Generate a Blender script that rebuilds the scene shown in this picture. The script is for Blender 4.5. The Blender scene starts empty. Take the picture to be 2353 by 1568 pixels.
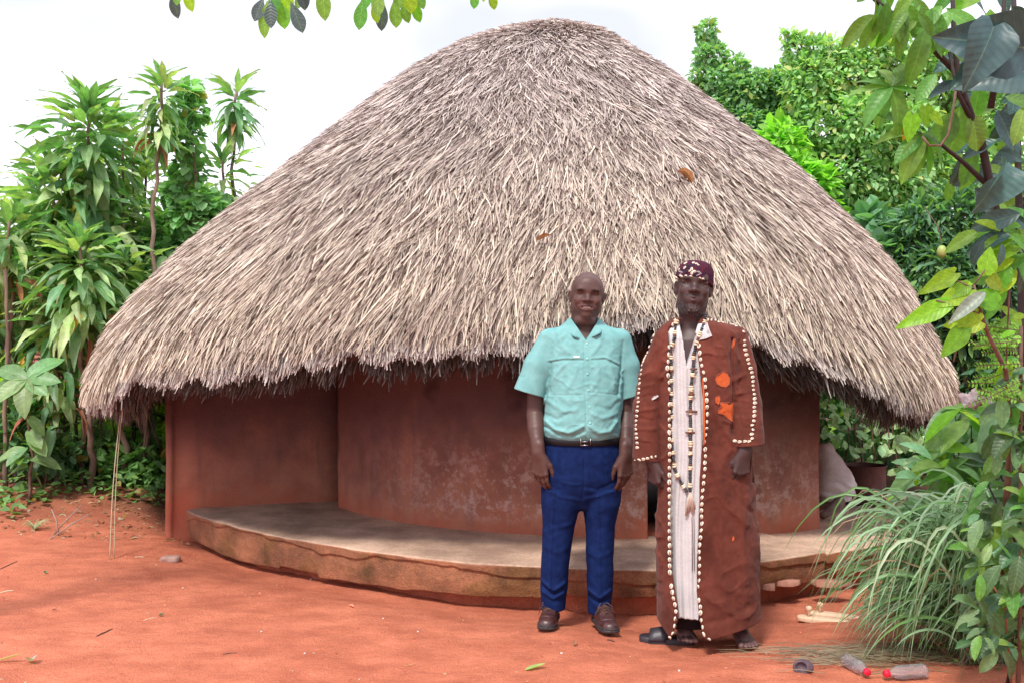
import bpy, math, random
import numpy as np
from mathutils import Vector, Matrix
rnd = random.Random(7)
rng = np.random.default_rng(7)
PI = math.pi
scene = bpy.context.scene
COL = scene.collection

# ---------------------------------------------------------------- camera, world, sun, exposure
FPX, CAMH, HOR, CXP = 2200.0, 1.377, 800.0, 1176.0
cam_d = bpy.data.cameras.new('camera')
cam = bpy.data.objects.new('camera', cam_d); COL.objects.link(cam)
cam.location = (0, 0, CAMH); cam.rotation_euler = (PI/2, 0, 0)
cam_d.sensor_width = 36; cam_d.lens = 36*FPX/2352; cam_d.shift_y = 16/2352
cam_d.clip_end = 500; cam_d.clip_start = 0.05
scene.camera = cam

SUN_EL, SUN_AZ = math.radians(54), math.radians(-158)   # azimuth measured from +y towards +x: the sun stands behind the camera on the left
world = bpy.data.worlds.new('World'); scene.world = world; world.use_nodes = True
nt = world.node_tree; nt.nodes.clear()
def wn(t, **k):
    n = nt.nodes.new(t)
    for a, b in k.items(): setattr(n, a, b)
    return n
sky = wn('ShaderNodeTexSky', sky_type='NISHITA', sun_disc=False, sun_elevation=SUN_EL, sun_rotation=SUN_AZ, air_density=1.0, dust_density=3.0)
tc = wn('ShaderNodeTexCoord'); mp = wn('ShaderNodeMapping'); mp.inputs['Scale'].default_value = (1, 1, 2.5); mp.inputs['Location'].default_value = (9, 2, 5)
nz = wn('ShaderNodeTexNoise'); nz.inputs['Scale'].default_value = 1.3; nz.inputs['Detail'].default_value = 4
rp = wn('ShaderNodeValToRGB')
rp.color_ramp.elements[0].position = .36; rp.color_ramp.elements[0].color = (5.4, 5.6, 6.1, 1)
rp.color_ramp.elements[1].position = .54; rp.color_ramp.elements[1].color = (10.4, 9.75, 11.2, 1)
mx = wn('ShaderNodeMix', data_type='RGBA'); mx.inputs[0].default_value = .94
bg = wn('ShaderNodeBackground'); bg.inputs['Strength'].default_value = 0.1
wo = wn('ShaderNodeOutputWorld')
L = nt.links.new
L(tc.outputs['Generated'], mp.inputs['Vector']); L(mp.outputs[0], nz.inputs['Vector']); L(nz.outputs['Fac'], rp.inputs['Fac'])
L(sky.outputs[0], mx.inputs[6]); L(rp.outputs[0], mx.inputs[7]); L(mx.outputs[2], bg.inputs['Color']); L(bg.outputs[0], wo.inputs[0])
sun_d = bpy.data.lights.new('sun', 'SUN'); sun_d.energy = 2.5; sun_d.angle = math.radians(8); sun_d.color = (1, .95, .86)
sun = bpy.data.objects.new('sun', sun_d); COL.objects.link(sun)
sdir = Vector((math.sin(SUN_AZ)*math.cos(SUN_EL), math.cos(SUN_AZ)*math.cos(SUN_EL), math.sin(SUN_EL)))
sun.rotation_euler = sdir.to_track_quat('Z', 'Y').to_euler(); sun.location = (0, 0, 12)
vs = scene.view_settings; vs.view_transform = 'Standard'; vs.look = 'None'; vs.exposure = 0.80; vs.gamma = 1; vs.use_curve_mapping = False
scene.cycles.use_denoising = True
scene.cycles.max_bounces = 6; scene.cycles.transparent_max_bounces = 8

# ---------------------------------------------------------------- helpers
def at(px, py, d):
    """point of the place seen at a picture position, at distance d in front of the camera"""
    return Vector(((px-CXP)/FPX*d, d, CAMH+(HOR-py)/FPX*d))

def mat(name, color, rough=.8, color2=None, scale=8, detail=5, bump=0, bscale=40, attr=None, trans=0, tcol=None, spec=.5,
        objrand=0, metal=0, sheen=0, stretch=(1, 1, 1), lo=.35, hi=.65, dist=.01):
    m = bpy.data.materials.new(name); m.use_nodes = True
    t = m.node_tree; n = t.nodes; l = t.links.new
    p = n['Principled BSDF']; out = n['Material Output']
    p.inputs['Roughness'].default_value = rough; p.inputs['Specular IOR Level'].default_value = spec; p.inputs['Metallic'].default_value = metal
    if sheen: p.inputs['Sheen Weight'].default_value = sheen
    c = n.new('ShaderNodeRGB'); c.outputs[0].default_value = (*color, 1); cur = c.outputs[0]
    tcn = n.new('ShaderNodeTexCoord'); mpn = n.new('ShaderNodeMapping'); mpn.inputs['Scale'].default_value = stretch
    l(tcn.outputs['Object'], mpn.inputs['Vector'])
    if color2 is not None:
        z = n.new('ShaderNodeTexNoise'); z.inputs['Scale'].default_value = scale; z.inputs['Detail'].default_value = detail
        l(mpn.outputs[0], z.inputs['Vector'])
        r = n.new('ShaderNodeMapRange'); r.inputs['From Min'].default_value = lo; r.inputs['From Max'].default_value = hi
        l(z.outputs['Fac'], r.inputs['Value'])
        x = n.new('ShaderNodeMix'); x.data_type = 'RGBA'; l(r.outputs[0], x.inputs[0]); l(cur, x.inputs[6])
        x.inputs[7].default_value = (*color2, 1); cur = x.outputs[2]
    if attr:
        a = n.new('ShaderNodeAttribute'); a.attribute_name = attr
        x = n.new('ShaderNodeMix'); x.data_type = 'RGBA'; x.blend_type = 'MULTIPLY'; x.inputs[0].default_value = 1
        l(cur, x.inputs[6]); l(a.outputs['Color'], x.inputs[7]); cur = x.outputs[2]
    if objrand:
        oi = n.new('ShaderNodeObjectInfo'); hs = n.new('ShaderNodeHueSaturation')
        mr = n.new('ShaderNodeMapRange'); mr.inputs['To Min'].default_value = 1-objrand; mr.inputs['To Max'].default_value = 1+objrand
        l(oi.outputs['Random'], mr.inputs['Value']); l(mr.outputs[0], hs.inputs['Value'])
        m2 = n.new('ShaderNodeMath'); m2.operation = 'MULTIPLY'; m2.inputs[1].default_value = 7.31; l(oi.outputs['Random'], m2.inputs[0])
        m3 = n.new('ShaderNodeMath'); m3.operation = 'FRACT'; l(m2.outputs[0], m3.inputs[0])
        m4 = n.new('ShaderNodeMapRange'); m4.inputs['To Min'].default_value = .5-.045; m4.inputs['To Max'].default_value = .5+.02
        l(m3.outputs[0], m4.inputs['Value']); l(m4.outputs[0], hs.inputs['Hue'])
        l(cur, hs.inputs['Color']); cur = hs.outputs[0]
    l(cur, p.inputs['Base Color'])
    if bump:
        z = n.new('ShaderNodeTexNoise'); z.inputs['Scale'].default_value = bscale; z.inputs['Detail'].default_value = 6
        l(mpn.outputs[0], z.inputs['Vector'])
        b = n.new('ShaderNodeBump'); b.inputs['Strength'].default_value = bump; b.inputs['Distance'].default_value = dist
        l(z.outputs['Fac'], b.inputs['Height']); l(b.outputs[0], p.inputs['Normal'])
    if trans:
        tr = n.new('ShaderNodeBsdfTranslucent'); g = n.new('ShaderNodeMix'); g.data_type = 'RGBA'; g.blend_type = 'MULTIPLY'; g.inputs[0].default_value = 1
        g.inputs[7].default_value = (*(tcol or (1.5, 1.7, .7)), 1); l(cur, g.inputs[6]); l(g.outputs[2], tr.inputs['Color'])
        ms = n.new('ShaderNodeMixShader'); ms.inputs[0].default_value = trans
        l(p.outputs[0], ms.inputs[1]); l(tr.outputs[0], ms.inputs[2]); l(ms.outputs[0], out.inputs['Surface'])
    m['_p'] = 1
    return m

def mesh_np(name, V, F, mats=None, smooth=False, col=None, mi=None):
    """numpy arrays to a mesh; F is an (n,3) or (n,4) array or a list of both"""
    Fs = F if isinstance(F, list) else [F]
    Fs = [np.asarray(f, np.int32) for f in Fs if len(f)]
    me = bpy.data.meshes.new(name)
    V = np.asarray(V, np.float32)
    nl = sum(f.size for f in Fs); nf = sum(len(f) for f in Fs)
    me.vertices.add(len(V)); me.vertices.foreach_set('co', V.ravel())
    me.loops.add(nl); me.loops.foreach_set('vertex_index', np.concatenate([f.ravel() for f in Fs]))
    me.polygons.add(nf)
    sizes = np.concatenate([np.full(len(f), f.shape[1], np.int32) for f in Fs])
    me.polygons.foreach_set('loop_start', np.concatenate([[0], np.cumsum(sizes)[:-1]]).astype(np.int32))
    me.update(calc_edges=True)
    if smooth: me.polygons.foreach_set('use_smooth', np.ones(nf, bool))
    if mi is not None: me.polygons.foreach_set('material_index', np.asarray(mi, np.int32))
    if col is not None:
        a = me.color_attributes.new('Col', 'FLOAT_COLOR', 'POINT')
        c = np.ones((len(V), 4), np.float32); c[:, :3] = col; a.data.foreach_set('color', c.ravel())
    for m in (mats if isinstance(mats, (list, tuple)) else [mats] if mats else []): me.materials.append(m)
    me.validate()
    return me

def obj(name, me, parent=None, loc=None, M=None):
    o = bpy.data.objects.new(name, me); COL.objects.link(o)
    if parent: o.parent = parent
    if loc is not None: o.location = loc
    if M is not None: o.matrix_local = M
    return o
def tag(o, label=None, cat=None, group=None, kind=None):
    for k, v in (('label', label), ('category', cat), ('group', group), ('kind', kind)):
        if v: o[k] = v
    return o
def thing(name, label, cat, loc=(0, 0, 0), group=None, rz=0):
    o = obj(name, None, loc=loc); o.rotation_euler = (0, 0, rz); return tag(o, label, cat, group)

class MB:
    """collects simple shapes for one mesh"""
    def __init__(s): s.V = []; s.F3 = []; s.F4 = []; s.n = 0; s.C = []
    def add(s, V, F3=(), F4=(), col=(1, 1, 1)):
        V = np.asarray(V, float).reshape(-1, 3)
        if len(F3): s.F3.append(np.asarray(F3)+s.n)
        if len(F4): s.F4.append(np.asarray(F4)+s.n)
        s.V.append(V); s.C.append(np.tile(np.asarray(col, float), (len(V), 1))); s.n += len(V)
    def box(s, lo, hi, **k):
        (a, b, c), (d, e, f) = lo, hi
        V = [(a,b,c),(d,b,c),(d,e,c),(a,e,c),(a,b,f),(d,b,f),(d,e,f),(a,e,f)]
        s.add(V, F4=[(0,3,2,1),(4,5,6,7),(0,1,5,4),(1,2,6,5),(2,3,7,6),(3,0,4,7)], **k)
    def tube(s, P, R, seg=8, cap=True, flat=1.0, **k):
        P = [Vector(p) for p in P]; n = len(P)
        R = [R]*n if isinstance(R, (int, float)) else list(R)
        T = [(P[min(i+1, n-1)]-P[max(i-1, 0)]).normalized() for i in range(n)]
        a = Vector((0, 0, 1)) if abs(T[0].z) < .9 else Vector((1, 0, 0))
        u = T[0].cross(a).normalized(); V = []
        for i in range(n):
            u = (u-T[i]*u.dot(T[i])).normalized(); w = T[i].cross(u)
            for j in range(seg):
                q = 2*PI*j/seg; V.append(P[i]+u*(R[i]*math.cos(q))+w*(R[i]*flat*math.sin(q)))
        F = [(i*seg+j, i*seg+(j+1) % seg, (i+1)*seg+(j+1) % seg, (i+1)*seg+j) for i in range(n-1) for j in range(seg)]
        F3 = []
        if cap:
            V += [P[0], P[-1]]; c0, c1 = n*seg, n*seg+1
            F3 = [(c0, (j+1) % seg, j) for j in range(seg)] + [(c1, (n-1)*seg+j, (n-1)*seg+(j+1) % seg) for j in range(seg)]
        s.add(V, F3, F, **k)
    def lathe(s, prof, seg=20, sx=1, sy=1, c=(0, 0, 0), **k):
        V = [(c[0]+r*sx*math.cos(2*PI*j/seg), c[1]+r*sy*math.sin(2*PI*j/seg), c[2]+z) for r, z in prof for j in range(seg)]
        F = [(i*seg+j, i*seg+(j+1) % seg, (i+1)*seg+(j+1) % seg, (i+1)*seg+j) for i in range(len(prof)-1) for j in range(seg)]
        s.add(V, F4=F, **k)
    def mesh(s, name, m, smooth=False):
        F = []
        if s.F3: F.append(np.concatenate(s.F3))
        if s.F4: F.append(np.concatenate(s.F4))
        return mesh_np(name, np.concatenate(s.V), F, m, smooth, np.concatenate(s.C))
    def build(s, name, m, parent=None, smooth=False, loc=None):
        return obj(name, s.mesh(name, m, smooth), parent, loc)

_lat = rng.random((33, 33, 33)).astype(np.float32)
def vnoise(X, Y, Z):
    """smooth value noise in -1..1"""
    xi, yi, zi = np.floor(X).astype(int), np.floor(Y).astype(int), np.floor(Z).astype(int)
    fx, fy, fz = X-xi, Y-yi, Z-zi
    fx = fx*fx*(3-2*fx); fy = fy*fy*(3-2*fy); fz = fz*fz*(3-2*fz)
    g = lambda a, b, c: _lat[(xi+a) % 32, (yi+b) % 32, (zi+c) % 32]
    x0 = (g(0,0,0)*(1-fx)+g(1,0,0)*fx)*(1-fy)+(g(0,1,0)*(1-fx)+g(1,1,0)*fx)*fy
    x1 = (g(0,0,1)*(1-fx)+g(1,0,1)*fx)*(1-fy)+(g(0,1,1)*(1-fx)+g(1,1,1)*fx)*fy
    return (x0*(1-fz)+x1*fz)*2-1
def fbm(X, Y, Z, o=4):
    s = 0; a = 1
    for i in range(o):
        s = s+a*vnoise(X*2**i+i*7.3, Y*2**i+i*3.1, Z*2**i+i*5.7); a *= .5
    return s
# ---------------------------------------------------------------- ground
def axis(knots):
    out = []
    for (a, b, s) in knots: out += list(np.arange(a, b, s))
    return np.array(out+[knots[-1][1]])
gx = axis([(-80, -20, 6), (-20, -5, .5), (-5, -3, .07), (-3, 3.2, .022), (3.2, 5, .07), (5, 20, .5), (20, 80, 6)])
gy = axis([(-20, 1.5, .5), (1.5, 2.6, .06), (2.6, 5.6, .02), (5.6, 9, .035), (9, 14, .12), (14, 30, .8), (30, 120, 8)])
def smooth01(x): x = np.clip(x, 0, 1); return x*x*(3-2*x)
def ground_base(X, Y):
    z = .30*smooth01((-X-2.0)/2.2)*smooth01((Y-6.6)/2.4)          # the bank under the left plants
    z = z+.10*smooth01((X-2.1)/1.2)*smooth01((Y-3.2)/1.5)
    z = z-.02*np.exp(-((Y-4.9)/.5)**2)*np.exp(-((X-.9)/1.4)**2)
    rr = np.hypot(X-.75, Y-8.34); z = z-.066*np.exp(-(np.maximum(0, rr-3.2)/.30)**2)*smooth01((2.6-X)/.6)
    return z
GX, GY = np.meshgrid(gx, gy, indexing='ij')
near = np.exp(-np.maximum(0, (GY-9)/6))
Zg = ground_base(GX, GY)
Zg = Zg+near*(.016*fbm(GX*1.1, GY*1.1, GX*0+1, 3)+.0045*fbm(GX*6, GY*8, GX*0+4, 3)+.0032*fbm(GX*17, GY*26, GX*0+9, 2))
sc = vnoise(GX*3.3+9, GY*4.1, GX*0+2.5); Zg -= near*.010*np.clip(sc-.35, 0, 1)          # scuffed hollows
frng = np.random.default_rng(11)
for k in range(70):                                                    # shallow foot marks and scuffs with pushed-up rims
    fx, fy, a = frng.uniform(-3.2, 2.0), frng.uniform(3.7, 6.6), frng.uniform(0, 3.14)
    u = (GX-fx)*math.cos(a)+(GY-fy)*math.sin(a); w = -(GX-fx)*math.sin(a)+(GY-fy)*math.cos(a); q = np.hypot(u/.11, w/.042)
    Zg += frng.uniform(.3, 1.0)*(-.0065*np.exp(-q**4)+.0042*np.exp(-((q-1.25)/.25)**2))*(fy > 0)
nxg, nyg = len(gx), len(gy)
idx = np.arange(nxg*nyg).reshape(nxg, nyg)
Fg = np.stack([idx[:-1, :-1], idx[1:, :-1], idx[1:, 1:], idx[:-1, 1:]], -1).reshape(-1, 4)
def gz(x, y):
    i = np.clip(np.searchsorted(gx, x)-1, 0, nxg-2); j = np.clip(np.searchsorted(gy, y)-1, 0, nyg-2)
    u = (x-gx[i])/(gx[i+1]-gx[i]); v = (y-gy[j])/(gy[j+1]-gy[j])
    return float((Zg[i, j]*(1-u)+Zg[i+1, j]*u)*(1-v)+(Zg[i, j+1]*(1-u)+Zg[i+1, j+1]*u)*v)

def soil_material():
    m = bpy.data.materials.new('red_soil'); m.use_nodes = True
    t = m.node_tree; n = t.nodes; l = t.links.new; p = n['Principled BSDF']
    p.inputs['Roughness'].default_value = .95; p.inputs['Specular IOR Level'].default_value = .15
    tcn = n.new('ShaderNodeTexCoord'); mp1 = n.new('ShaderNodeMapping'); mp1.inputs['Scale'].default_value = (1, 1.7, 1)
    l(tcn.outputs['Object'], mp1.inputs['Vector'])
    def noise(s, d=6, v=None, rough=.6):
        z = n.new('ShaderNodeTexNoise'); z.inputs['Scale'].default_value = s; z.inputs['Detail'].default_value = d; z.inputs['Roughness'].default_value = rough
        l(v or tcn.outputs['Object'], z.inputs['Vector']); return z.outputs['Fac']
    def ramp(f, a, b, c0, c1):
        r = n.new('ShaderNodeValToRGB'); r.color_ramp.elements[0].position = a; r.color_ramp.elements[1].position = b
        r.color_ramp.elements[0].color = (*c0, 1); r.color_ramp.elements[1].color = (*c1, 1); l(f, r.inputs['Fac']); return r.outputs[0]
    def mix(a, b, f, mode='MIX', k=None):
        x = n.new('ShaderNodeMix'); x.data_type = 'RGBA'; x.blend_type = mode
        if k is None: l(f, x.inputs[0])
        else: x.inputs[0].default_value = k
        l(a, x.inputs[6]); l(b, x.inputs[7]); return x.outputs[2]
    base = ramp(noise(.8, 5), .3, .7, (.52, .165, .096), (.67, .235, .138))
    streak = ramp(noise(4, 8, mp1.outputs[0]), .38, .66, (.80, .74, .73), (1.08, 1.09, 1.08))
    c = mix(base, streak, None, 'MULTIPLY', 1)
    fine = ramp(noise(60, 4, mp1.outputs[0], .8), .35, .65, (.86, .8, .78), (1.1, 1.1, 1.1))
    c = mix(c, fine, None, 'MULTIPLY', 1)
    vor = n.new('ShaderNodeTexVoronoi'); vor.inputs['Scale'].default_value = 34; l(tcn.outputs['Object'], vor.inputs['Vector'])
    speck = ramp(vor.outputs['Distance'], .06, .1, (1, 1, 1), (0, 0, 0))
    gate = ramp(noise(9, 2), .55, .62, (0, 0, 0), (1, 1, 1))
    sm = mix(speck, gate, None, 'MULTIPLY', 1)
    bw = n.new('ShaderNodeRGBToBW'); l(sm, bw.inputs[0])
    grit = n.new('ShaderNodeRGB'); grit.outputs[0].default_value = (.55, .40, .36, 1)
    c = mix(c, grit.outputs[0], bw.outputs[0])
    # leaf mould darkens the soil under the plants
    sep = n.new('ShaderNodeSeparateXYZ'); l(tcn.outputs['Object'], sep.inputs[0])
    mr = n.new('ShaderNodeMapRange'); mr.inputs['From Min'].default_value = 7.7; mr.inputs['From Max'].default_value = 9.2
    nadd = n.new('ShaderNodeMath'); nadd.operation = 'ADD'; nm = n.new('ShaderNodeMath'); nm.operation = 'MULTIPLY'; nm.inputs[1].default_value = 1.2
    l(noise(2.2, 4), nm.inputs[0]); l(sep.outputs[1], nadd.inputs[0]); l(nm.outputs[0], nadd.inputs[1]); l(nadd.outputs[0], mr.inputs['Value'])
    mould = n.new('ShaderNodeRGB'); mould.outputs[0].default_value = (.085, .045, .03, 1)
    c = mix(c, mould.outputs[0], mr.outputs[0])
    l(c, p.inputs['Base Color'])
    b = n.new('ShaderNodeBump'); b.inputs['Strength'].default_value = .8; b.inputs['Distance'].default_value = .02
    ad = n.new('ShaderNodeMath'); ad.operation = 'ADD'; l(noise(22, 8, mp1.outputs[0], .7), ad.inputs[0]); l(noise(120, 3), ad.inputs[1])
    l(ad.outputs[0], b.inputs['Height']); l(b.outputs[0], p.inputs['Normal'])
    return m
M_soil = soil_material()
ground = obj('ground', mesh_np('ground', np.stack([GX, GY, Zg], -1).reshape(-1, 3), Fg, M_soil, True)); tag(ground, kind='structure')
# ---------------------------------------------------------------- the thatched hut
RC = (0.0, 8.3)           # roof: centre line shifts a little with height
_zk = np.array([.9, 1.15, 1.5, 1.9, 2.3, 2.7, 3.1, 3.45, 3.75, 3.95, 4.08])
_zk = .9+(4.17-.9)*(np.append(_zk, 4.13)-.9)/(4.13-.9)
_rk = np.array([3.41, 3.395, 3.235, 2.975, 2.60, 2.18, 1.715, 1.31, .895, .55, .285, 0])
_ck = np.array([.055, .055, .05, .122, .159, .213, .208, .214, .235, .322, .336, .336])
def _cat(v, n=11, per=24):
    v2 = np.concatenate([[2*v[0]-v[1]], v, [v[-2]]]); t = np.linspace(0, n, n*per+1); i = np.minimum(t.astype(int), n-1); u = t-i
    a, b, c, d = v2[i], v2[i+1], v2[i+2], v2[i+3]
    return .5*(2*b+(c-a)*u+(2*a-5*b+4*c-d)*u*u+(3*b-3*c+d-a)*u**3)
pz, pr, pc = _cat(_zk)[::-1], np.maximum(_cat(_rk)[::-1], 0), _cat(_ck)[::-1]      # from the peak down
parc = np.concatenate([[0], np.cumsum(np.hypot(np.diff(pz), np.diff(pr)))])
ARC = parc[-1]
def roof_pt(th, a):
    """point and outward normal on the dome; a = distance from the peak along the slope (runs on past the eave)"""
    ex = np.maximum(a-ARC, 0); ac = np.clip(a, 0, ARC)
    z = np.interp(ac, parc, pz)-ex*.96; r = np.interp(ac, parc, pr)+ex*.1; c = np.interp(ac, parc, pc)
    z2 = np.interp(ac-.06, parc, pz); z3 = np.interp(ac+.06, parc, pz); r2 = np.interp(ac-.06, parc, pr); r3 = np.interp(ac+.06, parc, pr)
    dr, dz = r3-r2, z3-z2; k = np.hypot(dr, dz)+1e-9; dr, dz = dr/k, dz/k
    P = np.stack([c+r*np.sin(th), RC[1]-r*np.cos(th), z], -1)
    N = np.stack([-dz*np.sin(th), dz*np.cos(th), dr], -1)
    return P, N
# the eave: lowest in front of the side walls, raised over the entrance
_ex = np.array([150, 202, 245, 290, 340, 375, 420, 535, 612, 689, 746, 804, 950, 1100, 1180, 1240, 1330, 1440, 1500, 1600, 1700, 1760, 1860, 1920, 1960, 2000, 2050, 2100, 2150, 2200, 2300])
_ey = np.array([930, 934, 940, 885, 872, 888, 876, 868, 856, 852, 832, 822, 820, 812, 800, 790, 765, 748, 750, 765, 785, 806, 834, 855, 880, 900, 928, 952, 972, 945, 940])
def eave_arc(th):
    aa = np.linspace(ARC-1.6, ARC, 200); P, _ = roof_pt(np.full(200, th), aa)
    px = CXP+FPX*P[:, 0]/P[:, 1]; py = HOR-FPX*(P[:, 2]-CAMH)/P[:, 1]
    g = py-np.interp(px, _ex, _ey)
    k = np.argmax(g > 0) if (g > 0).any() else 199
    return aa[k]
_tt = np.linspace(-PI, PI, 721)
_ea = np.array([eave_arc(t) if abs(t) < math.radians(66) else ARC-.02 for t in _tt])
_k = np.ones(5)/5; _ea = np.convolve(np.pad(_ea, 2, mode='wrap'), _k, 'valid')
def eave(th): return np.interp((th+PI) % (2*PI)-PI, _tt, _ea)

hut = thing('thatched_hut', 'round red mud hut under a huge domed grass thatch roof', 'hut', (0.4, 8.3, 0))
HL = Vector((0.4, 8.3, 0))
def hutobj(name, me, parent=None):
    o = obj(name, me, parent or hut); 
    if parent is None: o.location = -HL
    return o
M_shell = mat('thatch_under', (.055, .038, .03), .95, (.025, .017, .014), 30, bump=.4)
nt_, na_ = 160, 60
TH, UU = np.meshgrid(np.linspace(-PI, PI, nt_, endpoint=False), np.linspace(0.0, 1, na_), indexing='ij')
AA = UU*(eave(TH)-.05)
Po, No = roof_pt(TH, AA); Pi, Ni = roof_pt(TH, AA); 
Po = Po-No*.03; Pi = Pi-Ni*(.07+.10*np.minimum(1, AA/1.0))[..., None]
ii = np.arange(nt_*na_).reshape(nt_, na_)
def wrapF(ii, flip=False):
    j = np.roll(ii, -1, 0); F = np.stack([ii[:, :-1], ii[:, 1:], j[:, 1:], j[:, :-1]], -1).reshape(-1, 4)
    return F[:, ::-1] if flip else F
nn = nt_*na_
Fe = np.stack([ii[:, -1], ii[:, -1]+nn, np.roll(ii[:, -1], -1)+nn, np.roll(ii[:, -1], -1)], -1)
roof = hutobj('roof', mesh_np('roof', np.concatenate([Po.reshape(-1, 3), Pi.reshape(-1, 3)]), np.concatenate([wrapF(ii), wrapF(ii+nn, True), Fe]), M_shell, True))

def straws(th, tip, Ln, lift0, lift1, width, skew, bend, col, seg=3):
    n = len(th); u = np.linspace(0, 1, seg+1)[None, :]
    a = tip[:, None]-Ln[:, None]*(1-u)
    lat = -(1-u)*Ln[:, None]*np.tan(skew)[:, None]+bend[:, None]*np.sin(u*PI)*Ln[:, None]
    r = np.maximum(np.interp(np.clip(a, 0, ARC), parc, pr), .12)
    t = th[:, None]+lat/r
    P, N = roof_pt(t, np.abs(a)); P = P+N*(lift0[:, None]+(lift1-lift0)[:, None]*u**1.5)[..., None]
    T = np.gradient(P, axis=1); T /= np.linalg.norm(T, axis=2, keepdims=True)+1e-9
    S = np.cross(T, N); S /= np.linalg.norm(S, axis=2, keepdims=True)+1e-9
    rot = rng.uniform(-1.0, 1.0, n)[:, None, None]
    S = S*np.cos(rot)+N*np.sin(rot)
    w = (width[:, None]*np.interp(u, [0, .3, .85, 1], [.6, 1, .9, .35]))[..., None]/2
    V = np.stack([P-S*w, P+S*w], 2).reshape(n, -1, 3)
    k = (seg+1)*2; base = (np.arange(n)*k)[:, None, None]
    q = np.array([[2*i, 2*i+1, 2*i+3, 2*i+2] for i in range(seg)])[None]
    F = (base+q).reshape(-1, 4)
    C = np.repeat(col[:, None, :], k, 1)*np.repeat(np.interp(u, [0, .5, 1], [.72, .95, 1.08]), 2, 1)[..., None]
    return V.reshape(-1, 3), F, C.reshape(-1, 3)
def straw_col(n, old=None):
    t = rng.random(n)[:, None]; pale = np.array([.66, .61, .54]); mid = np.array([.415, .368, .340]); dk = np.array([.12, .075, .07])
    c = np.where(t < .32, mid+(pale-mid)*rng.random((n, 1)), np.where(t < .70, mid*(.8+.35*rng.random((n, 1))), dk+(mid-dk)*rng.random((n, 1))*.7))
    return c
parts = []
def batch(n, thlo, thhi, front=True):
    th = rng.uniform(thlo, thhi, n); e = eave(th)
    w = np.sqrt(rng.random(n))                                   # area grows outward
    w = np.where(rng.random(n) < .35, rng.random(n), w)
    tip = w*(e+.0); tip = np.where(tip < .6, tip+.7, tip)
    L_ = rng.uniform(.22, .72, n)*(1-.45*(w < .25)); lift = rng.uniform(.0, .034, n)
    nb = vnoise(th*14, tip*6, th*0+3.3)                          # bundles lie together
    sk = rng.normal(0, .17, n)+.2*vnoise(th*9, tip*3, th*0+8)
    cl = straw_col(n)*(1+.13*nb[:, None])
    low = np.clip((tip/e-.45)/.55, 0, 1); cl = cl*(1+.45*np.exp(-(tip/.9)**2))[:, None]
    # weathered grey-mauve towards the top, fresher and paler low down
    cl = cl*(np.array([1.06, 1.03, 1.04])*(1-low[:, None])+np.array([1.12, 1.06, .93])*low[:, None])
    return straws(th, tip, L_, lift*.4-.012, lift+rng.uniform(.004, .035, n)+.012*nb, rng.uniform(.006, .0135, n), sk, rng.normal(0, .05, n), cl)
parts.append(batch(96000, -math.radians(102), math.radians(102)))
parts.append(batch(14000, math.radians(102), math.radians(258)))
def eave_batch(n, thlo, thhi, depth, sprd, dark, lmin=.2, lmax=.42):
    th = rng.uniform(thlo, thhi, n); e = eave(th)
    clump = .035*vnoise(th*22, th*0, th*0+1)+.02*vnoise(th*70, th*0, th*0+5)
    tip = e+clump+rng.normal(.0, sprd, n)-depth*.35
    L_ = rng.uniform(lmin, lmax, n); lift = -rng.uniform(0, 1, n)*(depth if depth > 0 else .17)-(.06 if depth < 0 else 0)
    cl = straw_col(n)*dark
    return straws(th, tip, L_, lift-.01, lift+rng.uniform(-.015, .02, n), rng.uniform(.007, .015, n), rng.normal(0, .16, n), rng.normal(0, .05, n), cl)
F0, F1 = -math.radians(105), math.radians(105)
parts.append(eave_batch(13000, F0, F1, .02, .018, 1.08))
parts.append(eave_batch(9000, F0, F1, .14, .03, .5))  # under-layers darkened: the shadow band below the eave is put into straw colour
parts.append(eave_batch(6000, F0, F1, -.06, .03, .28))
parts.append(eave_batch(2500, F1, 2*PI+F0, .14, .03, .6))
parts.append(eave_batch(380, F0, F1, .10, .055, .8, .25, .42))
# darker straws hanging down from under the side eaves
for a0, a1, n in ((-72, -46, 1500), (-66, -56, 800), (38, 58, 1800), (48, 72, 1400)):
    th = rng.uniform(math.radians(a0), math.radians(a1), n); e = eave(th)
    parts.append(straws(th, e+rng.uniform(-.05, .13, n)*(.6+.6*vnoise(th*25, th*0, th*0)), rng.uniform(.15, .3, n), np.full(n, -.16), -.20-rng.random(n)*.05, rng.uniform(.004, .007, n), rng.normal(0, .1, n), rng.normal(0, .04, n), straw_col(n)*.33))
n = 4200; th = rng.uniform(-PI, PI, n); tip = rng.uniform(.10, 1.1, n); parts.append(straws(th, tip, rng.uniform(.10, .26, n), rng.uniform(-.01, .012, n), rng.uniform(.0, .025, n), rng.uniform(.006, .012, n), rng.normal(0, .35, n), rng.normal(0, .08, n), straw_col(n)*1.25+.06))
V_, F_, C_, off = [], [], [], 0
for v, f_, c_ in parts: V_.append(v); F_.append(f_+off); C_.append(c_); off += len(v)
M_straw = mat('dry_grass_thatch', (1, 1, 1), .62, attr='Col', trans=.12, tcol=(1.0, .95, .85), spec=.35)
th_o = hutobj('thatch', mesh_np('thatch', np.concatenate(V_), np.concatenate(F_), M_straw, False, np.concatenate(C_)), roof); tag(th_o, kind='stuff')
# rafters under the thatch
M_pole = mat('rafter_wood', (.07, .045, .03), .9, (.12, .08, .05), 20)
for k in range(28):
    t0 = 2*PI*k/28+.05; e = float(eave(t0)); mb = MB()
    pts = []
    for a in np.linspace(.5, e-.12, 9):
        P, N = roof_pt(np.array([t0]), np.array([a])); pts.append(Vector(P[0]-N[0]*.2))
    mb.tube(pts, .022, 6); o = hutobj('rafter', mb.mesh('rafter', M_pole), roof)

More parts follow.
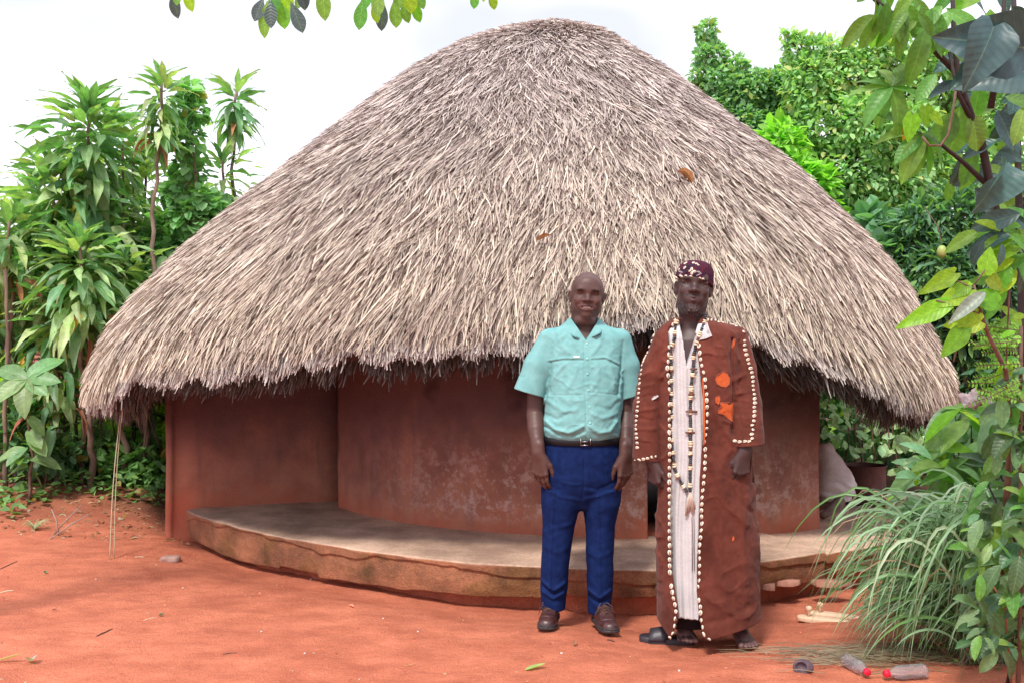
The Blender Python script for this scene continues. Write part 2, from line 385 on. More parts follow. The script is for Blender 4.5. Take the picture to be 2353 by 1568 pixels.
# --- walls
WC = (.75, 8.34)
def arc_pt(c, R, deg): t = math.radians(deg); return (c[0]+R*math.sin(t), c[1]-R*math.cos(t))
def wall_material(white=True):
    m = bpy.data.materials.new('mud_plaster'); m.use_nodes = True
    t = m.node_tree; n = t.nodes; l = t.links.new; p = n['Principled BSDF']
    p.inputs['Roughness'].default_value = .9; p.inputs['Specular IOR Level'].default_value = .2
    g = n.new('ShaderNodeNewGeometry'); V = g.outputs['Position']
    def noise(s, d=6, v=V, r=.6):
        z = n.new('ShaderNodeTexNoise'); z.inputs['Scale'].default_value = s; z.inputs['Detail'].default_value = d; z.inputs['Roughness'].default_value = r; l(v, z.inputs['Vector']); return z.outputs['Fac']
    def rmp(f, a, b, lo=0., hi=1.):
        r = n.new('ShaderNodeMapRange'); r.inputs['From Min'].default_value = a; r.inputs['From Max'].default_value = b; r.inputs['To Min'].default_value = lo; r.inputs['To Max'].default_value = hi
        l(f, r.inputs['Value']); return r.outputs[0]
    def math_(op, a, b):
        x = n.new('ShaderNodeMath'); x.operation = op
        for i, q in enumerate((a, b)):
            if isinstance(q, (int, float)): x.inputs[i].default_value = q
            else: l(q, x.inputs[i])
        return x.outputs[0]
    def mixc(a, b, f):
        x = n.new('ShaderNodeMix'); x.data_type = 'RGBA'; l(f, x.inputs[0]) if not isinstance(f, (int, float)) else setattr(x.inputs[0], 'default_value', f)
        for i, q in ((6, a), (7, b)):
            if isinstance(q, tuple): x.inputs[i].default_value = (*q, 1)
            else: l(q, x.inputs[i])
        return x.outputs[2]
    sep = n.new('ShaderNodeSeparateXYZ'); l(V, sep.inputs[0]); X, Y, Z = sep.outputs
    st = n.new('ShaderNodeMapping'); st.inputs['Scale'].default_value = (3.5, 3.5, .5); l(V, st.inputs['Vector'])
    base = mixc((.34, .140, .092), (.46, .205, .135), rmp(noise(5), .35, .65))
    base = mixc(base, (.21, .115, .09), math_('MULTIPLY', rmp(noise(3, 5, st.outputs[0]), .52, .68), .5))
    # darker purple-brown towards the top: grows with height, ragged
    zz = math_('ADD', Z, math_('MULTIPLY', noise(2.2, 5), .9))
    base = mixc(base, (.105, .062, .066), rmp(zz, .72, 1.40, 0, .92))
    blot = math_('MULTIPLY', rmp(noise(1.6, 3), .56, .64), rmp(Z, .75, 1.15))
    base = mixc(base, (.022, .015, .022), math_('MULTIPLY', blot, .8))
    # red splash low on the wall
    base = mixc(base, (.46, .12, .065), math_('MULTIPLY', rmp(math_('ADD', Z, math_('MULTIPLY', noise(4, 5), .5)), .62, .42), .7))
    # white wash that has mostly flaked off
    hump = math_('MULTIPLY', rmp(Z, .24, .34), rmp(Z, .85, .5))
    side = math_('MULTIPLY', rmp(X, -1.1, -.2), rmp(X, 2.6, 1.4))
    fl = rmp(math_('ADD', math_('MULTIPLY', noise(11, 9, V, .8), 1.0), math_('MULTIPLY', noise(26, 4), .35)), .66, .76)
    base = mixc(base, (.58, .46, .42), math_('MULTIPLY', math_('MULTIPLY', hump, side), math_('MULTIPLY', fl, .55)))
    drip = math_('MULTIPLY', rmp(noise(42, 3, V, .5), .68, .73), rmp(noise(3), .45, .55))
    base = mixc(base, (.42, .34, .33), math_('MULTIPLY', drip, .22))
    l(base, p.inputs['Base Color'])
    b = n.new('ShaderNodeBump'); b.inputs['Strength'].default_value = .5; b.inputs['Distance'].default_value = .012
    l(math_('ADD', noise(14, 8), noise(90, 3)), b.inputs['Height']); l(b.outputs[0], p.inputs['Normal'])
    return m
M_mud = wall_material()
def wall_strip(name, path, z0, z1, th, parent=None, mats=M_mud, nz=26, amp=.008, closed_ends=True, side=1):
    """upright wall following a plan path, with thickness, uneven faces and rounded top edge"""
    P = np.array(path); T = np.gradient(P, axis=0); T /= np.linalg.norm(T, axis=1)[:, None]; Nn = np.stack([T[:, 1], -T[:, 0]], 1)*side
    zs = np.linspace(z0, z1, nz); A = np.zeros((len(P), nz, 3)); B = A.copy()
    zz = np.broadcast_to(zs, (len(P), nz)); xx = np.broadcast_to(P[:, :1], (len(P), nz)); yy = np.broadcast_to(P[:, 1:], (len(P), nz))
    d = amp*fbm(xx*2, yy*2, zz*2, 4)+amp*.6*fbm(xx*9, yy*9, zz*9, 2)
    for arr, o in ((A, 0), (B, -th)):
        arr[..., 0] = xx+Nn[:, :1]*(o+d); arr[..., 1] = yy+Nn[:, 1:]*(o+d); arr[..., 2] = zz
    n_ = len(P); i0 = np.arange(n_*nz).reshape(n_, nz); i1 = i0+n_*nz
    q = lambda a, b, c, e: np.stack([a, b, c, e], -1).reshape(-1, 4)
    F = [q(i0[:-1, :-1], i0[1:, :-1], i0[1:, 1:], i0[:-1, 1:]), q(i1[:-1, :-1], i1[:-1, 1:], i1[1:, 1:], i1[1:, :-1]),
         q(i0[:-1, -1], i0[1:, -1], i1[1:, -1], i1[:-1, -1]), q(i0[0, :-1], i0[0, 1:], i1[0, 1:], i1[0, :-1]), q(i0[-1, :-1], i1[-1, :-1], i1[-1, 1:], i0[-1, 1:])]
    return hutobj(name, mesh_np(name, np.concatenate([A.reshape(-1, 3), B.reshape(-1, 3)]), np.concatenate(F), mats, True), parent)
def arcpath(c, R, a0, a1, n): return [arc_pt(c, R, a) for a in np.linspace(a0, a1, n)]
def line(a, b, n): return [(a[0]+(b[0]-a[0])*t, a[1]+(b[1]-a[1])*t) for t in np.linspace(0, 1, n)]
jn = (-1.30, 7.42)
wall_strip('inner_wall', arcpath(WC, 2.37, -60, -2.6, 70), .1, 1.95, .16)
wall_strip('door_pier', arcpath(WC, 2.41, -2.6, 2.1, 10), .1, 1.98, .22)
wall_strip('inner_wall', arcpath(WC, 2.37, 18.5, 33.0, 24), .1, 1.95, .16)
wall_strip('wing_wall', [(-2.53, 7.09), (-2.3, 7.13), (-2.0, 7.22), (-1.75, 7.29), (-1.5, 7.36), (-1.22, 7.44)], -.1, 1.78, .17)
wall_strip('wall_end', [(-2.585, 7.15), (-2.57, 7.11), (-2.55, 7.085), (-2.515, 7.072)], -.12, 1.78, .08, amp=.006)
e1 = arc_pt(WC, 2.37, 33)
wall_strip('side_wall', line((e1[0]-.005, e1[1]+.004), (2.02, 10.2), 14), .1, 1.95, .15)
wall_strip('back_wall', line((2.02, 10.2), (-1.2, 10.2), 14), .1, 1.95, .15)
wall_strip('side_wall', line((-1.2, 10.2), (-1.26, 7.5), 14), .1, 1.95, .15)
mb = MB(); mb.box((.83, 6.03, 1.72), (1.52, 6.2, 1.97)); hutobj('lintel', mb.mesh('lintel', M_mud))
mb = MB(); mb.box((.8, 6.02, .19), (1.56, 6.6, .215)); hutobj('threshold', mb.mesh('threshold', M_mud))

# --- the raised earth and cement porch
def porch_material():
    m = bpy.data.materials.new('worn_cement'); m.use_nodes = True
    t = m.node_tree; n = t.nodes; l = t.links.new; p = n['Principled BSDF']; p.inputs['Roughness'].default_value = .85; p.inputs['Specular IOR Level'].default_value = .3
    g = n.new('ShaderNodeNewGeometry'); V = g.outputs['Position']
    def noise(s, d=6, r=.6, v=V):
        z = n.new('ShaderNodeTexNoise'); z.inputs['Scale'].default_value = s; z.inputs['Detail'].default_value = d; z.inputs['Roughness'].default_value = r; l(v, z.inputs['Vector']); return z.outputs['Fac']
    def ramp(f, a, b, c0, c1):
        r = n.new('ShaderNodeValToRGB'); r.color_ramp.elements[0].position = a; r.color_ramp.elements[1].position = b
        r.color_ramp.elements[0].color = (*c0, 1); r.color_ramp.elements[1].color = (*c1, 1); l(f, r.inputs['Fac']); return r.outputs[0]
    def mixc(a, b, f, mode='MIX'):
        x = n.new('ShaderNodeMix'); x.data_type = 'RGBA'; x.blend_type = mode
        if isinstance(f, (int, float)): x.inputs[0].default_value = f
        else: l(f, x.inputs[0])
        l(a, x.inputs[6]); l(b, x.inputs[7]); return x.outputs[2]
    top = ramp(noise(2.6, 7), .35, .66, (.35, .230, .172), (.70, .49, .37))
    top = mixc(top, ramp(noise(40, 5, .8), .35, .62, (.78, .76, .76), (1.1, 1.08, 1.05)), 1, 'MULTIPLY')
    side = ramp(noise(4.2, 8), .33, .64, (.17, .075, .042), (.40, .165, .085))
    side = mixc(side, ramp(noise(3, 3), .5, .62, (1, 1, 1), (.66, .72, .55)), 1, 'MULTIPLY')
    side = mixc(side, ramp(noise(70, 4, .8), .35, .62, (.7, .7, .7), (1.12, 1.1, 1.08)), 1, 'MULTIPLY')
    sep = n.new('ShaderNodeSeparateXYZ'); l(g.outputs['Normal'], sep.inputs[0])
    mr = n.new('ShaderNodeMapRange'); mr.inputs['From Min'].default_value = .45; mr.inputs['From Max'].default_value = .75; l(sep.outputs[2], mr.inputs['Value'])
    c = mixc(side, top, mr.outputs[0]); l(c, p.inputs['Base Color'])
    b = n.new('ShaderNodeBump'); b.inputs['Strength'].default_value = .6; b.inputs['Distance'].default_value = .01
    ad = n.new('ShaderNodeMath'); ad.operation = 'ADD'; l(noise(18, 8, .7), ad.inputs[0]); l(noise(110, 3), ad.inputs[1]); l(ad.outputs[0], b.inputs['Height']); l(b.outputs[0], p.inputs['Normal'])
    return m
M_cem = porch_material()
_pth = [-75, -68, -62, -55, -39, -29, -19, -11, 0, 11.6, 19.6, 24, 40, 62]
_pR = [3.30, 3.43, 3.36, 3.28, 3.18, 3.18, 3.22, 3.21, 3.24, 3.09, 2.99, 2.97, 2.95, 2.95]
def slab(name, a0, a1, ztop, zbot, dR=0, inner=2.0, n=380):
    """porch slab: flat top, rounded nose, face with broken plaster and an undercut ragged foot"""
    A = np.linspace(a0, a1, n); R = np.interp(A, _pth, _pR)+dR
    if a0 < -60: R = R-.12*np.exp(-((A-a0)/1.2)**2)
    prof = []
    t = np.radians(A)
    ct, st_ = np.cos(t), np.sin(t)
    X0 = WC[0]+R*st_; Y0 = WC[1]-R*ct
    crack = ztop-.055-.035*fbm(A*.16, A*0, A*0+2, 4)                     # where the top coat of plaster has fallen away
    bot = zbot+np.interp(A, [-68, -55, -35, -15, 0], [-.020, -.052, -.038, -.008, .002])+.006*fbm(A*.35, A*0+5, A*0, 4)+.02*(vnoise(A*.12, A*0, A*0+7) > .55)
    cols = []
    nr = 16
    for k in range(nr):
        rr = inner+(R-.02-inner)*(k/(nr-1))**.7
        zt = ztop+.004*fbm(rr*st_*3, rr*ct*3, A*0, 3)
        cols.append((rr, zt))
    cols += [(R-.008, ztop-.002+A*0), (R, ztop-.01+A*0)]
    nf = 34
    for k in range(nf):
        u = (k+1)/nf; z = (ztop-.01)*(1-u)+bot*u
        coat = np.clip((z-crack)/.004, 0, 1)
        bulge = .0025*fbm(A*.5, z*22, A*0+3, 3)+.003*np.sin(u*PI)
        cols.append((R-.012*(1-coat)+bulge-.012*u**4, z))
    cols += [(R-.05, bot+.004), (R-.16, bot+.01)]
    V = np.stack([np.stack([WC[0]+(r if np.ndim(r) else np.full(n, r))*st_, WC[1]-(r if np.ndim(r) else np.full(n, r))*ct, z], -1) for r, z in cols], 1)
    m_ = V.shape[1]; i = np.arange(n*m_).reshape(n, m_)
    F = np.stack([i[:-1, :-1], i[:-1, 1:], i[1:, 1:], i[1:, :-1]], -1).reshape(-1, 4)
    # end faces
    Vs = [V.reshape(-1, 3)]; Fs = [F]; off = n*m_
    for e, fl in ((0, False), (n-1, True)):
        ring = V[e]; base = ring.copy(); base[:, 2] = zbot
        k = len(ring); Vs.append(np.concatenate([ring, base])); a = np.arange(k-1)+off
        f4 = np.stack([a, a+1, a+1+k, a+k], -1); Fs.append(f4[:, ::-1] if fl else f4); off += 2*k
    return hutobj(name, mesh_np(name, np.concatenate(Vs), np.concatenate(Fs), M_cem, True))
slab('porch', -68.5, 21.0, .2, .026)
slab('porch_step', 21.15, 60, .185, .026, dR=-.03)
# earth footing under the porch, set back
mb = MB(); n = 90; A = np.linspace(-70, 62, n); V = []
for a in A:
    R = np.interp(a, _pth, _pR)-.13+.010*math.sin(a*1.7)+.010*math.sin(a*.61)
    x, y = arc_pt(WC, R, a); x2, y2 = arc_pt(WC, R+.02, a); V += [(x, y, .16), (x, y, .0), (x2, y2, -.25)]
F = [(3*i+k, 3*i+k+1, 3*i+k+4, 3*i+k+3) for i in range(n-1) for k in (0, 1)]
mb.add(V, F4=F); hutobj('footing', mb.mesh('footing', M_soil, True))
M_chunk = mat('fallen_plaster', (.30, .125, .085), .9, (.40, .19, .14), 20, bump=.5)
# broken edge pieces under the right slab
for px, py, d, w in ((1805, 1336, 5.42, .13), (1905, 1338, 5.45, .2), (1765, 1345, 5.36, .08)):
    p = at(px, py, d); mb = MB()
    pts = [(w*.5*math.cos(q)*(1+.25*math.sin(3*q+px)), .05*math.sin(q)*(1+.2*math.cos(5*q))) for q in np.linspace(0, 2*PI, 13)[:-1]]
    V = [(x, y, .014) for x, y in pts]+[(x*1.05, y*1.05, -.014) for x, y in pts]+[(0, 0, .016)]
    mb.add(V, F4=[(i, i+12, (i+1) % 12+12, (i+1) % 12) for i in range(12)], F3=[(24, i, (i+1) % 12) for i in range(12)])
    o = mb.build('plaster_chunk', M_chunk, hut); o.location = p-HL
# ---------------------------------------------------------------- plants
def leaf_mesh(name, m, L_=1.0, W=.3, shape='lance', fold=.18, droop=.25, wave=.0, seg=6, rows=1, tipcurl=0):
    """one leaf along +y, base at the origin, face up (+z)"""
    V = []; F = []
    for i in range(seg+1):
        t = i/seg
        if shape == 'lance': w = math.sin(PI*min(1, t*.97+.03)**.75)**.9
        elif shape == 'oval': w = math.sin(PI*t)**.62
        elif shape == 'obov': w = math.sin(PI*t**1.35)**.75
        elif shape == 'heart': w = (math.sin(PI*(t*.93+.0)**.48) if t < 1 else 0)
        elif shape == 'strap': w = min(1, t*5+.35)*(1-t**3.5)
        if i == 0: w = max(w, .06)
        if i == seg: w = .02
        w *= W/2; y = t*L_; z = -droop*L_*t**2; 
        wv = wave*math.sin(t*11)*W
        V += [(-w, y, z+fold*w*2+wv), (-w*.5, y, z+fold*w*.9), (0, y, z), (w*.5, y, z+fold*w*.9), (w, y, z+fold*w*2-wv)]
    if shape == 'heart':
        for k, q in ((0, -1), (1, -.5), (3, .5), (4, 1)):
            x, y, z = V[k]; V[k] = (q*W*.30, -.13*L_*(1.15-abs(q)*.5), z+.03)
    for i in range(seg):
        for j in range(4): a = i*5+j; F.append((a, a+1, a+6, a+5))
    return mesh_np(name, np.array(V), np.array(F), m, True)
def frame_of(d, up=Vector((0, 0, 1)), roll=0):
    d = Vector(d).normalized(); z = (up-d*up.dot(d))
    if z.length < .05: z = Vector((0, -1, 0))-d*d.dot(Vector((0, -1, 0)))
    z.normalize(); z = Matrix.Rotation(roll, 3, d)@z; x = d.cross(z)
    return Matrix((x, d, z)).transposed()
def put_leaf(me, p, d, s, parent, base=None, up=Vector((0, 0, 1)), roll=0, name='leaf', w=1.0):
    o = bpy.data.objects.new(name, me); COL.objects.link(o); o.parent = parent
    R = frame_of(d, up, roll).to_4x4(); q = Vector(p)-(base or Vector((0, 0, 0)))
    o.matrix_local = Matrix.Translation(q)@R@Matrix.Diagonal((s*w, s, s, 1))
    return o
def add_veins(m):
    t = m.node_tree; n = t.nodes; l = t.links.new; p = n['Principled BSDF']
    tc_ = n.new('ShaderNodeTexCoord'); sp_ = n.new('ShaderNodeSeparateXYZ'); l(tc_.outputs['Object'], sp_.inputs[0])
    def mt(op, a, b=None, c_=None):
        x = n.new('ShaderNodeMath'); x.operation = op
        for i, q in enumerate((a, b, c_)):
            if q is None: continue
            if isinstance(q, (int, float)): x.inputs[i].default_value = q
            else: l(q, x.inputs[i])
        return x.outputs[0]
    ax = mt('ABSOLUTE', sp_.outputs[0]); rib = mt('LESS_THAN', ax, .010)
    v = mt('FRACT', mt('MULTIPLY', mt('SUBTRACT', sp_.outputs[1], mt('MULTIPLY', ax, .75)), 9)); side = mt('LESS_THAN', mt('ABSOLUTE', mt('SUBTRACT', v, .5)), .045)
    f = mt('MAXIMUM', mt('MULTIPLY', rib, .5), mt('MULTIPLY', side, .13))
    tone = mt('ADD', mt('MULTIPLY', mt('ABSOLUTE', mt('SUBTRACT', v, .5)), -.12), 1.02)
    for node in [k for k in n if k.type == 'HUE_SAT']:
        src = node.inputs['Color'].links[0].from_socket
        m1 = n.new('ShaderNodeMix'); m1.data_type = 'RGBA'; m1.blend_type = 'MULTIPLY'; m1.inputs[0].default_value = 1; l(src, m1.inputs[6]); cb = n.new('ShaderNodeCombineColor')
        for i in range(3): l(tone, cb.inputs[i])
        l(cb.outputs[0], m1.inputs[7])
        m2 = n.new('ShaderNodeMix'); m2.data_type = 'RGBA'; l(f, m2.inputs[0]); l(m1.outputs[2], m2.inputs[6]); m3 = n.new('ShaderNodeMix'); m3.data_type = 'RGBA'; m3.blend_type = 'ADD'; m3.inputs[0].default_value = 1; l(src, m3.inputs[6]); m3.inputs[7].default_value = (.10, .14, .06, 1)
        l(m3.outputs[2], m2.inputs[7]); l(m2.outputs[2], node.inputs['Color'])
    b = n.new('ShaderNodeBump'); b.inputs['Strength'].default_value = .5; b.inputs['Distance'].default_value = .02; l(mt('SUBTRACT', tone, f), b.inputs['Height']); l(b.outputs[0], p.inputs['Normal'])
    return m
def leafmat(name, c, trans=.35, rough=.42, tcol=(1.5, 1.9, .55), rand=.28, spec=.45, c2=None):
    return add_veins(mat(name, c, rough, c2 or tuple(min(1, x*1.5) for x in c), 5, trans=trans, tcol=tcol, objrand=rand, spec=spec))
M_drac = leafmat('dracaena_leaf', (.115, .245, .115), .38); M_drac2 = leafmat('dracaena_leaf_pale', (.27, .38, .18)); M_dark_leaf = leafmat('dark_leaf', (.04, .10, .04), .25)
M_lime = leafmat('sunlit_leaf', (.14, .32, .02), .5, tcol=(1.5, 1.7, .4)); M_blue = leafmat('blue_green_leaf', (.035, .080, .085), .18, .4, (1.2, 1.6, .9)); M_mid = leafmat('green_leaf', (.085, .22, .045), .4)
M_yel = leafmat('yellow_leaf', (.48, .34, .035), .4, tcol=(1.3, 1.1, .5)); M_brown = leafmat('dry_leaf', (.26, .12, .05), .15, .8, (1.2, 1, .7), .2); M_grn_pale = leafmat('pale_green_leaf', (.13, .25, .10), .3)
M_bark = mat('trunk_bark', (.12, .075, .055), .9, (.24, .17, .13), 18, bump=.6, bscale=45, stretch=(1, 1, .3)); M_twig = mat('twig', (.10, .055, .04), .85, (.18, .11, .08), 25, bump=.3)
M_stemdark = mat('dark_stem', (.018, .013, .014), .8, (.038, .026, .024), 20, bump=.5, bscale=60, stretch=(1, 1, .4))

def leaf_stuff(name, P, D, S, m, parent=None, wid=.42, cols=None, base=(0, 0, 0), fold=.15, up=None, droop=.18):
    """many small folded leaves as one mesh: positions, directions and sizes as arrays"""
    n = len(P); D = D/np.linalg.norm(D, axis=1, keepdims=True)
    U = np.tile([0, -.25, 1.0], (n, 1)) if up is None else up
    U = U+rng.normal(0, .45, (n, 3)); Z = U-D*(U*D).sum(1, keepdims=True); Z /= np.linalg.norm(Z, axis=1, keepdims=True)+1e-9; X = np.cross(D, Z)
    T = np.array([(0, 0, 0), (-.5, .35, 1), (-.42, .70, .8), (0, 1, 0), (.42, .70, .8), (.5, .35, 1), (0, .5, 0)])
    V = P[:, None]+S[:, None, None]*(X[:, None]*T[None, :, :1]*wid+D[:, None]*T[None, :, 1:2]+Z[:, None]*(T[None, :, 2:]*fold*wid-droop*T[None, :, 1:2]**2))
    f = np.array([(0, 6, 2, 1), (6, 3, 2, 2), (0, 5, 4, 6), (6, 4, 3, 3)]); f4 = np.array([(0, 6, 2, 1), (0, 5, 4, 6)]); f3 = np.array([(6, 3, 2), (6, 4, 3)])
    b = (np.arange(n)*7)[:, None, None]
    c = np.ones((n, 3)) if cols is None else cols
    me = mesh_np(name, V.reshape(-1, 3)-np.array(base), [(b+f4).reshape(-1, 4), (b+f3).reshape(-1, 3)], m, False, np.repeat(c, 7, 0))
    o = obj(name, me, parent); tag(o, kind='stuff'); return o
def leafvar(n, a, b, c=None, pc=.05):
    t = rng.random((n, 1)); k = np.array(a)*(1-t)+np.array(b)*t; k = k*(.8+.9*rng.random((n, 1)))
    if c is not None: k = np.where(rng.random((n, 1)) < pc, np.array(c), k)
    return k
M_foliage = mat('foliage', (1, 1, 1), .5, attr='Col', trans=.38, tcol=(1.35, 1.7, .6), spec=.4)
def blobs(n, lumps, shell=.55):
    """points and outward directions in a union of ball-shaped lumps, thicker near their skin"""
    w = np.array([l[3]**2 for l in lumps]); k = rng.choice(len(lumps), n, p=w/w.sum()); C = np.array([l[:3] for l in lumps])[k]; R = np.array([l[3] for l in lumps])[k]
    d = rng.normal(0, 1, (n, 3)); d /= np.linalg.norm(d, axis=1, keepdims=True); r = R*(shell+(1.06-shell)*rng.random(n)**.7)
    return C+d*r[:, None]*np.array([1, 1, .85]), d
def trunk(mb, pts, r0, r1, seg=8, wob=.02):
    P = [Vector(p) for p in pts]; out = []; 
    for i in range(len(P)-1):
        for k in range(4): out.append(P[i].lerp(P[i+1], k/4)+Vector((rnd.uniform(-wob, wob), rnd.uniform(-wob, wob), 0)))
    out.append(P[-1]); n = len(out); mb.tube(out, [r0+(r1-r0)*i/(n-1) for i in range(n)], seg)

# ---- dracaena trees on the left
ME_dr = [leaf_mesh('leaf', M_drac, 1, .28, 'lance', .22, dr, .10, 7) for dr in (.15, .35, .6)]
ME_dp = [leaf_mesh('leaf', M_drac2, 1, .29, 'lance', .16, dr, .14, 7) for dr in (.3, .65)]
ME_dry = leaf_mesh('leaf', M_brown, 1, .20, 'lance', .4, .5, .12, 6)
ME_yel = leaf_mesh('leaf', M_yel, 1, .24, 'lance', .2, .4, .1, 6)
def dracaena(px, d, ytop, ybot, label, n, bare=0, lean=0, ls=.34, stems=1, pxbase=None, pale=.42):
    """stem leafy from ytop down to ybot, the leaves in whorls, the lower ones hanging"""
    top = at(px, ytop, d); b = at(pxbase if pxbase is not None else px+rnd.uniform(-15, 15), 900, d); g = gz(b.x, d)
    base = Vector((b.x, d, g-.03)); t = thing('dracaena_tree', label, 'tree', tuple(base), 'dracaena trees left of the hut')
    P = [base]; k = 6
    for i in range(1, k+1): u = i/k; P.append(base.lerp(Vector((top.x, top.y, top.z-.12)), u)+Vector((rnd.uniform(-.05, .05)*math.sin(PI*u)+lean*math.sin(PI*u), 0, 0)))
    mb = MB(); trunk(mb, [p-base for p in P], .032, .012); mb.build('trunk', M_bark, t, True)
    zt = top.z-.10; zb = at(px, ybot, d).z
    def stem_at(z):
        u = np.clip((z-base.z)/(zt-base.z), 0, 1)*k; i = int(min(u, k-1)); return P[i].lerp(P[i+1], u-i)
    n = int(n*2.1)
    for i in range(n):
        u = (i+.5)/n; z = zt-(zt-zb)*u; c = stem_at(z); a = i*2.39996+rnd.uniform(-.3, .3)
        el = math.radians(68-112*min(1, u*2.2)+rnd.uniform(-14, 14)) if u < .45 else math.radians(rnd.uniform(-60, 8))
        dr = Vector((math.cos(a)*math.cos(el), math.sin(a)*math.cos(el), math.sin(el)))
        sz = ls*rnd.uniform(.62, 1.02)*(.8 if u < .06 else 1)
        hang = el < -.3
        me = ME_dry if (u > .75 and rnd.random() < .12) else ME_yel if (u > .5 and rnd.random() < .03) else rnd.choice(ME_dp) if rnd.random() < pale else rnd.choice(ME_dr[1:] if hang else ME_dr)
        off = dr*rnd.uniform(.01, .10 if u < .1 or n < 120 else .34)
        put_leaf(me, c+Vector((off.x, off.y, off.z*.3)), dr, sz, t, base, roll=rnd.uniform(-.5, .5))
        if rnd.random() < .0: pass
    return t
dracaena(372, 8.6, 150, 330, 'tall thin dracaena whose leafy tip stands highest above the left group', 46, ls=.27, pxbase=335)
dracaena(545, 9.6, 178, 300, 'slender dracaena nearest the roof, with a separate leafy tuft above bare stem', 34, ls=.30, pxbase=505)
dracaena(512, 9.5, 335, 560, 'leafy lower dracaena just beside the roof edge on the left', 64, ls=.30, pxbase=490)
dracaena(203, 8.8, 205, 560, 'dense dracaena with big upright leaves, second tallest of the left group', 150, ls=.38, pale=.15)
dracaena(255, 9.4, 245, 640, 'dense dracaena right behind the second tallest one', 120, ls=.34)
dracaena(118, 8.7, 350, 700, 'broad dracaena with hanging leaves left of the dense tall one', 130, ls=.36)
dracaena(330, 9.7, 330, 700, 'dracaena with drooping pale leaves in the middle of the left group', 120, ls=.32)
dracaena(60, 9.4, 440, 760, 'short dracaena between the leftmost two, dark green', 95, ls=.34)
dracaena(22, 8.3, 468, 640, 'dracaena at the left picture edge on a pale bare trunk', 60, ls=.33, pxbase=15)
dracaena(180, 8.2, 520, 760, 'low dracaena with yellowing hanging leaves on a crooked brown trunk', 105, ls=.33, pxbase=212, pale=.5)
dracaena(395, 9.2, 470, 720, 'low dracaena in front of the roof slope on the left', 85, ls=.30)
dracaena(-40, 8.6, 520, 820, 'dracaena cut off by the left picture edge', 70, ls=.34)
dracaena(160, 10.2, 300, 760, 'slender dracaena standing farther back, behind the dense tall ones', 80, ls=.27)
dracaena(305, 10.4, 270, 740, 'slender dracaena farther back, between the two tallest tufts', 80, ls=.27)
dracaena(455, 10.0, 400, 700, 'small dracaena farther back next to the creeper covered sapling', 60, ls=.26)
dracaena(75, 10.1, 385, 800, 'slender dracaena farther back near the left picture edge', 80, ls=.27)
dracaena(235, 8.9, 400, 800, 'slender pale leaved dracaena in front of the dense tall ones', 95, ls=.29, pale=.7)
dracaena(130, 8.3, 620, 960, 'low dracaena hanging over the star leaved sapling', 70, ls=.30)
dracaena(320, 8.8, 600, 900, 'low dracaena filling the gap beside the left roof tip', 60, ls=.27, pale=.6)
dracaena(285, 8.5, 560, 760, 'small dracaena low in the thicket between thin pale stems', 60, ls=.28, pale=.6)
# creeper-covered sapling with round leaves
def leafy_tree(name, label, cat, px, d, lumps, n, size, c1, c2, c3=None, pc=.04, trunks=(), group=None, r0=.06, wid=.5, limbs=True, shell=.5, up=None):
    """trunk, limbs and a crown of many small leaves; lumps = (px, py, radius in px, depth offset)"""
    b = at(px, 900, d); base = Vector((b.x, d, gz(b.x, d)-.03)); t = thing(name, label, cat, tuple(base), group)
    L_ = [];
    for (x, y, r, dd) in lumps: p = at(x, y, d+dd); L_.append((p.x, p.y, p.z, r/FPX*(d+dd)))
    mb = MB(); order = sorted(L_, key=lambda l: l[2]); prev = base
    hub = Vector(order[len(order)//2][:3]); trunk(mb, [Vector((0, 0, 0)), (hub-base)*.5+Vector((rnd.uniform(-.1, .1), 0, 0)), hub-base], r0, r0*.4)
    for l in L_:
        a = base.lerp(hub, rnd.uniform(.45, .9)); e = Vector(l[:3]); mid = a.lerp(e, .5)+Vector((0, 0, .1)); trunk(mb, [a-base, mid-base, e-base], r0*.32, r0*.10, 6)
        for k in range(3): e2 = e+Vector((rnd.uniform(-1, 1), rnd.uniform(-1, 1), rnd.uniform(-.3, 1)))*l[3]*.8; mb.tube([mid-base, (e-base).lerp(e2-base, .5), e2-base], [r0*.12, r0*.09, r0*.04], 5)
    mb.build('trunk', M_bark, t, True)
    P, D = blobs(n, L_, shell); D = D*.6+rng.normal(0, .5, (n, 3))+np.array([0, -.1, -.15])
    lum = leafvar(n, c1, c2, c3, pc)
    o = leaf_stuff('crown', P, D, size*rng.uniform(.65, 1.3, n), M_foliage, t, wid, lum, base=base)
    return t
leafy_tree('creeper_covered_sapling', 'thin sapling smothered in round leaved creeper, left of the roof', 'tree', 425, 9.0, [(430, 215, 26, 0), (438, 260, 34, 0), (425, 320, 34, 0), (432, 390, 30, .1), (415, 450, 36, .1), (440, 500, 46, 0), (470, 460, 28, 0), (500, 500, 40, .2), (385, 560, 60, .3), (450, 580, 60, .3), (330, 640, 70, .3)], 2600, .10, (.12, .28, .10), (.22, .40, .17), (.3, .3, .05), .02, r0=.02, wid=.8)
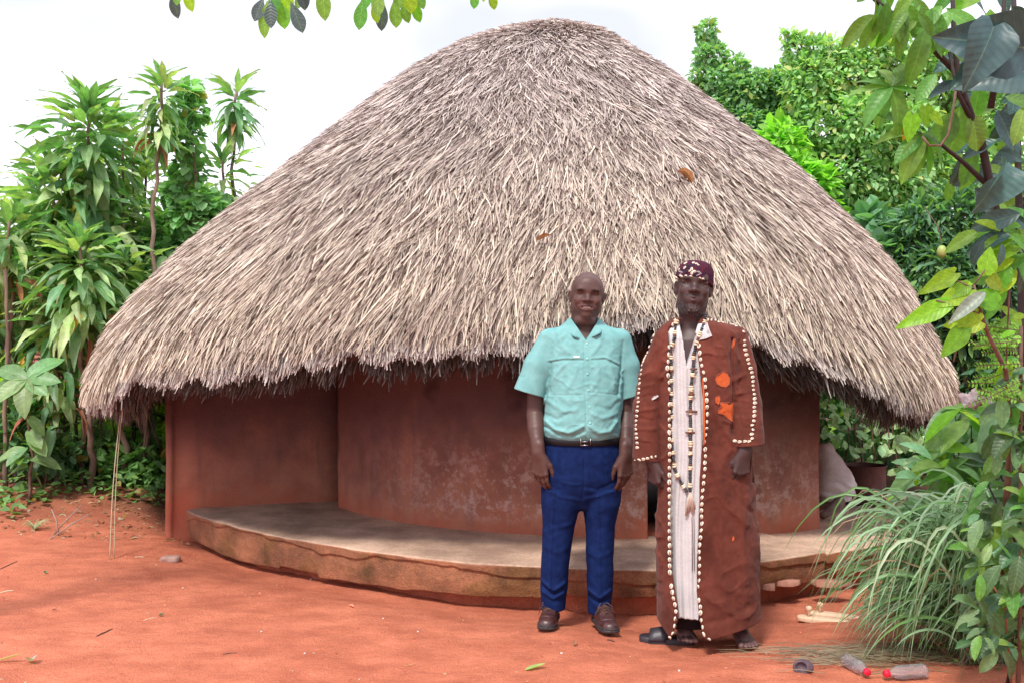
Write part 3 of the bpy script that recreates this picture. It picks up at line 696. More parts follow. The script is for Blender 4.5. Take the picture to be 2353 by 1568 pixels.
# thicket below the dracaenas
for i, (px, d, lumps, n, c1, c2, lab) in enumerate([
    (60, 8.9, [(20, 640, 60, 0), (90, 690, 70, 0), (10, 760, 60, .2), (60, 620, 60, .4), (130, 640, 60, .5)], 900, (.04, .11, .04), (.09, .20, .07), 'dark glossy shrub under the leftmost dracaenas'),
    (250, 9.3, [(250, 690, 60, 0), (300, 660, 60, 0), (290, 740, 50, .2), (200, 640, 60, .3), (330, 700, 40, .2)], 900, (.06, .16, .06), (.14, .27, .09), 'shrub with heart shaped leaves against the left roof slope'),
    (40, 8.2, [(20, 1010, 60, 0), (90, 1040, 45, 0), (40, 950, 50, .1), (150, 1045, 35, 0)], 750, (.05, .13, .05), (.11, .22, .08), 'low dark bush at the foot of the leftmost trunk'),
    (230, 8.5, [(200, 1060, 40, 0), (270, 1080, 40, 0), (320, 1060, 40, .1), (360, 1080, 35, .1), (240, 1030, 40, .1)], 900, (.09, .20, .06), (.18, .32, .11), 'low leafy bush on the bank left of the wing wall'),
    (330, 9.2, [(320, 980, 45, 0), (280, 960, 45, 0), (360, 930, 40, 0), (230, 950, 40, .2), (300, 1010, 40, .2), (365, 990, 40, .3)], 900, (.28, .46, .05), (.42, .62, .10), 'thin light green bush seen under the left eave')]):
    leafy_tree('undergrowth_shrub', lab, 'shrub', px, d, lumps, n, .115, c1, c2, (.35, .26, .05), .02, group='shrubs on the left bank', r0=.018, wid=.55)
# large-leaved sapling at the left edge
ME_broad = [leaf_mesh('leaf', M_grn_pale, 1, .50, 'oval', .14, dr, .03, 8) for dr in (.25, .5)]
base = at(66, 1120, 7.7); base.z = gz(base.x, base.y)-.02; t = thing('broad_leaved_sapling', 'sapling with a star of broad pale green leaves at the left edge', 'plant', tuple(base))
top = at(62, 870, 7.6); mb = MB(); trunk(mb, [Vector(), (top-base)*.5+Vector((.02, 0, 0)), top-base], .014, .008); mb.build('stem', M_twig, t, True)
for k in range(7): a = k*2*PI/7+.4; put_leaf(ME_broad[k % 2], top, Vector((math.cos(a), -.35+math.sin(a)*.5, -.15+.5*math.sin(a))), rnd.uniform(.24, .31), t, base, up=Vector((0, -.8, .6)))
for k in range(12): z = rnd.uniform(.15, .75); c = base.lerp(top, z); a = rnd.uniform(0, 2*PI); put_leaf(rnd.choice(ME_broad), c, Vector((math.cos(a), math.sin(a)*.6, rnd.uniform(-.6, .1))), rnd.uniform(.16, .28), t, base, up=Vector((0, -.5, .8)))
# tall upright-leaved plants and bare stems in the thicket
ME_wide = [leaf_mesh('leaf', M_dark_leaf, 1, .26, 'lance', .2, dr, .06, 7) for dr in (.3, .7)]
for i, (px, yt, d, n, lab) in enumerate([(150, 830, 8.4, 16, 'clump of dark hanging straps right of the pale star leaved sapling'), (105, 900, 8.1, 14, 'dark drooping clump below the pale star leaved sapling'), (340, 880, 9.0, 12, 'thin dark clump between wing wall and hanging ropes')]):
    base = at(px, 1060, d); base.z = gz(base.x, d)-.02; top = at(px, yt, d); t = thing('strap_leaved_plant', lab, 'plant', tuple(base), 'strap leaved plants on the bank')
    mb = MB(); trunk(mb, [Vector(), top-base], .012, .006); mb.build('stem', M_twig, t, True)
    for k in range(n): c = base.lerp(top, rnd.uniform(.25, 1)); a = k*2.4; put_leaf(rnd.choice(ME_wide), c, Vector((math.cos(a), math.sin(a)*.7, rnd.uniform(-.7, .9))), rnd.uniform(.25, .42), t, base)
stem_spots = [(12, 620, 1050, 8.0, .020), (30, 560, 900, 8.6, .014), (165, 640, 1090, 8.6, .016), (193, 690, 1060, 8.3, .022), (128, 770, 1060, 8.8, .012), (282, 330, 760, 8.9, .016), (305, 360, 760, 9.1, .013), (350, 900, 1080, 8.8, .012), (305, 850, 1070, 9.0, .012), (238, 920, 1090, 8.6, .010), (270, 910, 1080, 8.9, .009), (215, 760, 1070, 9.1, .012), (330, 870, 1090, 8.5, .008), (88, 820, 1060, 8.4, .011), (368, 880, 1100, 9.3, .011), (255, 880, 1100, 9.4, .009)]
STEM_LAB = ['pale bare stem at the left picture edge, thickest of the far left ones', 'pale thin stem just right of the left edge, behind the thickest one', 'brown bare stem reaching high, left of the crooked trunk', 'thick crooked bare stem coming down beside the left tip of the roof', 'thin bare stem above the star leaved sapling', 'long straight pale stem standing clear above the roof slope on the left', 'second straight pale stem above the roof slope, right beside the longest',
 'thin stem just left of the wing wall', 'thin stem between the hanging ropes and the wing wall', 'thin stem left of the hanging ropes near the ground', 'hair-thin stem just left of the hanging ropes', 'upright stem passing behind the left roof tip', 'hair-thin stem right of the hanging ropes', 'thin stem rising through the star leaved sapling', 'farthest thin stem close behind the wing wall', 'hair-thin stem under the dark hollow of the left eave']
for i, (px, y0, y1, d, r) in enumerate(stem_spots):
    a = at(px+rnd.uniform(-12, 12), y1, d); a.z = gz(a.x, d)-.02; b = at(px, y0, d); mb = MB(); trunk(mb, [Vector(), (b-a)*.35+Vector((rnd.uniform(-.05, .05), 0, 0)), (b-a)*.7+Vector((rnd.uniform(-.04, .04), 0, 0)), b-a], r, r*.7, 7, .008)
    o = mb.build('bare_stem', M_bark, None, True, a); tag(o, STEM_LAB[i], 'stem', 'bare stems in the thicket')
# ground cover on the bank
n = 2600; X = rng.uniform(-4.6, -2.45, n); Y = 7.3+rng.random(n)**.8*2.6; keep = vnoise(X*1.7, Y*1.7, X*0)+.25*(Y-7.9) > .0; X, Y = X[keep], Y[keep]; n = len(X)
P = np.stack([X, Y, np.array([gz(a, b) for a, b in zip(X, Y)])+rng.random(n)*.10*(1+.8*(Y-7.3))], -1); D = rng.normal(0, 1, (n, 3)); D[:, 2] = np.abs(D[:, 2])*.35
leaf_stuff('ground_cover_herbs', P, D, rng.uniform(.045, .10, n), M_foliage, None, .6, leafvar(n, (.09, .20, .06), (.18, .32, .10), (.34, .25, .08), .05))
n = 900; X = rng.uniform(-4.8, -2.3, n); Y = rng.uniform(6.9, 8.6, n); P = np.stack([X, Y, np.array([gz(a, b) for a, b in zip(X, Y)])+.006], -1); D = rng.normal(0, 1, (n, 3)); D[:, 2] *= .08
leaf_stuff('leaf_litter', P, D, rng.uniform(.02, .055, n), M_foliage, None, .4, leafvar(n, (.20, .10, .06), (.36, .22, .13), (.5, .42, .3), .2))
# a wood far behind on both sides
for nm, x0, x1, d0, d1, zt, n in (('far_undergrowth', -9.5, -1.9, 10.6, 13.5, 2.6, 9000), ('far_wood', 2.6, 12, 11.5, 15, 3.6, 9000)):
    X = rng.uniform(x0, x1, n); Y = rng.uniform(d0, d1, n); hh = zt*(.75+.3*vnoise(X*1.3, Y*.6, X*0+3)); Z = hh*rng.random(n)**.8; Z = np.where((np.abs(CXP+FPX*X/Y-150) < 110) & (Z > .9), Z*.4, Z); P = np.stack([X, Y, Z], -1); D = rng.normal(0, 1, (n, 3))
    leaf_stuff(nm, P, D, rng.uniform(.14, .30, n), M_foliage, None, .5, leafvar(n, (.14, .32, .03), (.30, .48, .06), (.05, .12, .03), .3))
# brick house glimpsed through the left thicket
bh = thing('brick_house', 'small brick house glimpsed through the leaves on the left', 'house', (-6.9, 15.5, 0))
M_brick = mat('fired_brick', (.38, .13, .08), .9, (.48, .20, .13), 6, bump=.3, objrand=.15); M_mortar = mat('pale_mortar', (.62, .54, .50), .95, bump=.3)
mb = MB(); mb.box((-1.1, 0, 0), (1.3, 2.0, 2.05)); mb.build('wall', M_mortar, bh)
mb = MB(); mb.box((-.5, -.006, -.004), (.5, .05, .004)); 
bm_ = MB(); bm_.box((0, 0, 0), (.215, .03, .065)); ME_br = bm_.mesh('brick', M_brick)
rows = 24; k_ = 0; extra = MB()
for r in range(rows):
    for c in range(-5, 6):
        x = c*.232+(.116 if r % 2 else 0); z = .3+r*.075
        if x < -1.1 or x > 1.08: continue
        if k_ < 240: o = obj('brick', ME_br, bh, (x, -.018, z))
        k_ += 1
mb = MB()
for i in range(14): x = -1.3+i*.2; mb.tube([(x, -.4, 2.0), (x, 1.0, 2.75)], .09, 8)
mb.build('roof', mat('rusty_roof_sheet', (.30, .22, .20), .6), bh)

# ---- trees on the right, behind the hut
leafy_tree('vine_draped_tree', 'tall tree draped in creeper, standing highest behind the right roof slope', 'tree', 1680, 12.2, [(1622, 70, 22, 0), (1632, 130, 34, 0), (1650, 190, 46, 0), (1640, 250, 42, 0), (1690, 220, 52, 0), (1700, 290, 60, 0), (1660, 300, 44, .3), (1745, 280, 55, .2), (1780, 330, 60, .3), (1720, 360, 60, .4), (1600, 175, 16, 0), (1810, 280, 40, .4), (1740, 200, 42, 0), (1785, 205, 50, .1), (1825, 170, 42, .2), (1830, 250, 55, .2), (1690, 150, 26, 0)], 12500, .085, (.13, .27, .14), (.27, .43, .22), (.36, .42, .12), .06, r0=.07, wid=.62)
leafy_tree('bright_bushy_tree', 'broad bright green tree filling the sky right of the roof', 'tree', 1960, 11.4, [(1812, 84, 18, 0), (1830, 110, 28, 0), (1868, 118, 34, 0), (1905, 120, 36, 0), (1960, 128, 42, 0), (2015, 122, 42, 0), (2046, 82, 14, 0), (2060, 110, 26, .1), (2110, 140, 48, .2), (2165, 130, 55, .4), (1860, 170, 50, 0), (1870, 200, 70, 0), (1950, 170, 65, 0), (2030, 190, 60, .2), (2090, 200, 60, .3), (2040, 110, 22, .1), (1900, 290, 85, 0), (1990, 290, 90, -.2), (2080, 300, 80, 0), (1840, 380, 80, .3), (1940, 400, 95, 0), (2040, 410, 90, 0), (1990, 500, 85, .2), (2120, 400, 80, .3), (2070, 520, 70, .2), (2180, 330, 90, .6), (1920, 480, 60, .4), (2170, 200, 80, .7), (2260, 260, 90, .8), (2340, 180, 90, .8), (2250, 120, 70, .9), (2330, 330, 90, .6), (2250, 400, 80, .5), (1800, 300, 40, .3)], 27000, .095, (.15, .31, .13), (.32, .48, .21), (.50, .54, .22), .12, r0=.11, wid=.5)
leafy_tree('large_leaved_shrub', 'bright shrub with upright pale leaves just over the roof slope', 'shrub', 1790, 11.0, [(1740, 360, 45, 0), (1790, 330, 50, 0), (1800, 400, 60, 0), (1750, 420, 50, .2), (1850, 430, 55, 0), (1880, 500, 50, .1)], 2600, .16, (.16, .38, .05), (.28, .52, .08), None, r0=.05, wid=.42)
leafy_tree('mango_tree', 'dark leafed mango tree with one hanging green fruit, right of the roof', 'tree', 2200, 9.6, [(2080, 590, 60, .3), (2120, 520, 60, .2), (2200, 500, 80, .2), (2290, 560, 80, 0), (2180, 610, 80, 0), (2260, 650, 80, 0), (2130, 680, 60, 0), (2210, 730, 80, 0), (2330, 700, 80, 0), (2170, 800, 60, .2), (2270, 820, 90, .1), (2230, 900, 80, .2), (2340, 850, 70, .2), (2320, 450, 60, .4)], 13000, .15, (.045, .11, .065), (.11, .23, .12), (.20, .36, .12), .22, r0=.12, wid=.26)
mango = [o for o in bpy.data.objects if o.name == 'mango_tree'][0]; p = at(2163, 579, 9.0)-Vector(mango.location)
mb = MB(); mb.lathe([(.0, .062), (.022, .058), (.040, .03), (.044, 0), (.038, -.03), (.02, -.052), (0, -.058)], 14, c=p); mb.build('mango', mat('mango_skin', (.22, .36, .08), .4, (.34, .36, .10), 8), mango, True)
mb = MB(); mb.tube([p+Vector((0, 0, .06)), p+Vector((.01, .1, .25)), p+Vector((.05, .5, .5))], .004, 5); mb.build('fruit_stalk', M_twig, mango)
leafy_tree('vine_thicket', 'creeper thicket with heart shaped leaves beside the right roof edge', 'shrub', 2030, 10.0, [(2010, 590, 45, 0), (2060, 640, 40, 0), (2040, 560, 40, .2), (2100, 700, 40, 0), (2130, 780, 40, .1), (2000, 520, 40, .3), (2150, 860, 45, .1)], 900, .19, (.09, .20, .11), (.17, .32, .19), None, r0=.03, wid=.8)
# hedge with oval leaves seen under the right eave
M_oval = leafmat('oval_pale_leaf', (.34, .50, .28), .3, rand=.3); ME_ov = [leaf_mesh('leaf', M_oval, 1, .52, 'oval', .12, dr, .02, 6) for dr in (.1, .3)]
hb = at(1990, 1100, 9.6); hb.z = -.02; hedge = thing('oval_leaved_hedge', 'hedge of small oval pale green leaves beyond the right eave', 'hedge', tuple(hb))
mb = MB()
for k in range(16): x = rnd.uniform(-.75, .8); trunk(mb, [Vector((x, rnd.uniform(-.1, .5), 0)), Vector((x+rnd.uniform(-.1, .1), .1, .6)), Vector((x+rnd.uniform(-.2, .2), .2, 1.15))], .010, .005, 6)
mb.build('stems', M_twig, hedge, True)
for k in range(290):
    px = rnd.uniform(1850, 2150); py = rnd.uniform(925, 1190); p = at(px, py, 9.35+rnd.uniform(0, .5)); d = Vector((rnd.uniform(-1, 1), rnd.uniform(-1, .2), rnd.uniform(-.2, .9)))
    put_leaf(rnd.choice(ME_ov), p, d, rnd.uniform(.09, .15), hedge, hb, up=Vector((0, -1, .7)))
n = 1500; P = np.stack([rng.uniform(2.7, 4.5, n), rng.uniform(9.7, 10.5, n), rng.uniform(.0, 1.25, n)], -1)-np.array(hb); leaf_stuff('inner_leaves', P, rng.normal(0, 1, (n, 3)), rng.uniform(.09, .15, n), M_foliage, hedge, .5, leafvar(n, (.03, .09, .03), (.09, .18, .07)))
ME_hb = [leaf_mesh('leaf', M_grn_pale, 1, .86, 'heart', .10, .25, .02, 8)]
vb = at(2060, 1000, 9.0); vb.z = 0; vine = thing('heart_leaved_creeper', 'creeper with large heart shaped leaves hanging under the right eave', 'creeper', tuple(vb))
vt = [at(2080, 930, 9.1), at(2130, 980, 9.1), at(2060, 1020, 9.1), at(2110, 1060, 9.1)]
mb = MB(); mb.tube([Vector((0, 0, 0)), vt[3]-vb, vt[1]-vb, vt[2]-vb, vt[0]-vb], .007, 6); mb.build('stem', M_twig, vine, True)
for (px, py, s) in ((2085, 945, .26), (2135, 930, .22), (2068, 1000, .17), (2105, 1000, .16), (2140, 1010, .2), (2110, 1050, .2), (2165, 960, .2), (2055, 910, .16), (2150, 1080, .18)):
    put_leaf(ME_hb[0], at(px, py, 9.0), Vector((rnd.uniform(-.4, .4), -.4, -1)), s, vine, vb, up=Vector((0, -1, .3)))

# ---- nearer growth on the right side
def to_local(v_, b): return Vector(v_)-Vector(b)
ME_heartB = [leaf_mesh('leaf', M_blue, 1, .80, 'heart', fo, dr, .03, 9) for fo, dr in ((.22, .35), (.6, .4))]
ME_big = [leaf_mesh('leaf', M_mid, 1, .42, 'oval', fo, dr, .03, 8) for fo, dr in ((.12, .25), (.25, .5))]
ME_bigd = [leaf_mesh('leaf', M_blue, 1, .46, 'oval', .15, .3, .03, 8)]
ME_lime = [leaf_mesh('leaf', M_lime, 1, fo, 'heart', .08, dr, .03, 9) for fo, dr in ((.62, .10), (.72, .2))]
ME_limeo = [leaf_mesh('leaf', M_lime, 1, .46, 'oval', .12, .3, .03, 8)]
tb = at(2400, 1500, 3.75); tb.z = gz(tb.x, tb.y)-.03
bt = thing('broad_leaved_tree', 'near tree with large blue-green leaves hanging in from the top right corner', 'tree', tuple(tb))
def pl(pts): return [to_local(at(*p), tb) for p in pts]
mb = MB(); mb.tube(pl([(2400, 1500, 3.75), (2380, 1200, 3.75), (2350, 1000, 3.7), (2322, 800, 3.65), (2305, 640, 3.6), (2290, 500, 3.5), (2275, 430, 3.45), (2255, 330, 3.4), (2225, 250, 3.35), (2200, 180, 3.3), (2190, 60, 3.3), (2185, -80, 3.3)]), [.026, .025, .023, .021, .019, .017, .015, .014, .012, .010, .008, .006], 10); mb.build('trunk', M_stemdark, bt, True)
mb = MB(); mb.tube(pl([(2400, 1500, 3.95), (2352, 900, 3.9), (2341, 500, 3.85), (2335, 200, 3.8), (2325, -100, 3.8)]), [.017, .016, .014, .012, .009], 10); mb.build('trunk', M_stemdark, bt, True)
for pts, r in (([(2210, 180, 3.32), (2160, 130, 3.3), (2105, 76, 3.25), (2060, 40, 3.2), (2010, 0, 3.2), (1980, -30, 3.2)], .012), ([(2262, 420, 3.45), (2215, 375, 3.4), (2165, 335, 3.35), (2110, 305, 3.3)], .010), ([(2240, 295, 3.38), (2200, 215, 3.3), (2180, 120, 3.3)], .010),
               ([(2300, 640, 3.6), (2330, 560, 3.55), (2345, 470, 3.5)], .010), ([(2105, 305, 3.3), (2070, 250, 3.3), (2048, 205, 3.3)], .007), ([(2275, 250, 3.35), (2300, 120, 3.3), (2310, -60, 3.3)], .012)):
    mb = MB(); mb.tube(pl(pts), [r*(1-.5*i/(len(pts)-1)) for i in range(len(pts))], 7); mb.build('branch', M_stemdark, bt, True)
def lf(me, px, py, d, size_px, ang, parent, b, tilt=.0, face=(0, -1, .35), roll=0, w=1.0):
    """leaf whose base sits at a picture position, pointing at angle ang (0 = right, 90 = up)"""
    a = math.radians(ang); dv = Vector((math.cos(a), tilt, math.sin(a))); return put_leaf(me, at(px, py, d), dv, size_px/FPX*d, parent, b, up=Vector(face), roll=roll, w=w)
for (px, py, s, a, d, k, fc) in ((2282, 62, 150, -112, 2.9, 0, (.1, -1, .25)), (2350, 110, 190, 175, 2.95, 0, (0, -1, -.3)), (2300, 380, 120, -110, 2.9, 1, (.5, -1, 0)), (2352, 165, 150, -172, 3.1, 0, (0, -1, .2)), (2262, 165, 85, -165, 3.0, 1, (0, -1, .9))): lf(ME_heartB[k], px, py, d, s, a, bt, tb, -.15, fc)
for i, a in enumerate((150, 95, 60, 20, -20, -75, -110, -140, 175)): lf(ME_big[i % 2], 2047, 200, 3.3, rnd.uniform(75, 105), a, bt, tb, rnd.uniform(-.5, .4), (0, -.6, .8))
for i, a in enumerate((-95, -120, -140, 170, -60, -30, 140)): lf(ME_big[i % 2], 2118, 308, 3.3, rnd.uniform(80, 120), a, bt, tb, rnd.uniform(-.3, .4), (0, -.7, .7))
for (px, py, s, a) in ((2125, 70, 115, -105), (2150, 170, 80, -130), (2085, 60, 70, -110), (2060, 35, 60, -80), (2105, 50, 60, -150), (2030, 0, 55, -100), (2140, 20, 110, -70), (2075, 10, 90, -60), (2180, 100, 70, -40), (2170, 60, 80, -120)): lf(rnd.choice(ME_big), px, py, 3.2, s, a, bt, tb, rnd.uniform(-.3, .3), (rnd.uniform(-.5, .5), -1, .3))
for (px, py, s, a) in ((2205, 245, 110, -95), (2230, 260, 90, -70), (2195, 260, 95, -120)): lf(ME_big[0], px, py, 3.35, s, a, bt, tb, .1, (0, -1, .2), w=1.5)
for (px, py, s, a, m) in ((2086, 262, 70, -92, ME_yel), (2092, 325, 42, -85, ME_yel)): lf(m, px, py, 3.3, s, a, bt, tb, 0, (0, -1, 0), w=1.3)
for k in range(120):
    px, py = rnd.uniform(2180, 2370), rnd.uniform(-40, 600); 
    if px < 2230 and py > 420: continue
    lf(rnd.choice(ME_big+ME_bigd+ME_bigd), px, py, rnd.uniform(3.25, 4.1), rnd.uniform(50, 105), rnd.uniform(-170, -10), bt, tb, rnd.uniform(-.5, .5), (rnd.uniform(-.6, .6), -1, rnd.uniform(0, .8)))
for k in range(26): lf(rnd.choice(ME_big), rnd.uniform(1985, 2180), rnd.uniform(-50, 40), rnd.uniform(3.1, 3.4), rnd.uniform(55, 100), rnd.uniform(-150, -30), bt, tb, rnd.uniform(-.4, .4), (rnd.uniform(-.5, .5), -1, .4))
# creeper tendril looping beside it
mb = MB(); mb.tube(pl([(2195, 210, 3.2), (2188, 260, 3.2), (2178, 310, 3.2), (2160, 335, 3.2), (2135, 335, 3.2), (2118, 315, 3.2)]), .004, 6); mb.build('tendril', M_twig, bt, True)
for (px, py, s, a) in ((2095, 265, 62, -95), (2125, 245, 50, -80), (2140, 262, 40, -40)): lf(ME_lime[0], px, py, 3.2, s, a, bt, tb, .1, (0, -1, .2), w=1.1)

# lime-lit shrub with big lobed leaves
sb = at(2300, 1300, 3.6); sb.z = gz(sb.x, sb.y)-.02; sh_ = thing('lime_leaved_shrub', 'shrub with large translucent lime green leaves reaching over the right roof edge', 'shrub', tuple(sb))
pl2 = lambda pts: [to_local(at(*p), sb) for p in pts]
mb = MB(); mb.tube(pl2([(2300, 1320, 3.6), (2322, 1000, 3.5), (2310, 850, 3.35), (2270, 770, 3.25), (2248, 700, 3.2), (2237, 655, 3.2)]), [.012, .011, .009, .007, .005, .004], 7); mb.build('stem', M_twig, sh_, True)
for pts in ([(2262, 750, 3.25), (2240, 765, 3.2), (2200, 790, 3.2), (2190, 830, 3.2)], [(2250, 720, 3.2), (2190, 700, 3.2), (2150, 690, 3.2)], [(2240, 665, 3.2), (2190, 640, 3.2)], [(2310, 850, 3.35), (2320, 640, 3.4), (2300, 560, 3.4)], [(2250, 700, 3.22), (2290, 690, 3.25)], [(2237, 655, 3.2), (2262, 620, 3.2)]):
    mb = MB(); mb.tube(pl2(pts), .0028, 5); mb.build('twig', M_twig, sh_, True)
for (px, py, s, a, k, w) in ((2192, 628, 90, -148, 0, .75), (2222, 655, 62, -150, 1, .8), (2228, 665, 90, -155, 0, .95), (2172, 700, 125, -155, 0, .62), (2252, 738, 78, -175, 1, 1.0), (2290, 695, 75, 165, 1, 1.0), (2200, 742, 60, 35, 1, .8), (2215, 755, 85, -130, 0, .9), (2262, 625, 60, 75, 1, 1.1), (2270, 640, 50, -30, 1, 1.1)): lf(ME_lime[k], px, py, 3.2, s, a, sh_, sb, rnd.uniform(-.15, .15), (0, -1, .25), w=w)
lf(leaf_mesh('leaf', leafmat('grey_leaf_underside', (.22, .27, .22), .1), 1, .3, 'lance', .3, .1), 2262, 672, 3.18, 110, -140, sh_, sb, 0, (0, -1, .6))
for (px, py, s, a) in ((2330, 545, 85, -165), (2345, 570, 85, -170), (2330, 595, 75, -160), (2320, 610, 70, -120), (2335, 640, 60, -150), (2345, 520, 60, 170), (2300, 530, 60, 150)): lf(rnd.choice(ME_limeo), px, py, 3.3, s, a, sh_, sb, rnd.uniform(-.2, .2), (0, -.8, .6))
for k in range(34): lf(rnd.choice(ME_limeo+ME_big), rnd.uniform(2290, 2360), rnd.uniform(500, 900), rnd.uniform(3.3, 3.8), rnd.uniform(35, 75), rnd.uniform(100, 260), sh_, sb, rnd.uniform(-.4, .4), (0, -.8, .6))
# feathery leaflets
fb = at(2340, 1000, 3.5); fb.z = gz(fb.x, fb.y)-.02; ft = thing('feathery_leaved_plant', 'plant with feathery rows of tiny lime leaflets at the right edge', 'plant', tuple(fb))
Pl, Dl = [], []
mb = MB(); mb.tube([Vector((0, 0, 0)), to_local(at(2345, 850, 3.45), fb), to_local(at(2345, 750, 3.4), fb)], .006, 6)
for k in range(38):
    y = rnd.uniform(745, 925); a = at(rnd.uniform(2325, 2352), y, rnd.uniform(3.3, 3.6)); ln = rnd.uniform(.07, .17); an = math.radians(rnd.uniform(150, 215)); dv = Vector((math.cos(an), rnd.uniform(-.3, .2), math.sin(an)*.7)).normalized(); e = a+dv*ln
    mb.tube([to_local(a, fb), to_local(e, fb)], .0014, 4)
    for i in range(13):
        q = a.lerp(e, (i+1)/13.)
        for sgn in (-1, 1): Pl.append(to_local(q, fb)); Dl.append((dv*.35+sgn*Vector((-dv.z*.8, -.35, dv.x*.8))))
mb.build('stem', M_twig, ft, True); Pl, Dl = np.array(Pl), np.array(Dl); n = len(Pl); leaf_stuff('leaflets', Pl, Dl, rng.uniform(.011, .018, n), M_foliage, ft, .5, leafvar(n, (.10, .25, .02), (.20, .38, .05)), up=np.tile([0, -.8, .6], (n, 1)), fold=.02)
# leafy mound on the right bank
def bush(name, label, px, d, n, box, sizes, meshes, dark_n, cat='bush', darkbox=None):
    b = at(px, 1300, d); b.z = gz(b.x, d)-.03; t = thing(name, label, cat, tuple(b)); mb = MB()
    for k in range(14):
        e = at(rnd.uniform(box[0], box[2]), rnd.uniform(box[1], box[3]), d+rnd.uniform(0, .4)); mb.tube([Vector((rnd.uniform(-.15, .15), rnd.uniform(0, .3), 0)), to_local(e, b)*.5+Vector((0, 0, .1)), to_local(e, b)], [.008, .006, .003], 6)
    mb.build('stems', M_stemdark, t, True)
    for k in range(n):
        u = rnd.random(); px_ = box[0]+(box[2]-box[0])*rnd.random(); py_ = box[1]+(box[3]-box[1])*u
        if px_ < box[0]+(box[2]-box[0])*max(0, .5-u)*.9: px_ = box[2]-(px_-box[0])
        lf(rnd.choice(meshes), px_, py_, d+rnd.uniform(-.15, .35), rnd.uniform(*sizes), rnd.choice((rnd.uniform(130, 230), rnd.uniform(-60, 60), rnd.uniform(200, 340))), t, b, rnd.uniform(-.7, .2), (rnd.uniform(-.3, .3), -.5, 1), roll=rnd.uniform(-.3, .3))
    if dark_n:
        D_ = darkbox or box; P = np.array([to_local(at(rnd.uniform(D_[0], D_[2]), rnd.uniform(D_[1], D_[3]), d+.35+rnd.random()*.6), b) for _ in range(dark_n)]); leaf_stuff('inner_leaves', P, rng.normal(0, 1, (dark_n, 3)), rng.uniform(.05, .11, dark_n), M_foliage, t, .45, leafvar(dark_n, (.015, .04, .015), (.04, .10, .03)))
    return t
ME_mound = [leaf_mesh('leaf', m, 1, w_, 'oval', .2, dr, .04, 8) for m, w_, dr in ((M_mid, .40, .35), (M_grn_pale, .42, .5), (M_drac, .45, .3), (M_lime, .35, .3), (M_dark_leaf, .45, .4))]
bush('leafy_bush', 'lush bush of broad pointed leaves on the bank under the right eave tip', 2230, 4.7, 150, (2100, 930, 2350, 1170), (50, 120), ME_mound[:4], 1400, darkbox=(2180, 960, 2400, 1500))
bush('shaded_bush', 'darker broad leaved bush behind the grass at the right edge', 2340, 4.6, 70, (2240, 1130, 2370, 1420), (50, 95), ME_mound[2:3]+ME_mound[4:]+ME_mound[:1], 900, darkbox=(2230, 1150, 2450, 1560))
bush('edge_bush', 'broad leaved bush cut off by the right picture edge, in front of the tree stems', 2480, 3.5, 280, (2245, 850, 2375, 1500), (40, 85), ME_mound[:1]+ME_mound[2:3]+ME_mound[4:], 0)
# arching lemon grass: the biggest blades singly, the rest together
gb = at(2275, 1500, 4.25); gb.z = gz(gb.x, gb.y); lg = thing('lemongrass_clump', 'big clump of arching blue-green grass blades beside the porch', 'grass clump', tuple(gb))
M_blade = mat('grass_blade', (1, 1, 1), .38, attr='Col', trans=.3, tcol=(1.2, 1.5, .7), spec=.5)
def blade(P0, P1, P2, P3, w, n=12, crease=.25, tw=0):
    P = []; 
    for i in range(n+1):
        t = i/n; P.append(P0*(1-t)**3+P1*3*t*(1-t)**2+P2*3*t*t*(1-t)+P3*t**3)
    V = []; 
    for i in range(n+1):
        T = (P[min(i+1, n)]-P[max(i-1, 0)]).normalized(); up = Vector((0, -.6, .8)); S = T.cross(up)
        if S.length < .1: S = Vector((1, 0, 0))
        S.normalize(); S = Matrix.Rotation(tw*i/n, 3, T)@S; N = S.cross(T); ww = w*min(1, .35+i/n*3)*(1-(i/n)**4)/2
        V += [P[i]-S*ww+N*ww*crease*2, P[i], P[i]+S*ww+N*ww*crease*2]
    return np.array(V), [(3*i+j, 3*i+j+1, 3*i+j+4, 3*i+j+3) for i in range(n) for j in (0, 1)]
def rand_blade(long=False):
    b0 = Vector((rnd.uniform(-.14, .30), rnd.uniform(-.10, .22), 0)); az = rnd.gauss(PI*1.0, .75) if rnd.random() < .85 else rnd.uniform(0, 2*PI)
    reach = rnd.uniform(.18, .56)*(1.0 if abs(az-PI) < 1.2 else .7); h = rnd.uniform(.38, .78) if not long else rnd.uniform(.66, .88)
    if not long and rnd.random() < .45: az = rnd.gauss(PI, .35); reach = rnd.uniform(.25, .48); h = rnd.uniform(.18, .48)
    dv = Vector((math.cos(az), math.sin(az)*.65, 0)); P1 = b0+dv*reach*.25+Vector((0, 0, h*.75)); P2 = b0+dv*reach*.95+Vector((0, 0, h*1.25)); fall = rnd.uniform(.15, .78)*h
    P3 = b0+dv*reach*rnd.uniform(1.1, 1.55)+Vector((0, 0, max(.02, h-fall*1.3)))
    return b0, P1, P2, P3
bc = lambda: (np.array([.24, .40, .22]) if rnd.random() < .5 else np.array([.14, .30, .09]) if rnd.random() < .7 else np.array([.38, .48, .32]))*rnd.uniform(.7, 1.25)
for k in range(280):
    V, F = blade(*rand_blade(k % 3 == 0), rnd.uniform(.011, .020), 12, .25, rnd.uniform(-.8, .8)); obj('blade', mesh_np('blade', V, np.array(F), M_blade, True, np.tile(bc(), (len(V), 1))), lg)
VV, FF, CC, off = [], [], [], 0
for k in range(800):
    V, F = blade(*rand_blade(), rnd.uniform(.004, .010), 8, .25, rnd.uniform(-1, 1)); c = bc()*(.6 if k % 2 else 1); 
    if k % 9 == 0: c = np.array([.34, .22, .13])
    VV.append(V); FF.append(np.array(F)+off); CC.append(np.tile(c, (len(V), 1))); off += len(V)
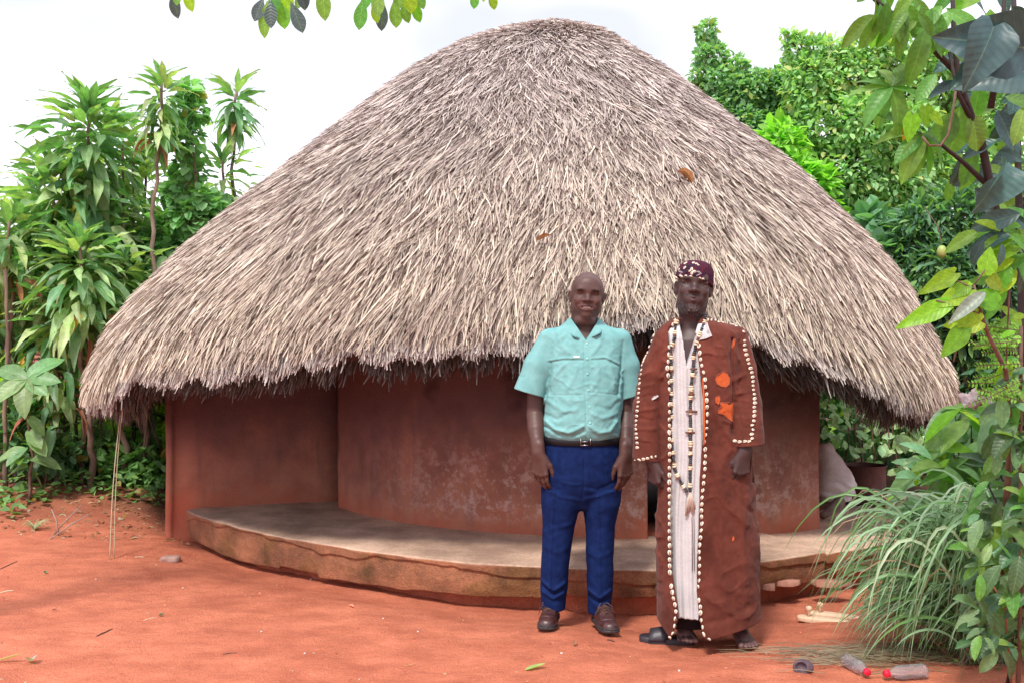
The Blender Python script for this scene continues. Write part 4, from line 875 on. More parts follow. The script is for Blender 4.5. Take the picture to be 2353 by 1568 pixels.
tag(obj('fine_blades', mesh_np('fine_blades', np.concatenate(VV), np.concatenate(FF), M_blade, True, np.concatenate(CC)), lg), kind='stuff')
# dry stalks at its foot, straw on the ground, small herbs in the corner
def scatter_strands(name, n, fn, col, w=.002, parent=None, m=M_blade):
    V = []; F = []; C = []
    for k in range(n):
        P = fn(); c = np.array(col)*rnd.uniform(.6, 1.3); b0 = len(V)
        for i, p in enumerate(P):
            T = (P[min(i+1, len(P)-1)]-P[max(i-1, 0)]).normalized(); S = T.cross(Vector((0, -.5, .85))); S = S.normalized()*w*rnd.uniform(.6, 1.3); V += [p-S, p+S]; C += [c, c]
        F += [(b0+2*i, b0+2*i+1, b0+2*i+3, b0+2*i+2) for i in range(len(P)-1)]
    return tag(obj(name, mesh_np(name, np.array([tuple(v_) for v_ in V]), np.array(F), m, False, np.array(C)), parent), kind='stuff')
def straw_fn():
    x, y = rnd.gauss(1.66, .20), rnd.gauss(4.27, .09); x = min(x, 2.5); a = rnd.gauss(2.9, .5); l = rnd.uniform(.06, .22); z = gz(x, y)+.004+rnd.random()*.018
    return [Vector((x, y, z)), Vector((x+math.cos(a)*l*.5, y+math.sin(a)*l*.35, z+rnd.uniform(0, .01))), Vector((x+math.cos(a)*l, y+math.sin(a)*l*.5, z))]
scatter_strands('straw_litter', 420, straw_fn, (.24, .19, .12), .0017)
def stalk_fn():
    x, y = gb.x+rnd.uniform(-.2, .25), gb.y+rnd.uniform(-.12, .3); z = gz(x, y); l = rnd.uniform(.15, .4); return [Vector((x, y, z)), Vector((x+rnd.uniform(-.1, .1), y, z+l*.5)), Vector((x+rnd.uniform(-.2, .15), y+rnd.uniform(-.1, .1), z+l))]
scatter_strands('dry_stalks', 260, stalk_fn, (.22, .12, .08), .0022)
n = 900; X = rng.uniform(1.85, 2.6, n); Y = rng.uniform(3.9, 4.6, n); k_ = vnoise(X*4, Y*4, X*0+2) > -.2; X, Y = X[k_], Y[k_]; n = len(X); P = np.stack([X, Y, np.array([gz(a, b) for a, b in zip(X, Y)])+rng.random(n)*.07], -1); D = rng.normal(0, 1, (n, 3)); D[:, 2] = np.abs(D[:, 2])*.4
leaf_stuff('small_herbs', P, D, rng.uniform(.012, .035, n), M_foliage, None, .55, leafvar(n, (.07, .14, .03), (.15, .22, .05), (.35, .2, .12), .25))
# young plant shoots poking from the grass clump
for (px, py, a, lab) in ((2245, 1290, 20, 'wiry reddish twig with small leaves at its tip, across the lemongrass'), (2330, 1200, 60, 'leafy shoot with paired leaves at the right edge, above the herbs')):
    b = at(2330, 1480, 3.55); b.z = gz(b.x, b.y); t = thing('leafy_shoot', lab, 'shoot', tuple(b)); p = at(px, py, 3.45); mb = MB(); mb.tube([Vector((0, 0, 0)), to_local(at((px+2330)/2+20, (py+1480)/2, 3.5), b), to_local(p, b)], [.005, .004, .003], 6); mb.build('stem', mat('red_twig', (.25, .10, .06), .7) if a == 20 else M_twig, t, True)
    for k in range(7): lf(rnd.choice(ME_mound[:2]), px+rnd.uniform(-8, 8), py+rnd.uniform(-8, 8), 3.45, rnd.uniform(28, 60), k*51+a, t, b, rnd.uniform(-.4, .1), (0, -.7, .7))

# ---- limb of an unseen tree hanging in over the top of the picture
ob = Vector((-3.4, 3.6, gz(-3.4, 3.6)-.05)); ot = thing('overhanging_tree', 'tree outside the frame whose leafy twigs hang in along the top edge', 'tree', tuple(ob))
mb = MB(); trunk(mb, [Vector((0, 0, 0)), Vector((.1, .1, 1.6)), Vector((.25, .2, 2.9)), Vector((.4, .25, 3.6))], .12, .07, 10); trunk(mb, [Vector((.25, .2, 2.9)), Vector((1.2, .35, 3.30)), Vector((2.6, .4, 3.22)), Vector((3.5, .4, 3.2))], .055, .016, 8, .015); mb.build('trunk', M_bark, ot, True)
ME_oh = [leaf_mesh('leaf', m, 1, .42, 'obov', .10, .08, .02, 9) for m in (M_mid, leafmat('shaded_underside', (.045, .07, .075), .12), M_lime)]
for cx_, items in ((408, ((397, -22, 48, -85), (428, -35, 48, -80), (412, -40, 40, -100))), (640, ((614, 2, 64, -100), (622, 0, 52, -88), (645, 5, 50, -80), (668, 6, 55, -68), (655, -40, 58, -85), (605, -5, 45, -110), (690, -38, 48, -80), (700, -25, 40, -110), (740, -40, 65, -88), (632, -30, 50, -90))), (880, ((835, -5, 56, -100), (880, 2, 52, -95), (905, 0, 48, -85), (925, -2, 42, -78), (950, 0, 40, -75), (870, -30, 55, -92), (860, 0, 40, -85), (935, -35, 50, -80), (845, -40, 45, -95), (915, -40, 45, -90), (955, -30, 40, -70))), (1110, ((1092, -22, 32, -95), (1128, -22, 34, -80), (1110, -35, 30, -90)))):
    q = at(cx_, -30, 3.95); c = Vector((q.x, 3.98, 3.22)); mb = MB(); c2 = at(cx_, -55, 3.95); mb.tube([c-ob, (c+c2)/2-ob+Vector((.02, 0, 0)), c2-ob], [.009, .006, .004], 6); mb.build('twig', M_twig, ot, True)
    for (px, py, s, a) in items: lf(ME_oh[0 if rnd.random() < .5 else 1 if rnd.random() < .6 else 2], px, py, 3.95+rnd.uniform(-.1, .1), s*1.3, a, ot, ob, rnd.uniform(-.2, .2), (rnd.uniform(-.4, .4), -1, rnd.uniform(-.2, .4)), w=rnd.uniform(1.0, 1.25))
    for k in range(14): lf(ME_oh[k % 3], cx_+rnd.uniform(-70, 70), -70+rnd.uniform(-45, 10), 3.95+rnd.uniform(-.3, .3), rnd.uniform(40, 60), rnd.uniform(-150, -30), ot, ob, rnd.uniform(-.8, .8), (0, -.3, 1))
# ---------------------------------------------------------------- figures are grown on a distance grid and meshed into one continuous surface
def smin(a, b, k):
    h = np.clip(.5+.5*(b-a)/k, 0, 1); return b*(1-h)+a*h-k*h*(1-h)
def smax(a, b, k): return -smin(-a, -b, k)
class Frame:
    def __init__(s, o=(0, 0, 0), R=None, k=1.0): s.k = k; s.o = np.array(o, float); s.R = np.eye(3) if R is None else np.array(R, float)   # columns = local axes
    def to(s, p): return s.o+s.k*(s.R@np.array(p, float))
    def dirn(s, p): return s.R@np.array(p, float)
    def loc(s, X, Y, Z):
        x, y, z = (X-s.o[0])/s.k, (Y-s.o[1])/s.k, (Z-s.o[2])/s.k; R = s.R
        return R[0,0]*x+R[1,0]*y+R[2,0]*z, R[0,1]*x+R[1,1]*y+R[2,1]*z, R[0,2]*x+R[1,2]*y+R[2,2]*z
ID = Frame()
def rotm(rx=0, ry=0, rz=0):
    from mathutils import Euler
    return np.array(Euler((math.radians(rx), math.radians(ry), math.radians(rz))).to_matrix())
class Vol:
    def __init__(s, lo, hi, h):
        s.h = h; s.lo = np.array(lo, float); s.n = np.ceil((np.array(hi)-s.lo)/h).astype(int)+1
        s.A = np.full(s.n, .05, np.float32)
        s.ax = [s.lo[i]+h*np.arange(s.n[i]) for i in range(3)]
    def sl(s, lo, hi, pad=.02):
        a = np.clip(np.floor((np.array(lo)-pad-s.lo)/s.h).astype(int), 0, s.n-1); b = np.clip(np.ceil((np.array(hi)+pad-s.lo)/s.h).astype(int)+1, 1, s.n)
        S = tuple(slice(a[i], b[i]) for i in range(3))
        X = s.ax[0][S[0]][:, None, None].astype(np.float32); Y = s.ax[1][S[1]][None, :, None].astype(np.float32); Z = s.ax[2][S[2]][None, None, :].astype(np.float32)
        return S, X, Y, Z
    def put(s, S, d, op='u', k=.01):
        d = d.astype(np.float32)
        s.A[S] = smin(s.A[S], d, k) if op == 'u' else smax(s.A[S], -d, k) if op == 's' else smax(s.A[S], d, k)
    def cap(s, a, b, ra, rb=None, k=.01, op='u', f=ID, flat=None):
        rb = ra if rb is None else rb; ra, rb = ra*f.k, rb*f.k; a = f.to(a); b = f.to(b); R = max(ra, rb)
        S, X, Y, Z = s.sl(np.minimum(a, b)-R, np.maximum(a, b)+R, k+.006)
        v = b-a; L2 = max(v@v, 1e-12); x, y, z = X-a[0], Y-a[1], Z-a[2]
        if flat is not None:
            n = f.dirn(flat[0]); n = n/np.linalg.norm(n); c = (x*n[0]+y*n[1]+z*n[2])*(flat[1]-1); x, y, z = x+n[0]*c, y+n[1]*c, z+n[2]*c
        t = np.clip((x*v[0]+y*v[1]+z*v[2])/L2, 0, 1)
        d = np.sqrt((x-t*v[0])**2+(y-t*v[1])**2+(z-t*v[2])**2)-(ra+(rb-ra)*t)
        if flat is not None: d = d/max(1, flat[1])**.5
        s.put(S, d, op, k)
    def ell(s, c, r, k=.01, op='u', f=ID, rot=None):
        g = Frame(f.to(c), f.R if rot is None else f.R@rot, f.k); R = max(r)*f.k
        S, X, Y, Z = s.sl(g.o-R, g.o+R, k+.006); x, y, z = g.loc(X, Y, Z)
        q = np.sqrt((x/r[0])**2+(y/r[1])**2+(z/r[2])**2); q2 = np.sqrt((x/r[0]**2)**2+(y/r[1]**2)**2+(z/r[2]**2)**2)+1e-6
        s.put(S, q*(q-1)/q2, op, k)
    def loft(s, rings, k=.01, op='u', zcap=True, disp=None, sm=.02, grow=0.0, ret=False):
        r = np.array(sorted(rings), float); z0, z1 = r[0, 0], r[-1, 0]
        R = r[:, 3:5].max()
        S, X, Y, Z = s.sl((r[:, 1].min()-R, r[:, 2].min()-R, z0), (r[:, 1].max()+R, r[:, 2].max()+R, z1), .03)
        zz = np.linspace(z0-.05, z1+.05, 400); T = [np.interp(zz, r[:, 0], r[:, i]) for i in range(1, r.shape[1])]
        w = max(1, int(sm/(zz[1]-zz[0]))); ker = np.hanning(2*w+1)[1:-1] if w > 1 else np.ones(1); ker = ker/ker.sum()
        T = [np.convolve(np.pad(t, len(ker)//2, mode='edge'), ker, 'valid') for t in T]
        g = [np.interp(Z, zz, t) for t in T]
        cx, cy, rx, ry = g[:4]; p = g[4] if len(g) > 4 else 2.0
        rx = rx+grow; ry = ry+grow
        q = (np.abs((X-cx)/rx)**p+np.abs((Y-cy)/ry)**p)**(1/p)
        d = (q-1)*np.minimum(rx, ry)
        if disp is not None: d = d-disp(X, Y, Z)
        if zcap: d = smax(d, np.maximum(Z-z1, z0-Z), .006)
        if ret: return S, d
        s.put(S, d, op, k)
    def fn(s, lo, hi, f, op='u', k=.006):
        S, X, Y, Z = s.sl(lo, hi, .0); s.put(S, f(X, Y, Z)+0*(X+Y+Z), op, k)
    def hollow(s, t):
        s.A = np.maximum(s.A, -(s.A+t))
    def hit(s, px, py, root, d0=None, back=False):
        """first surface point (local) on the camera ray through a picture position"""
        dirv = np.array([(px-CXP)/FPX, 1.0, (HOR-py)/FPX]); t = np.arange(s.lo[1]+root[1], s.lo[1]+root[1]+s.n[1]*s.h, s.h*.5)
        P = np.array([0, 0, CAMH])+t[:, None]*dirv-np.array(root)
        q = (P-s.lo)/s.h; i = np.clip(np.round(q).astype(int), 0, s.n-1); v = s.A[i[:, 0], i[:, 1], i[:, 2]]
        w = np.nonzero(v < 0)[0]
        return P[w[0]] if len(w) else None
    def normal(s, p):
        i = np.clip(np.round((np.array(p)-s.lo)/s.h).astype(int), 3, s.n-4); g = []
        for a in range(3):
            e = np.zeros(3, int); e[a] = 3; g.append(s.A[tuple(i+e)]-s.A[tuple(i-e)])
        g = np.array(g, float); return g/(np.linalg.norm(g)+1e-9)
    def mesh(s, name, m, col=None, relax=1, keep=None):
        A = s.A; B = (A < 0)
        c = np.zeros(np.array(B.shape)-1, np.uint8)
        for dx in (0, 1):
            for dy in (0, 1):
                for dz in (0, 1): c += B[dx:B.shape[0]-1+dx, dy:B.shape[1]-1+dy, dz:B.shape[2]-1+dz]
        cells = np.argwhere((c > 0) & (c < 8)); idm = np.full(c.shape, -1, np.int32); idm[tuple(cells.T)] = np.arange(len(cells))
        acc = np.zeros((len(cells), 3)); cnt = np.zeros(len(cells))
        for ax in range(3):
            o1, o2 = [a for a in range(3) if a != ax]
            for i in (0, 1):
                for j in (0, 1):
                    a = cells.copy(); a[:, o1] += i; a[:, o2] += j; b = a.copy(); b[:, ax] += 1
                    va = A[tuple(a.T)]; vb = A[tuple(b.T)]; mk = (va < 0) != (vb < 0)
                    t = np.where(mk, va/(va-vb+1e-12), 0)
                    p = a-cells; p = p.astype(float); p[:, ax] += t
                    acc[mk] += p[mk]; cnt[mk] += 1
        V = cells+acc/cnt[:, None]; F = []
        for ax in range(3):
            o1, o2 = [(1, 2), (2, 0), (0, 1)][ax]
            s1 = [slice(None)]*3; s2 = [slice(None)]*3; s1[ax] = slice(0, -1); s2[ax] = slice(1, None)
            D = B[tuple(s1)].astype(np.int8)-B[tuple(s2)].astype(np.int8)
            e = np.argwhere(D != 0); e = e[(e[:, o1] > 0) & (e[:, o2] > 0) & (e[:, o1] < c.shape[o1]) & (e[:, o2] < c.shape[o2])]
            sg = D[tuple(e.T)]
            def cid(i, j):
                q = e.copy(); q[:, o1] -= i; q[:, o2] -= j; return idm[tuple(q.T)]
            f = np.stack([cid(1, 1), cid(0, 1), cid(0, 0), cid(1, 0)], -1)
            f[sg < 0] = f[sg < 0][:, ::-1]; F.append(f)
        F = np.concatenate(F); F = F[(F >= 0).all(1)]
        V = s.lo+V*s.h
        for _ in range(relax):
            acc = np.zeros_like(V); n = np.zeros(len(V))
            for i in range(4):
                for j in ((i+1) % 4, (i-1) % 4):
                    acc += np.stack([np.bincount(F[:, i], V[F[:, j], k], len(V)) for k in range(3)], -1); n += np.bincount(F[:, i], minlength=len(V))
            V = V*.5+.5*acc/np.maximum(n, 1)[:, None]
        if keep is not None:
            kv = keep(V); F = F[kv[F].all(1)]; used = np.unique(F); mp_ = np.full(len(V), -1); mp_[used] = np.arange(len(used)); V = V[used]; F = mp_[F]
        return mesh_np(name, V, F, m, True, None if col is None else col(V))

def creases(items, X, Z):
    """folds given as polylines in the front plane: (points, width, height)"""
    out = np.zeros(np.broadcast(X, Z).shape, np.float32)
    for pts, w, h in items:
        best = np.full(out.shape, 9.0, np.float32)
        for (x0, z0), (x1, z1) in zip(pts[:-1], pts[1:]):
            vx, vz = x1-x0, z1-z0; L2 = vx*vx+vz*vz+1e-9; t = np.clip(((X-x0)*vx+(Z-z0)*vz)/L2, 0, 1)
            best = np.minimum(best, (X-x0-t*vx)**2+(Z-z0-t*vz)**2)
        out += h*np.exp(-best/(w*w))
    return out

def head(v, f, w=1.0, smile=False, eye=.036, mouth=.033, nose=.018, thick=1.0):
    """skull, jaw, brow, lidded sockets, nose with wings, lips, ears; f at the chin, z up, -y forwards"""
    v.ell((0, .012, .142), (.079*w, .096, .091), .01, f=f)
    v.ell((0, -.020, .085), (.068*w, .070, .082), .02, f=f)
    v.ell((0, -.014, .056), (.056*w*thick, .062, .048), .02, f=f)
    v.ell((0, -.074, .020), (.024, .016, .017), .018, f=f)
    for q in (-1, 1):
        v.ell((q*.041*w, -.062, .094), (.023, .022, .022), .016, f=f)
        v.ell((q*.052*w, .010, .058), (.016*thick, .03, .03), .02, f=f)
    v.cap((-.036*w, -.078, .1385), (.036*w, -.078, .1385), .012, .012, .014, f=f)
    v.ell((0, -.066, .162), (.055*w, .022, .040), .035, f=f)
    for q in (-1, 1): v.ell((q*eye*.98, -.098, .122), (.019, .015, .0125), .010, 's', f=f)
    for q in (-1, 1):                                            # lids round a slit
        v.cap((q*eye-.016, -.0755, .1268), (q*eye+.016, -.0755, .1268), .0058, .0062, .004, f=f)
        v.cap((q*eye-.015, -.0740, .1108), (q*eye+.015, -.0740, .1108), .0058, .0065, .004, f=f)
        v.ell((q*eye, -.066, .119), (.016, .012, .009), .003, f=f)
    v.cap((0, -.080, .130), (0, -.097, .100), .0085, .012, .010, f=f)
    v.ell((0, -.104, .0935), (.0135, .0125, .0115), .008, f=f)
    for q in (-1, 1):
        v.ell((q*nose*.82, -.093, .0905), (.0105, .0125, .009), .006, f=f)
        v.ell((q*nose*.50, -.104, .0835), (.0055, .006, .0045), .003, 's', f=f)
    v.ell((0, -.078, .058), (.036, .017, .026), .014, f=f)
    if smile:
        v.cap((-mouth, -.077, .0635), (0, -.094, .0655), .0040, .0048, .005, f=f); v.cap((mouth, -.077, .0635), (0, -.094, .0655), .0040, .0048, .005, f=f)
        v.cap((-mouth*.9, -.078, .056), (0, -.090, .0450), .0042, .0060, .005, f=f); v.cap((mouth*.9, -.078, .056), (0, -.090, .0450), .0042, .0060, .005, f=f)
        v.ell((0, -.096, .0560), (mouth*.82, .015, .0066), .002, 's', f=f)
        for q in (-1, 1): v.cap((q*.024, -.092, .088), (q*(mouth+.008), -.075, .058), .0022, .0022, .004, 's', f=f); v.ell((q*.040, -.068, .086), (.017, .016, .016), .012, f=f)
    else:
        v.cap((-mouth*.85, -.080, .060), (0, -.095, .0645), .004, .0068, .005, f=f); v.cap((mouth*.85, -.080, .060), (0, -.095, .0645), .004, .0068, .005, f=f)
        v.cap((-mouth*.8, -.080, .0555), (0, -.094, .0505), .004, .0080, .005, f=f); v.cap((mouth*.8, -.080, .0555), (0, -.094, .0505), .004, .0080, .005, f=f)
        v.cap((-mouth*.9, -.098, .0580), (mouth*.9, -.098, .0580), .0026, .0026, .003, 's', f=f)
    for q in (-1, 1):
        R_ = rotm(0, q*8, q*-22)
        v.ell((q*.083*w, .012, .108), (.0065, .018, .031), .005, f=f, rot=R_)
        v.ell((q*.087*w, .006, .112), (.005, .009, .018), .004, 's', f=f, rot=R_)
def hand(v, wrist, F, T, side, s=1.0, curl=(20, 25, 20), tcurl=.4, spread=1.0):
    """F = finger direction, T = direction of the thumb side; palm direction is across both"""
    F = np.array(F, float); F /= np.linalg.norm(F); T = np.array(T, float); T -= F*(T@F); T /= np.linalg.norm(T); P = np.cross(F, T)*side
    w = np.array(wrist, float); g = lambda t, p, f_: w+(T*t+P*p+F*f_)*s
    xs = (.030, .010, -.010, -.029); kn = (.088, .092, .087, .079); ln = (.072, .080, .074, .058); rr = (.0098, .0100, .0096, .0086)
    v.cap(g(0, 0, -.04), g(0, 0, .01), .027*s, .026*s, .02, flat=(P, 1.25))
    for i in range(4):
        v.cap(g(xs[i]*.5, 0, .012), g(xs[i], 0, kn[i]), .017*s, .0125*s, .012)
        v.ell(g(xs[i], -.004, kn[i]), (.0095*s,)*3, .006)
    v.ell(g(.022, .012, .035), (.016*s, .018*s, .026*s), .014)
    for i in range(4):
        a = math.radians(curl[0]+4*i); p = g(xs[i], 0, kn[i]-.004); sp = (xs[i]*.14*spread)
        for j, fr in enumerate((.46, .30, .26)):
            d = F*math.cos(a)+P*math.sin(a)+T*sp; d /= np.linalg.norm(d); q = p+d*ln[i]*fr*s
            v.cap(p, q, rr[i]*s*(1-.07*j), rr[i]*s*(1-.07*(j+1)), .0025 if j == 0 else .002)
            p = q; a += math.radians(curl[1] if j == 0 else curl[2])
    a0 = g(.022, .006, .022); a1 = g(.043, .016, .052); a2 = g(.048, .024, .082); a3 = g(.046+.004*tcurl, .031, .107)
    v.cap(a0, a1, .015*s, .0125*s, .012); v.cap(a1, a2, .012*s, .0105*s, .003); v.cap(a2, a3, .0105*s, .0085*s, .003)
    return a3, p
def foot(v, ank, toe, s=1.0):
    """bare foot from the ankle down, toes spread at the front"""
    a = np.array(ank, float); t = np.array(toe, float); d = t-a; d[2] = 0; L_ = np.linalg.norm(d); d /= L_; n = np.array([-d[1], d[0], 0]); up = np.array([0, 0, 1.])
    g = lambda f_, c, z: np.array([a[0], a[1], 0])+d*f_+n*c+up*z
    v.cap(g(0, 0, .13), g(0, 0, .06), .036*s, .036*s, .02)
    v.cap(g(-.045, 0, .03), g(.02, 0, .035), .030*s, .033*s, .02)
    v.cap(g(0, 0, .06), g(L_-.075, 0, .032), .034*s, .026*s, .02)
    for c, r in ((-.026, .022), (0, .020), (.024, .018)): v.cap(g(.02, c*.6, .026), g(L_-.06, c, .02), .022, r*.9, .012)
    return g, L_
def toes(v, g, L_, big):
    for i in range(5):
        c = big*(-.032+.0168*i+(.002 if i else -.002)); r = (.0135, .0098, .0092, .0088, .0085)[i]; l = L_-(.008, .006, .012, .020, .030)[i]
        v.cap(g(L_-.07, c*.9, .020), g(l, c*1.08, r+.001), r*1.02, r, .0035)
        v.cap(g(l-.02, c*1.04, .018), g(l, c*1.08, r+.001), r*.95, r, .002)
def surf_patch(v, root, poly, m, name, parent, off=.0015, n=10, col=(1, 1, 1)):
    """thin patch lying on a garment: outline given as picture positions"""
    c = np.mean(poly, 0); P = []; rings = np.linspace(0, 1, 5)
    out = []
    for r in rings:
        for q in poly:
            x, y = c+(np.array(q)-c)*r; h = v.hit(x, y, root)
            if h is None: h = out[-1] if out else np.zeros(3)
            else: h = h+v.normal(h)*off
            out.append(h)
    k = len(poly); F = [(i*k+j, i*k+(j+1) % k, (i+1)*k+(j+1) % k, (i+1)*k+j) for i in range(len(rings)-1) for j in range(k)]
    return obj(name, mesh_np(name, np.array(out), np.array(F), m, True), parent)
M_eyew = mat('eye_white', (.36, .31, .30), .25); M_iris = mat('iris', (.012, .008, .007), .12)
def eyes(parent, f, eye):
    for q in (-1, 1):
        mb = MB(); n = 12; R = .0118; V = []; C = []
        for i in range(9):
            a = PI*i/8
            for j in range(n):
                b = 2*PI*j/n; V.append((R*math.sin(a)*math.cos(b), -R*math.cos(a), R*.8*math.sin(a)*math.sin(b)))
        F = [(i*n+j, i*n+(j+1) % n, (i+1)*n+(j+1) % n, (i+1)*n+j) for i in range(8) for j in range(n)]
        mi = [1 if k//n < 2 else 0 for k in range(len(F))]
        V = [f.to((q*eye+x, -.0705+y, .119+z)) for x, y, z in V]
        obj('eye', mesh_np('eye', np.array(V), np.array(F), [M_eyew, M_iris], True, mi=mi), parent)
# ---------------------------------------------------------------- man in the turquoise shirt
R1 = np.array([(1343-CXP)/FPX*4.80, 4.80, 0.0])
def q1(px, py, d=4.80):            # picture position -> his own coordinates, on a plane at distance d
    p = at(px, py, d); return (p.x-R1[0], p.z)
man1 = thing('person', 'man standing in a short sleeved turquoise shirt, navy trousers and brown lace-up shoes', 'person', tuple(R1))
M_skin1 = mat('skin_warm_brown', (1, 1, 1), .47, attr='Col', bump=.25, bscale=180, spec=.38, dist=.004)
v = Vol((-.40, -.24, .0), (.40, .22, 1.79), .0031)
chz = q1(0, 732)[1]
hf = Frame((0.004, .0, chz), rotm(3, 4, -2)@np.diag([1, 1, 1.0])); 
head(v, hf, 1.03, True, eye=.0355, mouth=.046, nose=.021, thick=1.12)
v.cap((.0, .03, chz+.05), (.0, .045, 1.40), .064, .070, .03)
v.ell((0, -.028, chz-.012), (.052, .042, .028), .025)                     # soft under the chin
v.loft([(1.30, .0, .03, .16, .09, 2.4), (1.40, 0, .03, .14, .085, 2.2), (1.455, 0, .035, .09, .062, 2), (1.49, 0, .04, .065, .06, 2), (.95, -.01, .02, .15, .11, 2.3), (1.15, 0, .01, .16, .12, 2.3)], .03)
v.loft([(.60, -.01, .02, .13, .09, 2.3), (.75, -.01, .02, .16, .10, 2.3), (.95, -.01, .02, .15, .10, 2.3)], .03)
def limb(v, pts, rad, k=.003, flat=None):
    for (a, b, ra, rb) in zip(pts[:-1], pts[1:], rad[:-1], rad[1:]): v.cap(a, b, ra, rb, k, flat=flat)
# arms
xl = lambda px, py: q1(px, py)
def P3(px, py, y): a, b = q1(px, py, 4.80+y); return np.array([a, y, b])
limb(v, [P3(1254, 785, .02), P3(1232, 900, .03), P3(1229, 950, .025), P3(1231, 985, -.03), P3(1236, 1038, -.09)], [.046, .046, .044, .043, .029])
limb(v, [P3(1428, 785, .02), P3(1436, 900, .03), P3(1438, 950, .025), P3(1438, 985, -.03), P3(1436, 1040, -.09)], [.044, .045, .043, .040, .028])
hand(v, P3(1238, 1042, -.092), (.06, .03, -1), (.83, -.55, 0), -1, 1.12, (8, 20, 14))
hand(v, P3(1437, 1044, -.092), (-.02, .03, -1), (-.83, -.55, 0), 1, 1.12, (8, 20, 14))
for sx, (kx, ky), (ax, ay) in ((-1, (1281, 1215), (1271, 1392)), (1, (1378, 1215), (1379, 1400))):
    limb(v, [np.array([sx*.085, .02, .72]), P3(kx, ky, .01), P3(ax, ay, .06)], [.085, .055, .036])
def skincol(base, ns, lip, f, lipz, ry=.0105, rx=.034, grey=None, palm=True):
    b = np.array(base)
    def fn(V):
        x, y, z = f.loc(V[:, 0], V[:, 1], V[:, 2]); n = vnoise(V[:, 0]*18, V[:, 1]*18, V[:, 2]*18)[:, None]
        c = b*(1+.10*n)
        cheek = np.exp(-((np.abs(x)-.04)**2+(z-.09)**2)/.0006)*(y < -.03); c = c*(1+.20*cheek[:, None]*np.array([1.25, 1, .95]))
        L_ = np.exp(-(((x/rx)**4)+((z-lipz)/ry)**4))*(y < -.07); c = c*(1-L_[:, None])+np.array(lip)*L_[:, None]
        brow = np.exp(-(((np.abs(x)-.036)/.021)**4+((z-(.139-.14*(np.abs(x)-.036)))/.0052)**4))*(y < -.05); c = c*(1-.72*brow[:, None])
        sock = np.exp(-(((np.abs(x)-.035)/.022)**2+((z-.119)/.012)**2))*(y < -.04); c = c*(1-.18*sock[:, None])
        if grey: c = grey(c, x, y, z)
        return c
    return fn
def stubble1(c, x, y, z):       # shaved hair shows as a darker band round the back and sides
    h = np.clip((y+.018-.25*np.maximum(0, .17-z))/.06, 0, 1)*np.clip((z-.10)/.02, 0, 1); return c*(1-.32*h[:, None])
body1 = obj('body', v.mesh('body', M_skin1, skincol((.084, .041, .035), 0, (.115, .05, .05), hf, .0555, .012, .034, stubble1), 2), man1)
V1 = v
eyes(man1, hf, .0355)
mb = MB(); M_teeth = mat('teeth', (.72, .64, .55), .3)
for i in range(-4, 5):
    w = (.0074, .0068, .0064, .006, .0056)[abs(i)]; x = (i)*.0072+ (.0012 if i > 0 else -.0012 if i < 0 else .0); 
    mb.box(tuple(np.array([x-w*.49, -.0885+abs(i)*.0017, .0515])), (x+w*.46, -.080, .0612))
me = mb.mesh('teeth', M_teeth); obj('teeth', me, man1, M=Matrix.Translation(Vector(hf.o))@Matrix(hf.R.tolist()).to_4x4())
# brows as short hairs lying on the ridge
def hairs(name, v, root, spots, m, parent, length=.006, w=.0007, dirf=None):
    V = []; F = []
    for (px, py) in spots:
        h = v.hit(px, py, root)
        if h is None: continue
        n = v.normal(h); d = (dirf(px, py) if dirf else Vector((rnd.uniform(-.5, .5), 0, -1))); d = np.array(d, float)+n*.6+np.array([rnd.uniform(-.5, .5), 0, rnd.uniform(-.4, .4)]); d /= np.linalg.norm(d)
        s_ = np.cross(d, n); s_ /= np.linalg.norm(s_)+1e-9; k = len(V); l = length*rnd.uniform(.6, 1.3)
        V += [h-s_*w, h+s_*w, h+d*l]; F.append((k, k+1, k+2))
    return tag(obj(name, mesh_np(name, np.array(V), np.array(F), m), parent), kind='stuff')
M_browh = mat('dark_hair', (.012, .009, .008), .6)
def brow_spots(f, root, n):
    out = []
    for q in (-1, 1):
        for _ in range(n):
            t = rnd.uniform(-1, 1); p = f.to((q*(.036+t*.018), -.093, .1405+.003*(1-t*t)-.0025*t+rnd.uniform(-.002, .002)))+np.array(root); out.append((CXP+FPX*p[0]/p[1], HOR-FPX*(p[2]-CAMH)/p[1]))
    return out
hairs('eyebrows', v, R1, brow_spots(hf, R1, 240), M_browh, man1, .004, .0007, lambda a, b: (.9 if a > CXP+FPX*R1[0]/R1[1] else -.9, 0, .1))

